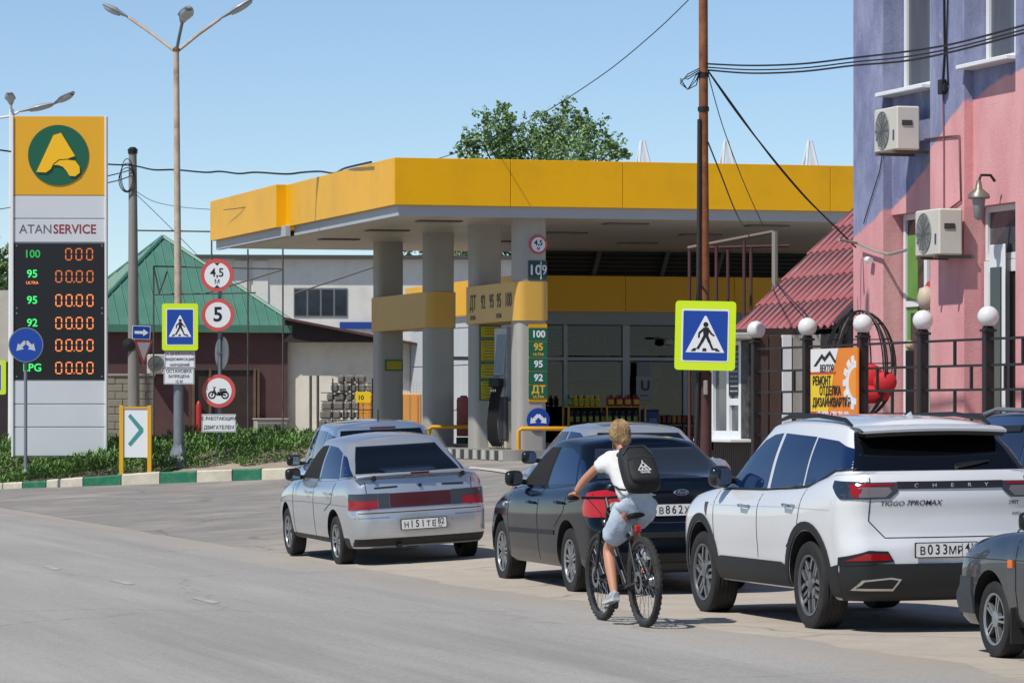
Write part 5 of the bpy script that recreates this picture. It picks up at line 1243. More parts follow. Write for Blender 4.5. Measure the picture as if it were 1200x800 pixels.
# egg chair
c_ = P(1008, 480, Dat(1008, 18.8)); De = c_.y; kE = De/FPX
eg = thing('egg_chair', 'black wire egg-shaped hanging chair with red cushions behind the fence', 'chair', (c_.x, c_.y, 1.0))
zc = zy(430, De)-1.0; RXe, RZe = 42*kE, 66*kE
def egg(th, ph):   # th latitude from top, ph around
    r = math.sin(th); return Vector((RXe*r*math.cos(ph), RXe*.9*r*math.sin(ph), zc+RZe*math.cos(th)*(1.0 if th < PI/2 else .9)))
for i in range(16): 
    ph = 2*PI*i/16
    if abs(((ph-1.5*PI+PI) % (2*PI))-PI) < .7: continue
    MB().tube([egg(PI*j/18, ph) for j in range(19)], .010, 5).build('rib', mBLACK, eg)
for th in (.35, .7, 1.05, 1.5, 1.9, 2.3): MB().tube([egg(th, 1.5*PI+.7+(2*PI-1.4)*j/24) for j in range(25)], .008, 5).build('hoop', mBLACK, eg)
for s_ in (-.7, .7): MB().tube([egg(PI*j/18, 1.5*PI+s_) for j in range(19)], .015, 6).build('rim', mBLACK, eg)
MB().tube([(-RXe*.2, .1, zc-RZe*.9), (-RXe*.2, .1, -.6), (RXe*.2, .1, -.6), (RXe*.2, .1, zc-RZe*.9)], .03, 8).build('stand', mBLACK, eg)
mCU = mat('cushion_red', '#c0202c', .75, var=.08)
def cushion(x, z, rx, rz_, y): MB().lathe([(.001, -.09), (.6, -.085), (.9, -.05), (1, 0), (.9, .05), (.6, .085), (.001, .09)], 18, M=Matrix.Translation((x, y, z)) @ RX90 @ Matrix.Diagonal((rx, rz_, 1, 1))).build('cushion', mCU, eg, smooth=60)
cushion((1020-1008)*kE, zy(443, De)-1, 15*kE, 17*kE, -.1); cushion((1035-1008)*kE, zy(448, De)-1, 14*kE, 13*kE, -.25); cushion((1018-1008)*kE, zy(462, De)-1, 24*kE, 11*kE, -.15)
# ================================================================== cars
def half_outline(yr, yf, w, rc, fc, bow_r, bow_f, tr, tf, yA, yB):
    pts = []
    rcx, rcy = min(rc[0], w*.95), rc[1]; fcx, fcy = min(fc[0], w*.95), fc[1]
    for i in range(6):
        x = (w-rcx)*i/6; pts.append((x, yr+bow_r*(x/w)**2))
    yb = yr+bow_r*((w-rcx)/w)**2
    for i in range(9):
        t = PI/2*i/8; pts.append((w-rcx+rcx*math.sin(t), yb+rcy*(1-math.cos(t))))
    y0 = yb+rcy; yb2 = yf-bow_f*((w-fcx)/w)**2; y1 = yb2-fcy
    for i in range(1, 30): pts.append((w, y0+(y1-y0)*i/30))
    for i in range(9):
        t = PI/2*i/8; pts.append((w-fcx+fcx*math.cos(t), y1+fcy*math.sin(t)))
    for i in range(6, -1, -1):
        if i == 6: continue
        x = (w-fcx)*i/6; pts.append((x, yf-bow_f*(x/w)**2))
    o = []
    for x, y in pts:
        k = 1-tr*max(0, (yA-y)/(yA-yr))**2-tf*max(0, (y-yB)/(yf-yB))**2
        o.append((x*k, y))
    return o
def shell(mb, rings, crown):
    # rings: list of half outlines with z -> [(x, y, z)]
    n = len(rings[0])
    def full(r): return r+[(-x, y, z) for x, y, z in r[-2:0:-1]]
    F_ = [full(r) for r in rings]; m = len(F_[0])
    vs_ = [v for r in F_ for v in r]; fs = []
    for k in range(len(F_)-1):
        for j in range(m): fs.append((k*m+j, k*m+(j+1) % m, (k+1)*m+(j+1) % m, (k+1)*m+j))
    mb.add(vs_, fs)
    for r, cr in ((rings[0], 0), (rings[-1], crown)):
        rows = []
        for x, y, z in r[1:-1]:
            rows.append([(x*c, y, z+cr*(1-c*c)*min(1, x/.5)) for c in (-1, -.75, -.5, -.25, 0, .25, .5, .75, 1)])
        mb.grid(rows)
        for e, q in ((r[0], rows[0]), (r[-1], rows[-1])): mb.add([e]+q, [(0, i, i+1) for i in range(1, len(q))])
class Car:
    def __init__(s, name, label, S, paint, loc, rz, roll=0, pitch=0, group=None):
        s.t = thing(name, label, 'car', loc, rz, group); s.t.rotation_euler = (pitch, roll, rz); s.S = S; s.paint = paint
        belt = lambda y: sm(y, S['belt']); s.belt = belt
        T = S['body']; zlo = T[0][0]; zR = belt(S['yr0']); NL = 20
        tab = lambda k, z: sm(z, [(r[0], r[k]) for r in T])
        rings = []
        for i in range(NL+1):
            t = i/NL; z_ = zlo+(T[-1][0]-zlo)*t
            ho = half_outline(tab(1, z_), tab(2, z_), tab(3, z_), S['rc'], S['fc'], S['bow'][0], S['bow'][1], S['tap'][0], S['tap'][1], S['yA'], S['yB'])
            rings.append([(x, y, zlo+t*(belt(y)-zlo)+(S['sillup']*(1-t)**3 if S['yr0']+.6 < y < S['yf0']-.5 else 0)) for x, y in ho])
        z_ = T[-1][0]; ho = half_outline(tab(1, z_)+.05, tab(2, z_)-.06, tab(3, z_)-.05, S['rc'], S['fc'], S['bow'][0], S['bow'][1], S['tap'][0], S['tap'][1], S['yA'], S['yB'])
        rings.append([(x, y, belt(y)+.022) for x, y in ho])
        mb = MB(); shell(mb, rings, S.get('deck_crown', .03)); lower = mb.mesh('body', [paint, mat('arch_black', '#0d0d0e', .9)], None, True, 1e-4)
        # wheel arches
        cut = MB()
        for ya in (0, S['wb']):
            for sx in (-1, 1): cut.cyl((sx*.42, ya, S['R']+S.get('archdz', .01)), (sx*1.4, ya, S['R']+S.get('archdz', .01)), S['RA'], n=40)
        ob = bpy.data.objects.new('tmp', lower); COL.objects.link(ob); oc = cut.build('tmpc', mRUB)
        md = ob.modifiers.new('b', 'BOOLEAN'); md.operation = 'DIFFERENCE'; md.object = oc; md.solver = 'EXACT'
        dg = bpy.context.evaluated_depsgraph_get(); me = bpy.data.meshes.new_from_object(ob.evaluated_get(dg))
        bpy.data.objects.remove(ob); bpy.data.objects.remove(oc)
        for p_ in me.polygons:
            c_ = p_.center; dark = False
            for ya in (0, S['wb']):
                d = math.hypot(c_.y-ya, c_.z-S['R']-S.get('archdz', .01))
                if d < S['RA']+.004 and abs(c_.x) < S['wmax']-.0 and (abs(p_.normal.x) < .5 or abs(c_.x) < .5): dark = True
            p_.material_index = 1 if (dark or p_.normal.z < -.9) else 0
        # greenhouse
        gh = MB(); G = S['gh']; rings = []; zr = lambda y: sm(y, S['roof'])
        for i in range(13):
            t = i/12; yr, yf, w = [sm(t, [(r[0], r[k]) for r in G]) for k in (1, 2, 3)]
            ho = half_outline(yr, yf, w, S['grc'], S['gfc'], S['gbow'][0], S['gbow'][1], S.get('gtap', (.04, .05))[0], S.get('gtap', (.04, .05))[1], (yr+yf)/2, (yr+yf)/2)
            rings.append([(x, y, (belt(y)-.03)*(1-t)+zr(y)*t) for x, y in ho])
        e = .06; yr, yf, w = G[-1][1:]
        for e, dz_ in ((.025, .018), (.07, .034)):
            ho = half_outline(yr+e, yf-e, w-e, S['grc'], S['gfc'], S['gbow'][0], S['gbow'][1], .04, .05, (yr+yf)/2, (yr+yf)/2); rings.append([(x, y, zr(y)+dz_) for x, y in ho])
        shell(gh, rings, S.get('roof_crown', .045)); gme = gh.mesh('gh', paint, None, True, 1e-4)
        bm = bmesh.new(); bm.from_mesh(me); bm.from_mesh(gme); nb = bpy.data.meshes.new('body'); bm.to_mesh(nb)
        s.bvh = BVHTree.FromBMesh(bm); bm.free()
        for m_ in (paint, MATS['arch_black']): nb.materials.append(m_)
        nb.polygons.foreach_set('use_smooth', [True]*len(nb.polygons)); nb.set_sharp_from_angle(angle=math.radians(32))
        s.body = link('body', nb, s.t)
    AX = {'L': (lambda a, b: (-3, a, b), (1, 0, 0)), 'R': (lambda a, b: (3, a, b), (-1, 0, 0)), 'B': (lambda a, b: (a, -4, b), (0, 1, 0)), 'F': (lambda a, b: (a, 8, b), (0, -1, 0)), 'T': (lambda a, b: (a, b, 4), (0, 0, -1))}
    def cast(s, ax, a, b):
        o_, d = s.AX[ax]; h = s.bvh.ray_cast(Vector(o_(a, b)), Vector(d)); return h[0]
    def panel(s, name, poly, ax, m, off=.006, parent=None, res=.035, maxd=.25, skirt=.012):
        bm = bmesh.new(); vs_ = [bm.verts.new((a, b, 0)) for a, b in poly]; bm.faces.new(vs_)
        for k in (0, 1):
            lo = min(p_[k] for p_ in poly); hi = max(p_[k] for p_ in poly); n = int((hi-lo)/res)
            for i in range(1, n+1):
                c_ = lo+(hi-lo)*i/(n+1); co = [0, 0, 0]; co[k] = c_; no = [0, 0, 0]; no[k] = 1
                bmesh.ops.bisect_plane(bm, geom=bm.verts[:]+bm.edges[:]+bm.faces[:], plane_co=co, plane_no=no)
        bmesh.ops.triangulate(bm, faces=bm.faces[:])
        d = Vector(s.AX[ax][1]); hits = {}
        for v in bm.verts:
            h = s.bvh.ray_cast(Vector(s.AX[ax][0](v.co.x, v.co.y)), d); hits[v] = (h[0], h[1])
        deps = sorted(h[0].dot(d) for h in hits.values() if h[0])
        med = deps[len(deps)//2] if deps else 0; bad = []
        for v in bm.verts[:]:
            h, n_ = hits[v]
            if h is None or h.dot(d) > med+maxd: bad.append(v); continue
            if n_.dot(d) > 0: n_ = -n_
            v.co = h+n_*off
        if bad: bmesh.ops.delete(bm, geom=bad, context='VERTS')
        if skirt:
            be = [e for e in bm.edges if e.is_boundary]; r_ = bmesh.ops.extrude_edge_only(bm, edges=be)
            for v in r_['geom']:
                if isinstance(v, bmesh.types.BMVert): v.co += d*(off+skirt)
        bmesh.ops.recalc_face_normals(bm, faces=bm.faces)
        me = bpy.data.meshes.new(name); bm.to_mesh(me); bm.free(); me.materials.append(m)
        me.polygons.foreach_set('use_smooth', [True]*len(me.polygons)); me.set_sharp_from_angle(angle=math.radians(40))
        # face outward
        return link(name, me, parent or s.t)
    def line(s, name, pts, ax, m, w=.009, off=.0025, parent=None):
        for a, b in zip(pts, pts[1:]): s.panel(name, strk(a, b, w), ax, m, off, parent or s.body, .05, skirt=.004)
    def both(s, name, poly, m, off=.004, parent=None, **k): 
        s.panel(name, poly, 'R', m, off, parent, **k); return s.panel(name, poly, 'L', m, off, parent, **k)
    def wheels(s, style, rimr=None, width=.2, rimmat=None, track=None):
        S = s.S; R = S['R']; rimr = rimr or R*.68; tr = track or S['wmax']-.03-width/2
        w0 = wheel_proto(R, rimr, width, style)
        for ya in (0, S['wb']):
            for sx in (-1, 1):
                w = bpy.data.objects.new('wheel', w0['tyre']); COL.objects.link(w); w.parent = s.t
                w.matrix_local = Matrix.Translation((sx*tr, ya, R)) @ Matrix.Rotation(0 if sx < 0 else PI, 4, 'Z') @ Matrix.Rotation(random.uniform(0, 6), 4, 'X')
                for nm in w0:
                    if nm != 'tyre': link(nm, w0[nm], w)
    def plate_no(s, txt, reg, y, z, xc=0, rx=0, ax='B', w=.52):
        h = s.cast('B', xc, z); y_ = (h.y if h else y)-.012
        e = link('licence_plate', MB().box((0, 0, 0), (w+.02, .012, .124), .004).mesh('plate_frame', mBLACK), s.t, Matrix.Translation((xc, y_, z)) @ Matrix.Rotation(rx, 4, 'X'))
        MB().pxz(rr(w, .108, .01), -.0085, -.005).build('plate_face', mat('plate_white', '#dcdcd8', .4), e)
        x = -w*.46
        for ch, big in zip(txt, (0, 1, 1, 1, 0, 0)):
            text(ch, e, (x+.034, -.0095, -.008 if not big else 0), .112 if big else .088, mSBLK, bold=.008, xs=.85 if big else .92, ext=.0008); x += .064
        MB().box((w*.255, -.009, 0), (.004, .002, .1)).build('divider', mSBLK, e)
        text(reg, e, (w*.38, -.0095, .014), .092, mSBLK, bold=.006, xs=.85, ext=.0008); text('RUS', e, (w*.36, -.0095, -.038), .026, mSBLK, ext=.0008)
        return e
    def mirror(s, y, z, m, sx=-1, w=.2, h=.15, d=.1, arm=True):
        h_ = s.cast('L' if sx < 0 else 'R', y, z-.03); xb = abs(h_.x) if h_ else .8
        mb = MB(); rows = []
        for i in range(7):
            t = i/6; k = math.sin(PI*(.12+.76*t))**.4; rows.append([Vector((sx*(xb+.05+w*(.5-.5*cp(2*PI*j/16)*k)), y-d*.5+d*t*1.15+.02*math.cos(2*PI*j/16), z+h*.5*k*sp_f(2*PI*j/16))) for j in range(17)])
        mb.grid(rows); mb.add(rows[0][:-1], [range(16)]); mb.add(rows[-1][:-1], [range(16)])
        o = mb.build('side_mirror', m, s.t, smooth=60, weld=1e-4)
        MB().add([v+Vector((0, -.004, 0)) for v in [Vector((sx*(xb+.05+w*(.5-.40*cp(2*PI*j/16))), y-d*.5, z+h*.38*sp_f(2*PI*j/16))) for j in range(16)]], [range(16)]).build('mirror_glass', mat('mirror_glass', '#8d949a', .05, .9), o)
        MB().box((sx*(xb+.03), y+.03, z-.04), (.12, .06, .05), .015).build('mirror_arm', mBLACK, o)
    def handle(s, y, z, m, ax='L', w=.2):
        h = s.cast(ax, y, z); sx = -1 if ax == 'L' else 1
        if h: MB().tube([(h.x, y-w/2, z), (h.x+sx*.035, y-w/2+.03, z), (h.x+sx*.035, y+w/2-.03, z+.005), (h.x, y+w/2, z+.005)], .014, 6).build('door_handle', m, s.t, smooth=60)
WP = {}
def cp(t): return math.copysign(abs(math.cos(t))**.6, math.cos(t))
def sp_f(t): return math.copysign(abs(math.sin(t))**.6, math.sin(t))
def wheel_proto(R, rimr, width, style):
    key = (R, rimr, width, style)
    if key in WP: return WP[key]
    M = Matrix.Rotation(-PI/2, 4, 'Y')                # local Z -> -X (outer face)
    mAL = mat('alloy', '#a5a8ab', .3, .75, var=.05); mDA = mat('alloy_dark', '#2a2b2d', .45, .3); mGA = mat('alloy_grey', '#6c6f73', .35, .6)
    o = {}
    w2 = width/2
    prof = [(rimr*.98, -w2*.85), (R*.9, -w2), (R*.965, -w2*.93), (R*.99, -w2*.78)]
    for g_ in (-.5, -.17, .17, .5): prof += [(R, w2*(g_-.10)), (R*.982, w2*(g_-.06)), (R*.982, w2*(g_+.06)), (R, w2*(g_+.10))]
    prof += [(R*.99, w2*.78), (R*.965, w2*.93), (R*.9, w2), (rimr*1.06, w2*.92), (rimr*.98, w2*.80)]
    o['tyre'] = MB().lathe(prof, 40, M, True).mesh('tyre', mat('tyre', '#1c1c1d', .8, var=.12, dirt=.3, dirtcol='#4c4742', ds=5), 35)
    o['rim_barrel'] = MB().lathe([(rimr, w2*.86), (rimr*.93, w2*.78), (rimr*.92, 0), (.001, -.01)], 36, M, caps=False).mesh('rim_barrel', mDA, 40)
    o['rim_lip'] = MB().lathe([(rimr*1.02, w2*.84), (rimr*1.02, w2*.93), (rimr*.95, w2*.9), (rimr*.93, w2*.78)], 36, M, True).mesh('rim_lip', {'y5': mGA, 'multi': mAL, 'star': mAL, 'seven': mAL}[style], 40)
    sp = MB(); z0, z1 = w2*.45, w2*.80
    def pr(poly, a=z0, b=z1): sp.prism(poly, M, a, b)
    def rot(poly, t): c_, s_ = math.cos(t), math.sin(t); return [(x*c_-y*s_, x*s_+y*c_) for x, y in poly]
    if style == 'y5':
        for i in range(5):
            t = 2*PI*i/5
            pr(rot([(.04, -.025), (rimr*.55, -.018), (rimr*.55, .018), (.04, .025)], t))
            for s_ in (-1, 1): pr(rot([(rimr*.45, -.012*s_), (rimr*.97, .075*s_), (rimr*.94, .115*s_), (rimr*.47, .024*s_)][::s_], t)); pr(rot([(rimr*.2, .04*s_), (rimr*.93, .16*s_), (rimr*.92, .18*s_), (rimr*.2, .05*s_)][::s_], t), z0, z1*.9)
    elif style == 'multi':
        for i in range(12): pr(rot([(.04, -.012), (rimr*.96, -.011), (rimr*.96, .011), (.04, .012)], 2*PI*i/12+(.1 if i % 2 else -.1)))
    elif style == 'seven':
        for i in range(7):
            for s_ in (-1, 1): pr(rot([(.04, -.012+.012*s_), (rimr*.96, -.010+.030*s_), (rimr*.96, .010+.030*s_), (.04, .012+.012*s_)], 2*PI*i/7))
    else:
        for i in range(5):
            for s_ in (-1, 1): pr(rot([(.03, .012*s_-.008), (rimr*.96, .022*s_-.008), (rimr*.96, .022*s_+.008), (.03, .012*s_+.008)], 2*PI*i/5))
    o['spokes'] = sp.mesh('spokes', mAL if style != 'y5' else mat('alloy_machined', '#8f9296', .28, .8), None)
    o['hub_cap'] = MB().lathe([(.06, z0), (.058, z1*1.02), (.04, z1*1.08), (.001, z1*1.08)], 18, M).mesh('hub_cap', mGA if style != 'star' else mAL, 40)
    WP[key] = o; return o
def paintm(name, col, metal=.0, rough=.3, dirt=.0): return mat(name, col, rough, metal, var=.02, vs_=.8, coat=1.0, dirt=dirt, dirtcol='#8a8276', ds=2)
mTINT = mat('tinted_glass', '#080a0d', .03, spec=.6); mTINB = mat('tinted_glass_sky', '#10264a', .03, spec=.6); mTRIM = mat('black_trim', '#161718', .55, var=.08); mCHR = mat('chrome', '#c9ccce', .15, .95); mLENR = mat('lens_red', '#8e1116', .12, spec=.6); mLEND = mat('lens_dark_red', '#4c1416', .1, spec=.6); mLENS = mat('lens_smoke', '#3a3b3d', .1, spec=.6); mLENW = mat('lens_clear', '#b5b5b2', .12); mORA = mat('lens_orange', '#d8661a', .2); mSEAM = mat('seam', '#17181a', .8); mMIR = mat('mirror_black', '#121314', .35)  # blue side glass: dark tint with the sky reflection put into its base colour
mUND = mat('underbody', '#101010', .9)
def underbody(c):
    S = c.S; MB().box((0, S['wb']/2, S['body'][0][0]+.08), (1.0, S['wb']+.7, .16), .04).build('underbody', mUND, c.t)
    for ya in (0, S['wb']): MB().cyl((-.7, ya, S['R']), (.7, ya, S['R']), .045, n=10).build('axle', mUND, c.t)

# ---- silver sedan -------------------------------------------------
SL_ = dict(yr0=-.91, yf0=3.35, wb=2.492, R=.285, RA=.345, wmax=.84, sillup=.03, archdz=.02,
    belt=[(-.91, .985), (-.5, 1.0), (.2, .96), (1.4, .92), (2.1, .91), (2.6, .85), (3.1, .74), (3.35, .62)],
    body=[(.22, -.80, 3.24, .79), (.28, -.875, 3.31, .81), (.36, -.91, 3.35, .825), (.50, -.915, 3.355, .835), (.61, -.905, 3.35, .84), (.645, -.855, 3.33, .84), (.78, -.84, 3.30, .838), (.90, -.825, 3.26, .82), (.985, -.80, 3.22, .775)],
    rc=(.20, .24), fc=(.30, .35), bow=(.10, .14), tap=(.07, .10), yA=.9, yB=1.8,
    gh=[(0, -.47, 2.42, .765), (.5, -.17, 2.02, .68), (1, .20, 1.62, .565)], roof=[(0, 1.33), (.3, 1.365), (.9, 1.395), (1.5, 1.365), (2.2, 1.2)],
    grc=(.16, .16), gfc=(.22, .22), gbow=(.05, .12))
zc_ = P(396, 661, 44.0)
def car_at(wheel_px, wheel_py, D, track_out, th, front=False, wb=0, z=None):
    q = P(wheel_px, wheel_py, D); u_ = Vector((-math.sin(th), math.cos(th), 0)); v_ = Vector((math.cos(th), math.sin(th), 0))
    o_ = q+v_*track_out
    if front: o_ = o_-u_*wb
    return Vector((o_.x, o_.y, q.z if z is None else z))
mSIL = paintm('silver_paint', '#c0c3c6', .65, .27, dirt=.12)
loc = car_at(396, 661, 44.0, .80, TH); loc.z += .03
c = Car('parked_sedan', 'silver sedan with boot spoiler standing at the road edge', SL_, mSIL, loc, TH, math.radians(-3.2), math.radians(.7))
underbody(c); c.wheels('multi', .185, .175, track=.725)
c.both('bumper_trim', [(-.55, .22), (-.36, .23), (-.36, .335), (-.55, .335)], mTRIM)
c.panel('bumper_insert', [(-.82, .215), (.82, .215), (.82, .33), (-.82, .33)], 'B', mTRIM, .006, maxd=.5)
c.both('sill_trim', [(.36, .21), (2.13, .20), (2.13, .30), (.36, .31)], mTRIM, .004)
c.panel('rear_window', [(-.61, 1.045), (.61, 1.045), (.47, 1.335), (-.47, 1.335)], 'B', mTINT, .006, maxd=.8)
for s_ in (-1, 1):
    lp_ = c.panel('tail_lamp', [(s_*.79, .655), (s_*.49, .665), (s_*.49, .835), (s_*.76, .835)], 'B', mLENR, .008, maxd=.5); c.panel('indicator_lens', [(s_*.775, .76), (s_*.49, .76), (s_*.49, .836), (s_*.755, .836)], 'B', mLENS, .010, lp_, maxd=.5)
    c.panel('reversing_lamp', [(s_*.485, .665), (s_*.36, .665), (s_*.36, .835), (s_*.485, .835)], 'B', mLENS, .008)
    c.panel('badge', [(s_*.52, .885), (s_*.26, .893), (s_*.26, .912), (s_*.52, .905)], 'B', mTRIM, .004, c.body)
sidel = [(-.80, .66), (-.62, .655), (-.62, .835), (-.78, .835)]
for ax in 'LR':
    w_ = c.panel('tail_lamp', sidel, ax, mLENR, .008); c.panel('indicator_lens', [(-.79, .76), (-.62, .76), (-.62, .837), (-.78, .837)], ax, mLENS, .010, w_)
c.panel('garnish', [(-.355, .668), (.355, .668), (.355, .83), (-.355, .83)], 'B', mat('garnish_red', '#4a1a1c', .25), .007)
MB().box((0, -.842, .905), (.035, .01, .04), .004).build('emblem', mTRIM, c.t)
c.plate_no('Н151ТЕ', '82', -.91, .475); c.line('bumper_seam', [(-.72, .617), (-.3, .617), (.3, .617), (.72, .617)], 'B', mSEAM, .009); c.line('bumper_ledge', [(-.76, .565), (-.38, .565)], 'B', mat('crease_grey', '#5d636a', .5), .007); c.line('bumper_ledge', [(.38, .565), (.76, .565)], 'B', MATS['crease_grey'], .007)
c.panel('plate_recess', [(-.36, .40), (.36, .40), (.33, .555), (-.33, .555)], 'B', mSIL, .003, c.body)
mb = MB(); rows = []
for i in range(17):
    x = -.72+1.44*i/16; y = -.80+.10*(x/.72)**2; z = 1.045-.02*(x/.72)**4
    rows.append([Vector((x, y+dy, z+dz_)) for dy, dz_ in ((-.06, .0), (-.05, .018), (.03, .016), (.06, .0), (.03, -.012), (-.05, -.012), (-.06, 0))])
sp_ = mb.grid(rows).build('boot_spoiler', mSIL, c.t, smooth=50)
for x in (-.52, .52): MB().box((x, -.77, 1.01), (.04, .08, .06), .01).build('spoiler_foot', mTRIM, sp_)
MB().box((0, -.865, 1.047), (.22, .012, .022), .004).build('brake_light', mLEND, sp_)
fw = [(.98, .965), (1.93, .955), (1.60, 1.22), (1.35, 1.33), (1.02, 1.345)]; rw = [(.02, .99), (.90, .97), (.94, 1.345), (.58, 1.33), (.30, 1.27)]; qw = [(-.32, 1.02), (-.03, 1.0), (.22, 1.25), (.12, 1.23)]
for q in (rw, qw): c.both('side_window', q, mTINB)
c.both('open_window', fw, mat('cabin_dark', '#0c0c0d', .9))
c.panel('windscreen', [(-.66, 1.0), (.66, 1.0), (.50, 1.33), (-.50, 1.33)], 'F', mTINT, .006, maxd=.9)
for ax in 'LR':
    c.line('door_seam', [(.94, .30), (.94, .97)], ax, mSEAM); c.line('door_seam', [(2.02, .30), (2.02, .93)], ax, mSEAM); c.line('door_seam', [(.40, .62), (.10, .72), (-.02, .98)], ax, mSEAM)
    c.line('waist_crease', [(-.6, .70), (.4, .70), (1.5, .69), (2.6, .66), (3.1, .62)], ax, mat('crease_grey', '#5d636a', .5), .006)
    c.handle(.22, .82, mSIL, ax); c.handle(1.18, .81, mSIL, ax)
for s_ in (-1, 1): c.mirror(1.80, 1.0, mMIR, s_, .2, .15)
for pts in ([(-.62, .96), (-.60, .65)], [(.62, .96), (.60, .65)]): c.line('boot_seam', pts, 'B', mSEAM, .008)
MB().tube([(-.28, -.7, .24), (-.28, -.90, .235)], .025, 8).build('exhaust', mTRIM, c.t)

# ---- dark saloon ---------------------------------------------------
SF = dict(yr0=-.98, yf0=3.5, wb=2.64, R=.32, RA=.385, wmax=.92, sillup=.03, archdz=.015,
    belt=[(-.98, 1.06), (-.6, 1.08), (.2, 1.03), (1.4, .985), (2.2, .97), (2.7, .92), (3.2, .80), (3.5, .66)],
    body=[(.22, -.84, 3.36, .85), (.28, -.93, 3.45, .875), (.40, -.975, 3.5, .895), (.60, -.98, 3.5, .905), (.70, -.955, 3.49, .91), (.74, -.905, 3.46, .91), (.88, -.90, 3.43, .90), (.98, -.90, 3.40, .88), (1.06, -.89, 3.36, .82)],
    rc=(.24, .26), fc=(.34, .38), bow=(.10, .16), tap=(.06, .10), yA=.9, yB=1.9,
    gh=[(0, -.50, 2.72, .81), (.5, -.12, 2.30, .72), (1, .30, 1.82, .60)], roof=[(0, 1.37), (.4, 1.42), (1.1, 1.455), (1.7, 1.42), (2.4, 1.25)],
    grc=(.18, .2), gfc=(.24, .24), gbow=(.06, .14))
TF = math.radians(14.6)
mNAVY = mat('navy_black_paint', '#060a14', .12, spec=.42)
loc = car_at(668.5, 697, 37.4, .865, TF, z=0.0)
c = Car('parked_saloon', 'black-navy saloon parked behind the cyclist', SF, mNAVY, loc, TF, math.radians(-1.0))
underbody(c); c.wheels('seven', .205, .2, track=.775)
c.panel('rear_window', [(-.64, 1.115), (.64, 1.115), (.50, 1.395), (-.50, 1.395)], 'B', mat('rear_glass_grey', '#23272b', .04, spec=.8), .004, maxd=.9)
for s_ in (-1, 1):
    l_ = c.panel('tail_lamp', [(s_*.855, .76), (s_*.52, .76), (s_*.56, .90), (s_*.64, 1.0), (s_*.72, 1.02), (s_*.83, .98)], 'B', mat('lens_bright_red', '#b01318', .15, spec=.6), .008, maxd=.5)
    c.panel('reversing_lens', circ(.06, 18, s_*.64, .85), 'B', mLENW, .012, l_)
for ax in 'LR':
    l_ = c.panel('tail_lamp', [(-.86, .77), (-.56, .77), (-.52, .86), (-.60, .99), (-.80, 1.02)], ax, MATS['lens_bright_red'], .008); None
MB().lathe([(.001, .012), (.06, .01), (.068, 0)], 28, M=Matrix.Translation((0, -.915, .985)) @ RX90 @ Matrix.Diagonal((1.15, .48, 1, 1))).build('oval_emblem', mCHR, c.t)
e_ = MB().lathe([(.001, .014), (.055, .0135)], 28, M=Matrix.Translation((0, -.915, .985)) @ RX90 @ Matrix.Diagonal((1.15, .46, 1, 1))).build('oval_field', mat('emblem_blue', '#12244c', .3), c.t); text('Ford', e_, (0, -.9305, .985), .05, mCHR, shear=.3, ext=.0005)
c.plate_no('В862ХН', '82', -.98, .82)
c.panel('bumper_strip', [(-.80, .56), (.80, .56), (.80, .615), (-.80, .615)], 'B', mTRIM, .008, maxd=.5)
c.panel('lower_valance', [(-.6, .23), (.6, .23), (.6, .32), (-.6, .32)], 'B', mTRIM, .006, maxd=.5)
fw = [(1.10, 1.03), (2.16, 1.02), (1.72, 1.32), (1.50, 1.405), (1.14, 1.41)]; rw = [(.08, 1.06), (1.02, 1.04), (1.06, 1.41), (.66, 1.395), (.36, 1.32)]; qw = [(-.20, 1.085), (.03, 1.065), (.30, 1.30), (.20, 1.275)]
for q in (rw, qw): c.both('side_window', q, mTINB)
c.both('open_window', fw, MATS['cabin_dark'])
c.panel('windscreen', [(-.7, 1.06), (.7, 1.06), (.53, 1.40), (-.53, 1.40)], 'F', mTINT, .006, maxd=.9)
for ax in 'LR':
    c.line('door_seam', [(1.06, .30), (1.06, 1.03)], ax, mSEAM); c.line('door_seam', [(2.22, .32), (2.25, 1.0)], ax, mSEAM); c.line('door_seam', [(.42, .64), (.12, .80), (.04, 1.05)], ax, mSEAM)
    c.handle(.25, .88, mNAVY, ax); c.handle(1.30, .86, mNAVY, ax); c.panel('side_repeater', [(2.42, .80), (2.50, .80), (2.50, .83), (2.42, .83)], ax, mLENW)
    c.panel('rub_strip', [(.45, .56), (2.2, .54), (2.2, .585), (.45, .605)], ax, mTRIM, .008, c.body)
for s_ in (-1, 1): c.mirror(1.98, 1.09, mMIR, s_, .2, .16)
for pts in ([(-.63, 1.04), (-.60, .72), (-.2, .70), (.2, .70), (.60, .72), (.63, 1.04)],): c.line('boot_seam', pts, 'B', mSEAM, .008)

# ---- white crossover -----------------------------------------------
SW_ = dict(yr0=-.93, yf0=3.58, wb=2.67, R=.36, RA=.43, wmax=.93, sillup=.05, archdz=.015,
    belt=[(-.93, 1.27), (-.5, 1.26), (.2, 1.16), (1.2, 1.10), (2.4, 1.08), (2.9, 1.04), (3.3, .98), (3.58, .86)],
    body=[(.26, -.78, 3.45, .84), (.33, -.88, 3.53, .885), (.45, -.925, 3.57, .905), (.58, -.935, 3.58, .915), (.70, -.93, 3.58, .92), (.76, -.90, 3.57, .925), (.95, -.885, 3.56, .93), (1.08, -.90, 3.54, .925), (1.18, -.885, 3.5, .90), (1.27, -.85, 3.46, .845)],
    rc=(.22, .28), fc=(.32, .38), bow=(.12, .18), tap=(.06, .09), yA=.8, yB=2.0, deck_crown=-.02,
    gh=[(0, -.76, 2.75, .825), (.5, -.60, 2.30, .75), (1, -.40, 1.82, .635)], roof=[(-.4, 1.615), (.2, 1.655), (.9, 1.665), (1.7, 1.615), (2.4, 1.4)],
    grc=(.13, .15), gfc=(.24, .26), gbow=(.08, .16))
mWHT = paintm('white_car_paint', '#d3d5d6', .0, .3)
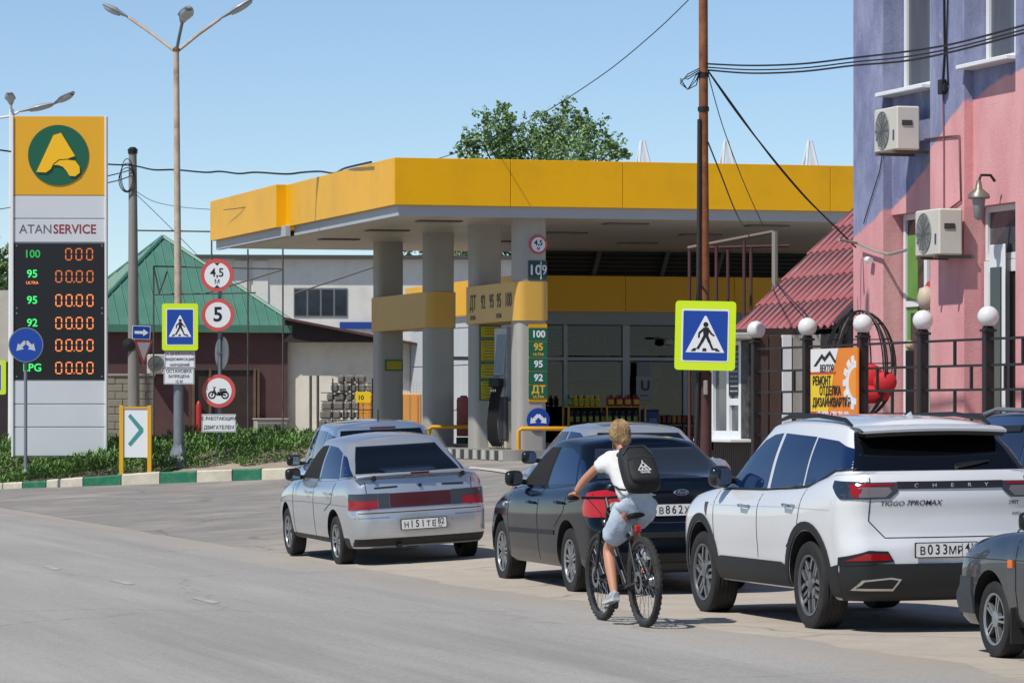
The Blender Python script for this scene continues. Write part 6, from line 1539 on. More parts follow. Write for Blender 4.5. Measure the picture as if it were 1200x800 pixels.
loc = car_at(946.6, 733, 31.25, .905, TH, z=0.0)
c = Car('parked_crossover', 'white crossover with black cladding parked at the kerbside', SW_, mWHT, loc, TH, math.radians(-.6))
underbody(c); c.wheels('y5', .245, .235, track=.785)
mCLAD = mat('cladding', '#1b1c1e', .6, var=.1, bump=.05)
def arch_ring(ya, r0, r1, z0, n=20):
    zc0 = SW_['R']+.015; pts = []
    a0 = math.asin((z0-zc0)/r1); a1 = math.asin((z0-zc0)/r0)
    for i in range(n+1):
        t = a0+(PI-2*a0)*i/n; pts.append((ya+r1*math.cos(t), zc0+r1*math.sin(t)))
    for i in range(n+1):
        t = a1+(PI-2*a1)*(n-i)/n; pts.append((ya+r0*math.cos(t), zc0+r0*math.sin(t)))
    return pts
for ya in (0, SW_['wb']):
    pr_ = arch_ring(ya, .436, .505, .34)
    n2 = len(pr_)//2
    for ax in 'LR':
        for i in range(0, n2-1, 4):
            j = min(i+4, n2-1); q = pr_[i:j+1]+pr_[len(pr_)-1-j:len(pr_)-i]
            c.panel('arch_cladding', q, ax, mCLAD, .012, c.body, .06)
for ax in 'LR':
    c.panel('sill_cladding', [(.46, .27), (2.22, .27), (2.22, .50), (2.1, .53), (.6, .53), (.46, .50)], ax, mCLAD, .014)
    c.panel('sill_cladding', [(-.62, .28), (-.44, .30), (-.44, .52), (-.62, .55)], ax, mCLAD, .012)
c.panel('lower_bumper', [(-.86, .27), (.86, .27), (.86, .56), (-.86, .56)], 'B', mCLAD, .014, maxd=.6)
for s_ in (-1, 1):
    rf_ = c.panel('reflector_pod', [(s_*.90, .54), (s_*.50, .575), (s_*.55, .66), (s_*.70, .665), (s_*.90, .60)], 'B', mTRIM, .018, maxd=.5); c.panel('reflector', [(s_*.84, .585), (s_*.53, .59), (s_*.55, .635), (s_*.72, .64)], 'B', mLENR, .024, rf_, maxd=.5)
    ex = c.panel('exhaust_trim', [(s_*.80, .36), (s_*.50, .355), (s_*.44, .44), (s_*.52, .455), (s_*.74, .435)], 'B', mCHR, .022, maxd=.5); c.panel('exhaust_inner', [(s_*.77, .375), (s_*.51, .37), (s_*.465, .43), (s_*.53, .44), (s_*.72, .422)], 'B', mBLACK, .027, ex, maxd=.5)
    l_ = c.panel('tail_lamp', [(s_*.875, 1.20), (s_*.855, 1.07), (s_*.52, 1.075), (s_*.45, 1.13), (s_*.45, 1.205)], 'B', mLENS, .010, maxd=.5)
    mCRI = mat('lens_crimson', '#8e1216', .15)
    c.panel('lamp_strip', [(s_*.80, 1.185), (s_*.80, 1.09), (s_*.765, 1.085), (s_*.765, 1.185)], 'B', mCRI, .014, l_, maxd=.5); c.panel('lamp_strip', [(s_*.765, 1.19), (s_*.765, 1.175), (s_*.48, 1.178), (s_*.48, 1.193)], 'B', mCRI, .014, l_)
    c.panel('clear_lens', [(s_*.755, 1.165), (s_*.755, 1.085), (s_*.55, 1.088), (s_*.50, 1.13), (s_*.52, 1.165)], 'B', mat('lens_grey', '#6d6667', .12, spec=.6), .014, l_)
for ax in 'LR':
    l_ = c.panel('tail_lamp', [(-.86, 1.07), (-.66, 1.075), (-.52, 1.17), (-.50, 1.215), (-.84, 1.205)], ax, mat('lens_smoke_blue', '#23303f', .06, spec=.7), .010); c.panel('lamp_strip', [(-.83, 1.09), (-.79, 1.088), (-.77, 1.175), (-.81, 1.18)], ax, MATS['lens_crimson'], .014, l_)
lb = c.panel('light_bar', [(-.45, 1.15), (.45, 1.15), (.45, 1.208), (-.45, 1.208)], 'B', mat('bar_dark', '#2a2424', .15, spec=.6), .011)
for i, ch in enumerate('CHERY'): text(ch, lb, (-.30+i*.15, c.cast('B', -.30+i*.15, 1.18).y-.014, 1.178), .042, mCHR, bold=.01, xs=1.3, ext=.001)
def stick(c, body, x, z, size, m, **k):
    o = text(body, c.t, (x, 0, z), size, m, ext=0, **k); me = o.data; me.transform(Matrix.Translation((x, 0, z)) @ RX90 @ Matrix.Diagonal((k.get('xs', 1), 1, 1, 1))); o.matrix_basis = Matrix()
    for v in me.vertices:
        h = c.cast('B', v.co.x, v.co.z)
        if h: v.co.y = h.y-.003
mBG = mat('badge_grey', '#4a4a4c', .3, .5); mBD = mat('badge_dark', '#3b2a26', .3, .3)
stick(c, 'TIGGO', -.50, 1.035, .052, mBG, xs=1.2, bold=.01, shear=.2); stick(c, '7PROMAX', -.24, 1.038, .058, mBD, xs=1.1, bold=.015, shear=.2)
stick(c, '290T', .55, 1.03, .045, mBG, bold=.01); stick(c, 'AWD', .58, .94, .035, mBG, bold=.01)
c.panel('rear_window', [(-.735, 1.292), (.735, 1.292), (.60, 1.60), (-.60, 1.60)], 'B', mTINT, .005, maxd=.6)
mb = MB(); rows = []
for i in range(15):
    x = -.62+1.24*i/14; y = -.66+.10*(x/.62)**2
    rows.append([Vector((x, yy, zz)) for yy, zz in ((y+.34, 1.668-.02*(x/.62)**2), (y+.1, 1.655-.02*(x/.62)**2), (y, 1.628-.018*(x/.62)**2), (y+.01, 1.608-.018*(x/.62)**2), (y+.14, 1.60))])
sp_ = mb.grid(rows).build('roof_spoiler', mWHT, c.t, smooth=50)
mb = MB(); rows = []
for i in range(15):
    x = -.60+1.20*i/14; y = -.655+.10*(x/.62)**2
    rows.append([Vector((x, y+.008, 1.606-.018*(x/.62)**2)), Vector((x, y+.03, 1.575-.018*(x/.62)**2)), Vector((x, y+.2, 1.58))])
mb.grid(rows).build('spoiler_underside', mBLACK, sp_, smooth=50)
h = c.cast('B', .3, 1.33); MB().tube([(.12, c.cast('B', .12, 1.33).y-.02, 1.325), (.30, c.cast('B', .3, 1.35).y-.03, 1.35), (.42, c.cast('B', .42, 1.36).y-.02, 1.365)], [.022, .016, .008], 8).build('rear_wiper', mBLACK, c.t)
c.panel('fuel_seam', [(.02, .95), (.03, .95), (.03, .96), (.02, .96)], 'R', mWHT, .001)
win = [(-.58, 1.315), (-.36, 1.31), (-.10, 1.235), (.10, 1.175), (.30, 1.165), (.30, 1.555), (-.15, 1.53), (-.45, 1.47), (-.58, 1.40)]
c.both('side_window', win, mTINB); c.both('side_window', [(.34, 1.16), (1.12, 1.13), (1.10, 1.585), (.34, 1.56)], mTINB); c.both('side_window', [(1.20, 1.125), (2.28, 1.11), (1.95, 1.34), (1.62, 1.52), (1.40, 1.57), (1.18, 1.585)], mTINB)
for ax in 'LR':
    c.line('window_trim', [(-.62, 1.305), (-.36, 1.295), (-.10, 1.22), (.10, 1.16), (.34, 1.145), (1.2, 1.113), (2.3, 1.098)], ax, mCHR if False else mTRIM, .018, .006)
    c.line('door_seam', [(1.15, .55), (1.15, 1.12)], ax, mSEAM); c.line('door_seam', [(2.26, .55), (2.30, 1.08)], ax, mSEAM); c.line('door_seam', [(.46, .66), (.20, .82), (.10, 1.14)], ax, mSEAM)
    c.handle(.36, 1.0, mCHR, ax, .22); c.handle(1.45, .97, mCHR, ax, .22)
    c.panel('fender_badge', [(2.46, .98), (2.56, .98), (2.53, .90), (2.48, .86)], ax, mat('badge_black_red', '#3a1416', .3), .004)
    c.line('shoulder_crease', [(-.5, .98), (.5, .985), (1.5, .97), (2.4, .96)], ax, mat('crease_white', '#aeb0b2', .4), .006, .001)
c.panel('windscreen', [(-.72, 1.15), (.72, 1.15), (.56, 1.58), (-.56, 1.58)], 'F', mTINT, .006, maxd=.9)
for pts in ([(-.66, 1.27), (-.685, .90), (-.56, .765), (.56, .765), (.685, .90), (.66, 1.27)],): c.line('tailgate_seam', pts, 'B', mSEAM, .008)
for s_ in (-1, 1):
    c.mirror(2.08, 1.21, mat('mirror_dark', '#1b1f26', .12, spec=.7), s_, .22, .19, .12)
    pts = [(s_*.60, -.25, 1.655), (s_*.60, -.10, 1.70), (s_*.605, .5, 1.735), (s_*.60, 1.2, 1.725), (s_*.585, 1.55, 1.68)]; MB().tube(pts, [.012, .02, .02, .02, .012], 8).build('roof_rail', mTRIM, c.t, smooth=60)
MB().add([(-.035, -.02, 1.69), (.035, -.02, 1.69), (0, .22, 1.69), (0, -.03, 1.765)], [(0, 1, 3), (1, 2, 3), (2, 0, 3), (0, 2, 1)]).build('shark_fin', mWHT, c.t)
c.plate_no('В033МР', '41', -.93, .665, -.075)

# ---- dark grey hatchback at right border ------------------------------
SG = dict(yr0=-.78, yf0=3.22, wb=2.46, R=.275, RA=.335, wmax=.81, sillup=.02, archdz=.02,
    belt=[(-.78, .98), (.5, .94), (1.5, .91), (2.2, .885), (2.8, .83), (3.1, .755), (3.22, .69)],
    body=[(.22, -.70, 3.12, .76), (.30, -.76, 3.21, .785), (.45, -.78, 3.26, .80), (.545, -.78, 3.26, .81), (.575, -.75, 3.19, .81), (.75, -.74, 3.17, .81), (.90, -.73, 3.14, .785), (.98, -.72, 3.10, .74)],
    rc=(.16, .16), fc=(.16, .12), bow=(.04, .06), tap=(.04, .05), yA=.6, yB=2.2,
    gh=[(0, -.60, 2.25, .73), (.5, -.38, 1.90, .65), (1, -.1, 1.50, .55)], roof=[(-.2, 1.32), (.7, 1.36), (1.5, 1.31), (2.2, 1.15)], grc=(.12, .12), gfc=(.18, .18), gbow=(.03, .08))
mGRY = paintm('dark_grey_paint', '#2b3038', .45, .35, dirt=.25)
loc = car_at(1167, 770, 27.6, .755, TH, front=True, wb=SG['wb'], z=0.0)
c = Car('parked_hatchback', 'dark grey hatchback cut by the right border, five-spoke wheels', SG, mGRY, loc, TH)
underbody(c); c.wheels('star', .185, .175, track=.69)
for ax in 'LR':
    c.panel('bumper_corner', [(2.80, .30), (3.24, .30), (3.24, .565), (2.80, .565)], ax, mat('bumper_grey', '#33373d', .6, var=.08), .012); c.panel('side_repeater', [(2.02, .66), (2.10, .66), (2.10, .715), (2.02, .715)], ax, mORA, .012)
    c.line('door_seam', [(1.98, .30), (1.98, .90)], ax, mSEAM); c.line('fender_crease', [(1.5, .72), (3.1, .70)], ax, mSEAM, .006)
    c.panel('mud_flap', [(2.00, .12), (2.14, .16), (2.12, .36), (2.02, .36)], ax, mTRIM, .01) if False else None
    c.both('side_window', [(.9, .95), (1.85, .945), (1.45, 1.29), (.95, 1.30)], mTINB) if ax == 'L' else None
c.panel('windscreen', [(-.62, .98), (.62, .98), (.48, 1.28), (-.48, 1.28)], 'F', mTINT, .006, maxd=.9)
c.panel('front_bumper', [(-.78, .28), (.78, .28), (.78, .56), (-.78, .56)], 'F', MATS['bumper_grey'], .014, maxd=.5)
for s_ in (-1, 1):
    c.mirror(1.66, 1.0, mMIR, s_, .2, .14); MB().box((s_*.74, 2.05, .25), (.16, .02, .26), .005).build('mud_flap', mRUB, c.t)

# ---- pale blue-silver hatchback ahead of the silver sedan ---------------
SH = dict(SL_, roof=[(-.6, 1.40), (0, 1.44), (.9, 1.46), (1.5, 1.43), (2.2, 1.25)], gh=[(0, -.78, 2.42, .765), (.5, -.62, 2.02, .70), (1, -.42, 1.62, .60)])
mPBL = paintm('pale_blue_paint', '#8fa3ba', .6, .3)
q = P(446, 478, 51.0); loc = Vector((q.x, q.y, .11)); TW = math.radians(11)
c = Car('parked_hatchback', 'pale blue-silver hatchback half hidden behind the silver sedan', SH, mPBL, loc, TW, math.radians(-2.5))
underbody(c); c.wheels('multi', .185, .175, track=.725)
c.panel('rear_window', [(-.62, 1.08), (.62, 1.08), (.53, 1.40), (-.53, 1.40)], 'B', mTINT, .005, maxd=.6)
br = MB().box((0, -.56, 1.425), (.34, .03, .03), .006).build('high_brake_light', mLEND, c.t)
for q in ([(.98, .965), (1.93, .955), (1.60, 1.24), (1.35, 1.39), (1.02, 1.41)], [(.02, .99), (.90, .97), (.94, 1.41), (.2, 1.395)], [(-.55, 1.05), (-.06, 1.0), (.10, 1.38), (-.38, 1.33)]): c.both('side_window', q, mTINB)
for s_ in (-1, 1): c.mirror(1.80, 1.0, mMIR, s_, .2, .15); c.panel('tail_lamp', [(s_*.78, .70), (s_*.60, .70), (s_*.60, .95), (s_*.74, .95)], 'B', mLENR, .008, maxd=.5)
MB().tube([(0, -.2, 1.50), (0, -.24, 1.66)], .008, 6).build('aerial', mBLACK, c.t)
c.plate_no('А504КМ', '82', -.9, .55) if False else None

# ---- silver car ahead of the saloon, roof only in view -------------------
mSV2 = paintm('silver_paint_light', '#b9bdc0', .6, .3)
q = P(757, 478, 45.2); loc = Vector((q.x, q.y, .10))
c = Car('parked_saloon', 'silver saloon whose roof with dark sunroof shows above the black saloon', SF, mSV2, loc, TF)
underbody(c); c.wheels('multi', .205, .2, track=.775)
c.panel('rear_window', [(-.64, 1.115), (.64, 1.115), (.50, 1.395), (-.50, 1.395)], 'B', mTINT, .006, maxd=.9); c.panel('sunroof', rr(.8, .8, .08, 3, 0, .85), 'T', mat('sunroof_glass', '#3b4046', .05, spec=.7), .004)
for q in ([(1.10, 1.03), (2.16, 1.02), (1.72, 1.32), (1.50, 1.405), (1.14, 1.41)], [(.08, 1.06), (1.02, 1.04), (1.06, 1.41), (.66, 1.395), (.36, 1.32)]): c.both('side_window', q, mTINB)
for s_ in (-1, 1): c.mirror(1.98, 1.09, mMIR, s_, .2, .16)

# ---- blue crossover behind the white one ---------------------------------
SB = dict(SW_, roof=[(-.4, 1.62), (.2, 1.67), (.9, 1.69), (1.7, 1.66), (2.0, 1.58), (2.4, 1.4)])
mBLU = paintm('deep_blue_paint', '#1c3560', .35, .3)
q = P(1146, 478, 38.2); v_ = Vector((CT, ST, 0)); u_ = Vector((-ST, CT, 0)); loc = q+v_*.62-u_*1.75; loc.z = .02
c = Car('parked_crossover', 'deep blue crossover with silver roof rails behind the white car', SB, mBLU, loc, TH)
underbody(c); c.wheels('multi', .23, .22, track=.785)
for q in ([(-.58, 1.31), (-.1, 1.24), (.30, 1.17), (.30, 1.56), (-.45, 1.47)], [(.34, 1.16), (1.12, 1.13), (1.10, 1.60), (.34, 1.57)], [(1.20, 1.125), (2.28, 1.11), (1.62, 1.54), (1.18, 1.60)]): c.both('side_window', q, mat('tint_blue', '#0d1a33', .04, spec=.6))
c.both('wind_deflector', [(.5, 1.54), (1.6, 1.52), (1.6, 1.58), (.5, 1.60)], mBLACK, .02)
c.panel('windscreen', [(-.72, 1.15), (.72, 1.15), (.56, 1.58), (-.56, 1.58)], 'F', mTINT, .006, maxd=.9)
for s_ in (-1, 1):
    c.mirror(2.08, 1.21, mMIR, s_, .22, .17); MB().tube([(s_*.60, -.3, 1.68), (s_*.60, -.1, 1.735), (s_*.605, 1.3, 1.76), (s_*.59, 1.65, 1.71)], .022, 8).build('roof_rail', mGALV, c.t, smooth=60)
# ================================================================== cyclist
RB = .37; DB = 31.3; TB = math.radians(17.5)
qb = P(757, 735, DB); qb.z = 0.004
bk = thing('bicycle', 'black mountain bicycle ridden along the road edge', 'bicycle', qb, TB)
bk.rotation_euler = (0, math.radians(-2), TB)
WB = 1.08
mBKF = mat('bike_black', '#121315', .4, coat=.5); mBTY = mat('bike_tyre', '#2b2a29', .85, var=.15, dirt=.5, dirtcol='#5f5a52', ds=9); mSPK = mat('spoke_steel', '#8d9094', .3, .8)
MX = Matrix.Rotation(PI/2, 4, 'Y')
def bike_wheel(y):
    mb = MB(); tr = .030
    prof = [(RB-tr+tr*math.cos(t), tr*1.0*math.sin(t)) for t in [2*PI*i/10 for i in range(10)]]
    w = MB().lathe(prof, 56, MX, True).build('wheel', mBTY, bk, smooth=50); w.location = (0, y, RB)
    MB().lathe([(RB-.068, -.012), (RB-.055, -.015), (RB-.05, 0), (RB-.055, .015), (RB-.068, .012)], 48, MX, True).build('rim', mBKF, w, smooth=40)
    MB().cyl((-.05, 0, 0), (.05, 0, 0), .022, n=12).build('hub', mBKF, w)
    mb = MB()
    for i in range(28):
        t = 2*PI*i/28; s_ = -1 if i % 2 else 1; t2 = t+(.35 if (i//2) % 2 else -.35)
        mb.cyl((s_*.03, .022*math.cos(t2), .022*math.sin(t2)), (0, (RB-.06)*math.cos(t), (RB-.06)*math.sin(t)), .0022, n=4, caps=False)
    mb.build('spokes', mSPK, w)
    MB().lathe([(.055, -.001), (.09, -.001), (.09, .001), (.055, .001)], 28, Matrix.Translation((-.055, 0, 0)) @ MX, True).build('brake_disc', mSPK, w)
    kn = MB()
    for i in range(44):
        t = 2*PI*i/44
        for x, r in ((-.02, RB-.008), (.02, RB-.008), (0, RB-.002)): kn.box((x, r*math.cos(t+.03*x/.02), r*math.sin(t+.03*x/.02)), (.014, .018, .004), M=Matrix.Rotation(t+PI/2, 3, 'X'))
    kn.build('tread_blocks', mBTY, w)
    return w
bike_wheel(0); bike_wheel(WB)
BB = Vector((0, .44, .315)); ST_ = Vector((0, .27, .74)); HT_ = Vector((0, .86, .93)); HB_ = Vector((0, .90, .80)); AX0 = Vector((0, 0, RB)); AX1 = Vector((0, WB, RB))
def tb(a, b, r, nm, m=mBKF, x=0): return MB().tube([Vector(a), Vector(b)], r, 10).build(nm, m, bk, smooth=50)
tb(BB, ST_, .017, 'seat_tube'); tb(ST_-Vector((0, 0, .04)), HT_, .019, 'top_tube'); tb(BB, HB_, .026, 'down_tube'); tb(HB_, HT_, .021, 'head_tube')
for s_ in (-1, 1):
    tb((s_*.03, BB.y-.03, BB.z), (s_*.062, 0, RB), .011, 'chain_stay'); tb((s_*.025, ST_.y, ST_.z-.06), (s_*.062, 0, RB), .009, 'seat_stay'); tb((s_*.052, .93, .74), (s_*.052, WB, RB), .016, 'fork_leg')
tb((-.055, .93, .745), (.055, .93, .745), .018, 'fork_crown')
tb(ST_, (0, .235, .885), .014, 'seat_post', mGREYM)
# saddle
mb = MB(); rows = []
for i in range(11):
    t = i/10; y = .10+.27*t; w = sm(t, [(0, .05), (.15, .075), (.45, .062), (.7, .028), (1, .012)])
    rows.append([Vector((w*math.cos(a), y, .905+.02*math.sin(a)*(1.4 if math.sin(a) < 0 else 1)+.012*math.cos(PI*t))) for a in [2*PI*j/12 for j in range(13)]])
mb.grid(rows); mb.add(rows[0][:-1], [range(12)]); mb.add(rows[-1][:-1], [range(12)]); sdl = mb.build('saddle', mRUB, bk, smooth=60, weld=1e-4)
MB().tube([(-.02, .14, .88), (-.02, .30, .875)], .004, 6).build('saddle_rail', mSPK, sdl); MB().tube([(.02, .14, .88), (.02, .30, .875)], .004, 6).build('saddle_rail', mSPK, sdl)
rl = MB().box((0, .12, .80), (.055, .035, .06), .01).build('rear_light', mat('rear_light_red', '#b0201c', .25), bk); MB().tube([(0, .13, .80), (0, .25, .81)], .01, 6).build('light_bracket', mBKF, rl)
MB().box((.0, .05, .46), (.02, .01, .03), .003).build('amber_reflector', mORA, bk)
# bars
MB().tube([(0, .85, .95), (0, .90, 1.03)], .017, 8).build('stem', mBKF, bk)
GZ = 1.045; GY = .90
MB().tube([(-.345, GY-.05, GZ+.005), (-.18, GY-.01, GZ), (0, GY, GZ-.01), (.18, GY-.01, GZ), (.345, GY-.05, GZ+.005)], .0125, 10).build('handlebar', mBKF, bk, smooth=60)
for s_ in (-1, 1):
    MB().tube([(s_*.235, GY-.022, GZ+.002), (s_*.35, GY-.051, GZ+.005)], .018, 10).build('grip', mRUB, bk, smooth=60)
    MB().tube([(s_*.21, GY+.01, GZ-.0), (s_*.25, GY+.04, GZ-.02), (s_*.32, GY+.035, GZ-.03)], .006, 6).build('brake_lever', mBKF, bk); MB().tube([(s_*.2, GY+.01, GZ), (s_*.12, GY+.10, GZ-.02), (s_*.03, GY+.06, GZ-.14), (s_*.03, GY+.0, GZ-.3)], .0035, 5).build('cable', mBLACK, bk)
# drivetrain
MB().lathe([(.03, -.003), (.085, -.003), (.088, 0), (.085, .003), (.03, .003)], 32, Matrix.Translation((.055, BB.y, BB.z)) @ MX, True).build('chainring', mBKF, bk)
MB().lathe([(.015, -.02), (.03, -.02), (.055, .015), (.055, .02), (.015, .02)], 24, Matrix.Translation((.05, 0, RB)) @ MX, True).build('cassette', mSPK, bk)
ch = [(.055, BB.y+.088*math.sin(t), BB.z+.088*math.cos(t)) for t in [PI*i/10 for i in range(11)]]+[(.055, 0-.04, RB-.10), (.055, -.055*math.sin(.5), RB-.02)]+[(.055, .05*-math.cos(t), RB+.05*math.sin(t)) for t in [PI*i/8/1.6 for i in range(6)]]
MB().tube(ch, .005, 5, closed=True).build('chain', mBKF, bk)
MB().box((.06, -.02, RB-.07), (.02, .035, .12), .008).build('derailleur', mBKF, bk)
CRK = .17; pd = {}
for s_, sg in ((-1, -1), (1, 1)):
    e = Vector((s_*.085, BB.y-.02*sg, BB.z+sg*CRK)); tb((s_*.075, BB.y, BB.z), (s_*.085, e.y, e.z), .011, 'crank', mBKF)
    pd[s_] = e; MB().box((s_*.14, e.y, e.z), (.09, .10, .018), .005).build('pedal', mBKF, bk)
tb((-.08, BB.y, BB.z), (.08, BB.y, BB.z), .02, 'bottom_bracket')

# ------------------------------------------------------------------ person
pe = thing('person', 'person in white t-shirt and denim shorts riding the bicycle, seen from behind', 'person', qb, TB)
pe.rotation_euler = bk.rotation_euler
mSKIN = mat('skin', '#b98468', .55, var=.05, vs_=6); mTEE = mat('tee_white', '#cfcfcd', .85, var=.03, bump=.15, bs=18); mDEN = mat('denim_light', '#a3b0c0', .9, var=.1, vs_=9, col2='#b7c2cf', bump=.25, bs=60); mHAIR = mat('hair_blonde', '#a98c60', .6, var=.3, vs_=25, col2='#7b6040', bump=.6, bs=60)
def skin(name, V, E, rad, m, parent, root=0, sub=2):
    me = bpy.data.meshes.new(name); me.from_pydata([Vector(v) for v in V], E, []); o = bpy.data.objects.new('tmp', me); COL.objects.link(o)
    md = o.modifiers.new('s', 'SKIN'); md.use_smooth_shade = True; md.branch_smoothing = .3
    for i, sv in enumerate(me.skin_vertices[0].data):
        r = rad[i]; sv.radius = r if isinstance(r, tuple) else (r, r); sv.use_root = (i == root)
    sb = o.modifiers.new('d', 'SUBSURF'); sb.levels = sub; sb.render_levels = sub
    dg = bpy.context.evaluated_depsgraph_get(); nm = bpy.data.meshes.new_from_object(o.evaluated_get(dg)); bpy.data.objects.remove(o)
    nm.materials.clear(); nm.materials.append(m); nm.polygons.foreach_set('use_smooth', [True]*len(nm.polygons)); return link(name, nm, parent)
ox = .055
HIP = Vector((ox, .255, .985)); SPN = Vector((ox+.005, .37, 1.14)); CHE = Vector((ox+.01, .51, 1.29)); NEC = Vector((ox+.012, .615, 1.42)); HD0 = Vector((ox+.012, .655, 1.48)); HD1 = Vector((ox+.012, .68, 1.56))
SHL = Vector((ox-.165, .565, 1.365)); SHR = Vector((ox+.185, .565, 1.36)); ELL = Vector((-.235, .745, 1.20)); HNL = Vector((-.292, GY-.085, GZ+.05)); ELR = Vector((.335, .70, 1.19)); HNR = Vector((.292, GY-.085, GZ+.05))
HPL = Vector((ox-.085, .28, .95)); HPR = Vector((ox+.085, .28, .955)); KNL = Vector((-.10, .60, .625)); ANL = Vector((-.125, .395, .245)); KNR = Vector((.13, .68, .83)); ANR = Vector((.13, .40, .56))
V = [HIP, SPN, CHE, NEC, HD0, HD1, SHL, ELL, ELL.lerp(HNL, .5), HNL, SHR, ELR, ELR.lerp(HNR, .5), HNR, HPL, HPL.lerp(KNL, .5), KNL, KNL.lerp(ANL, .35), ANL, HPR, HPR.lerp(KNR, .5), KNR, KNR.lerp(ANR, .35), ANR, SHL.lerp(ELL, .5), SHR.lerp(ELR, .5)]
E = [(0, 1), (1, 2), (2, 3), (3, 4), (4, 5), (2, 6), (6, 24), (24, 7), (7, 8), (8, 9), (2, 10), (10, 25), (25, 11), (11, 12), (12, 13), (0, 14), (14, 15), (15, 16), (16, 17), (17, 18), (0, 19), (19, 20), (20, 21), (21, 22), (22, 23)]
rad = [(.085, .065), (.095, .07), (.105, .075), .050, .05, .03, .036, .038, .036, .026, .036, .038, .036, .026, .045, .05, .05, .052, .033, .045, .05, .05, .052, .033, .040, .040]
body = skin('body', V, E, rad, mSKIN, pe, 0)
# head: shaped ellipsoid with nose, ears
from mathutils import noise as mn_
def folds(o, amp, fr, st=(1, 1, 1)):
    me = o.data; ns = [v.normal.copy() for v in me.vertices]
    for v, n in zip(me.vertices, ns):
        q = Vector((v.co.x*fr*st[0], v.co.y*fr*st[1], v.co.z*fr*st[2])); v.co += n*amp*(mn_.noise(q)+.6*abs(mn_.noise(q*2.1+Vector((3, 1, 7)))))
def ellip(mb, c_, r, n=20, k=14, f=None):
    rows = []
    for i in range(k+1):
        t = PI*i/k; rows.append([])
        for j in range(n+1):
            p_ = 2*PI*j/n; v = Vector((math.sin(t)*math.cos(p_), math.sin(t)*math.sin(p_), math.cos(t)))
            if f: v = f(v)
            rows[-1].append(Vector(c_)+Vector((v.x*r[0], v.y*r[1], v.z*r[2])))
    mb.grid(rows)
HC = Vector((ox+.012, .695, 1.562))
mb = MB(); ellip(mb, HC, (.073, .094, .112), f=lambda v: Vector((v.x*(1-.18*max(0, -v.z)), v.y, v.z)))
hd = mb.build('head', mSKIN, pe, smooth=80, weld=1e-4)
mb = MB(); mb.add([HC+Vector(q) for q in ((-.014, .088, -.02), (.014, .088, -.02), (0, .115, -.025), (0, .09, .02))], [(0, 1, 2), (0, 2, 3), (1, 3, 2), (0, 3, 1)]); mb.build('nose', mSKIN, hd)
for s_ in (-1, 1):
    mb = MB(); ellip(mb, HC+Vector((s_*.074, .0, -.01)), (.010, .02, .033), 10, 8); mb.build('ear', mSKIN, hd, smooth=80, weld=1e-4)
    mb = MB(); ellip(mb, HC+Vector((s_*.03, .086, .012)), (.014, .008, .007), 10, 6); mb.build('eye', mat('eye_white', '#c9c5bd', .3), hd, smooth=80, weld=1e-4)
MB().box(HC+Vector((0, .088, -.06)), (.045, .01, .012), .004).build('mouth', mat('lips', '#9a5a50', .5), hd)
random.seed(4)
mb = MB(); ellip(mb, HC+Vector((0, -.012, .012)), (.083, .098, .115), 26, 18, f=lambda v: Vector((v.x, v.y if v.y < .62 else .62, v.z if v.z > -.62 else -.62))*(1+random.uniform(-.012, .012)))
for k_ in range(26):
    p_ = PI+PI*(k_+.5)/26; pts = [HC+Vector((.084*math.cos(p_)*math.sin(t), -.012+.10*math.sin(p_)*math.sin(t), .012+.118*math.cos(t))) for t in (.25, .7, 1.2, 1.7, 2.0)]+[HC+Vector((.004, -.11, -.045))]
    mb.tube(pts, [.004, .008, .009, .009, .008, .006], 5)
for k_ in range(170):
    p_ = random.uniform(.85*PI, 2.15*PI); r_ = 1+random.uniform(.0, .06); e_ = Vector((random.uniform(-.03, .03), random.uniform(-.125, -.105), random.uniform(-.075, -.02)))
    pts = [HC+Vector((.086*r_*math.cos(p_)*math.sin(t), -.012+.102*r_*math.sin(p_)*math.sin(t), .012+.12*r_*math.cos(t))) for t in (.2+random.uniform(0, .3), .8, 1.3, 1.75)]+[HC+e_]
    mb.tube(pts, [.0012, .0022, .0022, .002, .0014], 4)
for k_ in range(30):
    p_ = random.uniform(PI, 2*PI); b_ = HC+Vector((.07*math.cos(p_), .08*math.sin(p_)-.012, -.085)); mb.tube([b_+Vector((0, 0, .04)), b_, b_+Vector((random.uniform(-.02, .02), random.uniform(-.02, .01), -.04))], [.0015, .0015, .0006], 4)
hair = mb.build('hair', mHAIR, pe, smooth=60)
mb = MB(); ellip(mb, HC+Vector((.008, -.118, -.045)), (.044, .034, .036), 18, 12, f=lambda v: v*(1+.08*math.sin(9*math.atan2(v.z, v.x)+4*v.y)))
for k_ in range(4): mb.tube([HC+Vector((.008+.040*math.cos(2*PI*j/14+k_), -.122-.012*math.sin(k_+j*.5), -.045+.032*math.sin(2*PI*j/14+k_))) for j in range(14)], .010, 5, closed=True)
mb.build('bun', mHAIR, hair, smooth=70)
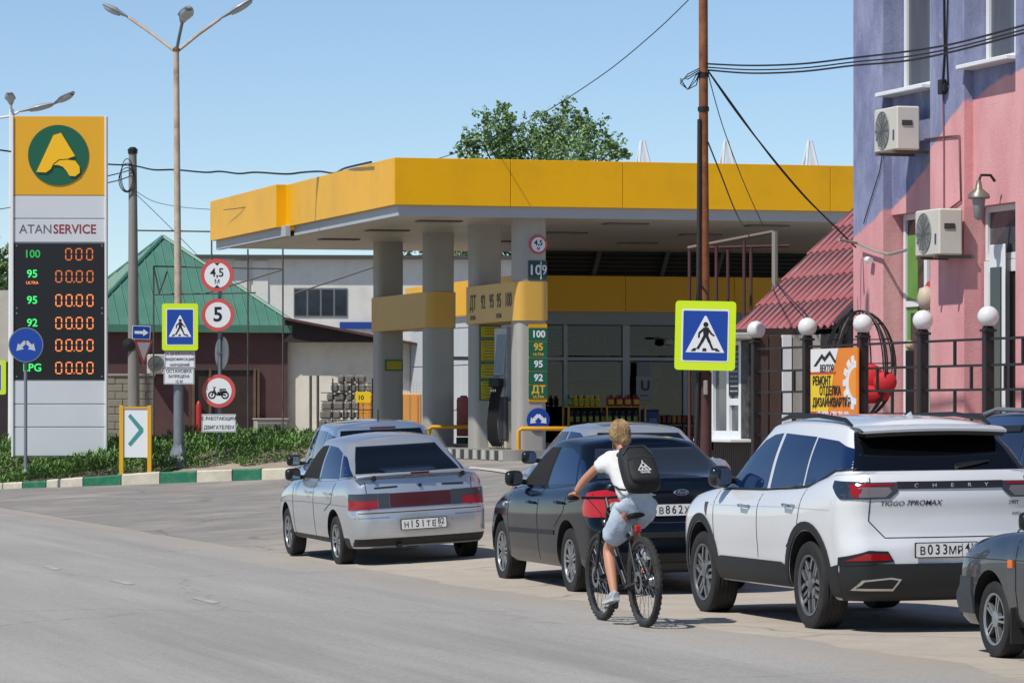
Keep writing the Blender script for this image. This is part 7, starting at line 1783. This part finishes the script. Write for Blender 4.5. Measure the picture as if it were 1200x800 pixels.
# clothes
Vt = [HIP+Vector((0, .02, .02)), SPN, CHE, NEC-Vector((0, .012, .02)), SHL, SHL.lerp(ELL, .48), SHR, SHR.lerp(ELR, .48)]
tee = skin('t_shirt', Vt, [(0, 1), (1, 2), (2, 3), (2, 4), (4, 5), (2, 6), (6, 7)], [(.185, .14), (.162, .118), (.158, .112), .072, .070, .074, .070, .074], mTEE, pe, 0, 3); folds(tee, .016, 11, (1, 1, 1.6))
WST = HIP+Vector((0, .03, .075)); LOW = HIP+Vector((0, .01, -.005))
Vs = [LOW, HPL+Vector((-.012, .06, -.025)), HPL.lerp(KNL, .5), HPL.lerp(KNL, .84), HPR+Vector((.012, .06, -.005)), HPR.lerp(KNR, .5), HPR.lerp(KNR, .84), WST]
shorts = skin('shorts', Vs, [(0, 1), (1, 2), (2, 3), (0, 4), (4, 5), (5, 6), (0, 7)], [(.19, .145), .125, .112, .112, .125, .112, .112, (.165, .125)], mDEN, pe, 0, 3); folds(shorts, .016, 13)
# hands: palm and five curled fingers round the grips
for s_, hw in ((-1, HNL), (1, HNR)):
    gp = Vector((s_*.292, GY-.036, GZ+.0035)); V2 = [hw, gp+Vector((0, -.02, .032))]; E2 = [(0, 1)]; r2 = [(.026, .02), (.034, .016)]
    for f in range(4):
        x = s_*(-.036+.024*f); b_ = len(V2); L_ = (.9, 1, .95, .8)[f]
        pts = [gp+Vector((x, .012, .034)), gp+Vector((x, .036*L_, .020)), gp+Vector((x, .034*L_, -.008)), gp+Vector((x, .012, -.024))]
        V2 += pts; E2 += [(1, b_), (b_, b_+1), (b_+1, b_+2), (b_+2, b_+3)]; r2 += [.0105, .0095, .009, .0075]
    b_ = len(V2); V2 += [gp+Vector((-s_*.046, -.022, .012)), gp+Vector((-s_*.05, .0, -.016)), gp+Vector((-s_*.036, .018, -.026))]; E2 += [(1, b_), (b_, b_+1), (b_+1, b_+2)]; r2 += [.013, .011, .009]
    skin('hand', V2, E2, r2, mSKIN, pe, 1, 1)
# shoes and socks
mSHO = mat('shoe_grey', '#9a9ca0', .7, var=.15, vs_=20); mSOL = mat('shoe_sole', '#c4c4c2', .7)
for s_, an in ((-1, ANL), (1, ANR)):
    pz = pd[s_].z+.012; pc = Vector((s_*.135, pd[s_].y-.02, pz)); dn = Vector((0, 1, -.18 if s_ < 0 else -.05)).normalized(); heel = pc-dn*.12+Vector((0, 0, .035))
    mb = MB(); rows = []
    for i in range(12):
        t = i/11; q = heel+dn*.275*t; w = sm(t, [(0, .026), (.15, .036), (.45, .036), (.7, .046), (.9, .038), (1, .012)]); h = sm(t, [(0, .055), (.2, .088), (.38, .085), (.6, .052), (.85, .036), (1, .012)])
        rows.append([q+Vector((w*math.cos(a), 0, (h*math.sin(a) if math.sin(a) > 0 else .012*math.sin(a))+.01)) for a in [2*PI*j/14 for j in range(15)]])
    mb.grid(rows); mb.add(rows[0][:-1], [range(14)]); mb.add(rows[-1][:-1], [range(14)]); sh_ = mb.build('shoe', mSHO, pe, smooth=60, weld=1e-4)
    mb = MB(); rows = []
    for i in range(12):
        t = i/11; q = heel+dn*.28*(t-.01); w = sm(t, [(0, .030), (.15, .040), (.45, .039), (.7, .050), (.9, .042), (1, .014)])
        rows.append([q+Vector((x*w, 0, z)) for x, z in ((-1, .0), (-1, .022), (1, .022), (1, 0), (-1, 0))])
    mb.grid(rows).add(rows[0][:-1], [range(4)]).add(rows[-1][:-1], [range(4)]).build('sole', mSOL, sh_)
    MB().lathe([(.040, -.045), (.041, .02), (.037, .03)], 14, Matrix.Translation(an)).build('sock', mSOL, pe, smooth=50)
# ------------------------------------------------------------------ backpack
tdir = (NEC-HIP); tdir.x = 0; tdir.normalize(); nb_ = Vector((0, -tdir.z, tdir.y))
bc = CHE.lerp(SPN, .52)+nb_*.175-tdir*.055+Vector((.012, 0, .0))
Mb = Matrix((Vector((1, 0, 0)), nb_*-1, tdir)).transposed().to_4x4()       # local x right, y into the back, z up the spine
bp_ = thing('backpack', 'black backpack with white logo worn by the cyclist', 'backpack', bk.matrix_basis @ bc)
bp_.rotation_euler = (bk.matrix_basis.to_3x3() @ Mb.to_3x3()).to_euler()
mBP = mat('backpack_black', '#17181a', .75, var=.2, vs_=12, bump=.3, bs=50)
def pack(w, d, h, y0, z0, nm, par, m):
    mb = MB(); rows = []
    for i in range(15):
        t = i/14; z = -h/2+h*t; k = (1-abs(2*t-1)**3.2)**.42; w_ = w/2*(.55+.45*k)*(1-.10*t); d_ = d/2*(.35+.65*k)
        rows.append([Vector((w_*math.copysign(abs(math.cos(a))**.55, math.cos(a)), y0+d_*math.copysign(abs(math.sin(a))**.6, math.sin(a)), z0+z)) for a in [2*PI*j/28 for j in range(29)]])
    mb.grid(rows); mb.add(rows[0][:-1], [range(28)]); mb.add(rows[-1][:-1], [range(28)]); return mb.build(nm, m, par, smooth=60, weld=1e-4)
pack(.32, .17, .46, 0, 0, 'main_bag', bp_, mBP); fp = pack(.26, .08, .24, -.075, -.075, 'front_pocket', bp_, mBP)
MB().tube([(-.12, -.098, .05), (0, -.112, .056), (.12, -.098, .05)], .005, 5).build('zip', mat('zip_grey', '#3b3c3e', .5), fp)
MB().tube([(-.13, -.07, .10), (-.07, -.085, .18), (.07, -.085, .18), (.13, -.07, .10)], .006, 5).build('zip', MATS['zip_grey'], bp_)
MB().tube([(-.045, .05, .21), (-.04, .04, .255), (.04, .04, .255), (.045, .05, .21)], .010, 6).build('top_handle', mBP, bp_, smooth=60)
for s_ in (-1, 1):
    MB().tube([(s_*.07, .07, .20), (s_*.085, .10, .235), (s_*.095, .18, .225), (s_*.11, .26, .14)], [.024, .026, .026, .02], 8).build('shoulder_strap', mBP, bp_, smooth=60)
    MB().tube([(s_*.14, .05, -.17), (s_*.175, .10, -.12), (s_*.165, .2, .0)], .009, 6).build('side_strap', mBP, bp_)
mLG = mat('pack_logo', '#c9cbcc', .6)
mb = MB()
for (a_, b_) in (((-.055, -.10), (0, -.02)), ((0, -.02), (.055, -.10)), ((-.03, -.10), (.025, -.045)), ((.03, -.10), (-.025, -.045)), ((-.055, -.10), (.055, -.10)), ((0, -.02), (0, .0)), ((-.03, -.065), (.03, -.065))): mb.pxz(strk(a_, b_, .0075), -.1195, -.10)
mb.build('logo', mLG, fp); text('TRAVEL', fp, (0, -.1195, -.125), .026, mLG, bold=.02)
# ================================================================== trees
mLEAF = mat('leaf_green', '#557440', .6, var=.4, vs_=.8, col2='#7a9658'); mBARK = mat('bark', '#5b4e42', .9, var=.2, bump=.4)
def tree(name, label, D, base, clumps, nleaf, ls, seed):
    random.seed(seed); b = P(base[0], base[1], D); k = D/FPX; t = thing(name, label, 'tree', b)
    def l(px, py, dy=0): return P(px, py, D)-b+Vector((0, dy, 0))
    cs = [(l(x, y, random.uniform(-1.2, 1.2)*r*k), r*k) for x, y, r in clumps]
    trunk_top = l(base[0], max(c_[1] for c_ in clumps)-10)
    MB().tube([(0, 0, 0), trunk_top*.5+Vector((.1, 0, 0)), trunk_top], [.28, .22, .16], 10).build('trunk', mBARK, t, smooth=50)
    mb = MB()
    for c_, r in cs: mb.tube([trunk_top*.8, trunk_top.lerp(c_, .5)+Vector((random.uniform(-.2, .2), 0, .1)), c_], [.09, .05, .02], 6)
    mb.build('limbs', mBARK, t, smooth=50)
    mb = MB(); wsum = sum(r**2 for _, r in cs)
    for c_, r in cs:
        n = int(nleaf*r**2/wsum); tw = [(Vector((random.gauss(0, 1), random.gauss(0, 1), random.gauss(0, 1))).normalized()*(random.uniform(.35, 1.05)**.7 if random.random() < .82 else random.uniform(1.0, 1.45))*r) for _ in range(max(4, n//14))]
        for i in range(n):
            q = c_+random.choice(tw)+Vector((random.gauss(0, .12), random.gauss(0, .12), random.gauss(0, .12)))*min(1, r)
            d = Vector((random.gauss(0, 1), random.gauss(0, 1), random.gauss(-.2, .8))).normalized(); s_ = d.orthogonal().normalized(); s_.rotate(Matrix.Rotation(random.uniform(0, 6.3), 3, d)); L_ = ls*random.uniform(.6, 1.3)
            mb.add([q-d*L_*.5, q+s_*L_*.36, q+d*L_*.5, q-s_*L_*.36], [(0, 1, 2, 3)])
    mb.build('crown', mLEAF, t, recalc=False)
    return t
tree('broadleaf_tree', 'leafy green tree rising behind the yellow canopy', 132, (630, 470), [(580, 150, 22), (588, 128, 11), (565, 166, 18), (548, 172, 14), (600, 168, 24), (640, 150, 22), (668, 150, 26), (662, 126, 7), (682, 132, 8), (690, 165, 24), (715, 178, 17), (728, 184, 10), (625, 185, 30), (660, 190, 34), (590, 195, 28), (560, 215, 30), (600, 235, 40), (660, 235, 42), (700, 215, 30), (560, 270, 34), (620, 280, 40), (545, 300, 18), (490, 300, 13), (575, 300, 22), (538, 178, 7), (735, 178, 6)], 30000, .12, 21)
tree('broadleaf_tree', 'grey-green tree at the left border behind the price stele', 140, (0, 470), [(2, 300, 13), (6, 320, 13), (-8, 315, 18), (0, 340, 18), (-14, 290, 14), (3, 335, 10)], 5000, .11, 22)

# ================================================================== overhead cables
def wire(label, pts, r, name='overhead_cable', m=mBLACK, n=6):
    P3 = [P(*q) for q in pts]; out = []
    for i in range(len(P3)-1):
        p0, p1, p2, p3 = P3[max(0, i-1)], P3[i], P3[i+1], P3[min(len(P3)-1, i+2)]
        for j in range(n):
            t = j/n; out.append(.5*((2*p1)+(p2-p0)*t+(2*p0-5*p1+4*p2-p3)*t*t+(3*p1-p0-3*p2+p3)*t**3))
    out.append(P3[-1]); c_ = out[0]
    o = MB().tube([q-c_ for q in out], r, 6).build(name, m, None, smooth=60); o.location = c_; tag(o, label, 'cable')
mWIRE = mat('wire_grey', '#3f4347', .6)
wire('thick twisted cable from the left border past the concrete pole to the canopy', [(-40, 171, 92), (0, 176, 92), (60, 184, 93), (120, 192, 95), (155, 194, 96.5), (180, 199, 95), (205, 199, 94), (240, 202, 92), (258, 201, 91), (280, 203.5, 90), (300, 202, 89), (335, 204, 87), (355, 202, 86), (375, 201, 84), (392, 203, 82.5), (405, 197, 80), (435, 190, 77.5)], .022)
wire('thin cable from the stele to the concrete pole, upper one', [(123, 207, 85), (140, 203, 90), (154, 199, 97)], .014)
wire('thin cable from the stele to the concrete pole, lower one', [(123, 215, 85), (140, 211, 90), (154, 206, 97)], .014)
wire('faint wire from the concrete pole to the canopy rear corner', [(158, 223, 97), (180, 236, 96), (215, 243, 95), (258, 246, 93)], .008, m=mWIRE)
wire('faint wire slanting from the concrete pole to the green roof', [(158, 226, 97), (195, 262, 98), (238, 306, 100)], .008, m=mWIRE)
wire('long thin wire rising from the canopy to the upper border', [(262, 246, 90), (300, 240, 88), (380, 216, 86), (430, 204, 84), (520, 184, 80), (612, 146, 74), (700, 92, 68), (765, 40, 63), (815, -8, 60)], .009, m=mWIRE)
for k_, (dy0, dy1, nm) in enumerate(((0, 0, 'upper'), (5, 5, 'middle'), (9, 9, 'lower'))):
    wire('%s of three cables from the rusty pole across the violet wall' % nm, [(828, 75+dy0*.8, 52.5), (880, 77+dy0, 51), (940, 75+dy0, 49.5), (1000, 68+dy0, 48), (1060, 61+dy0*1.2, 46.5), (1120, 51+dy1, 45), (1200, 30+dy1, 43), (1260, 15+dy1, 42)], .013 if k_ != 1 else .010)
wire('dark cable sloping from the rusty pole to the red roof, nearer one', [(829, 82, 52.4), (862, 130, 53), (905, 185, 53.8), (945, 232, 54.3), (985, 272, 54.8), (1003, 290, 55)], .012)
wire('dark cable sloping from the rusty pole to the red roof, further one', [(829, 82, 52.4), (858, 122, 53), (900, 180, 53.8), (935, 222, 54.3), (955, 243, 54.6)], .010)
wire('thin cable dropping from the rusty pole beside the fascia', [(829, 84, 52.4), (846, 145, 53.5), (870, 210, 55), (893, 262, 57)], .007, m=mWIRE)
wire('black cable dropping from the rusty pole to the steel frame', [(829, 165, 52.4), (845, 205, 54), (862, 248, 58), (878, 277, 63)], .011)
wire('thin cable from the grey corner post down to the red eave', [(909, 330, 60), (925, 348, 58), (948, 372, 56)], .008)
wire('short black cable end at the left border', [(-10, 244, 90), (0, 245, 90), (12, 243, 95)], .012)
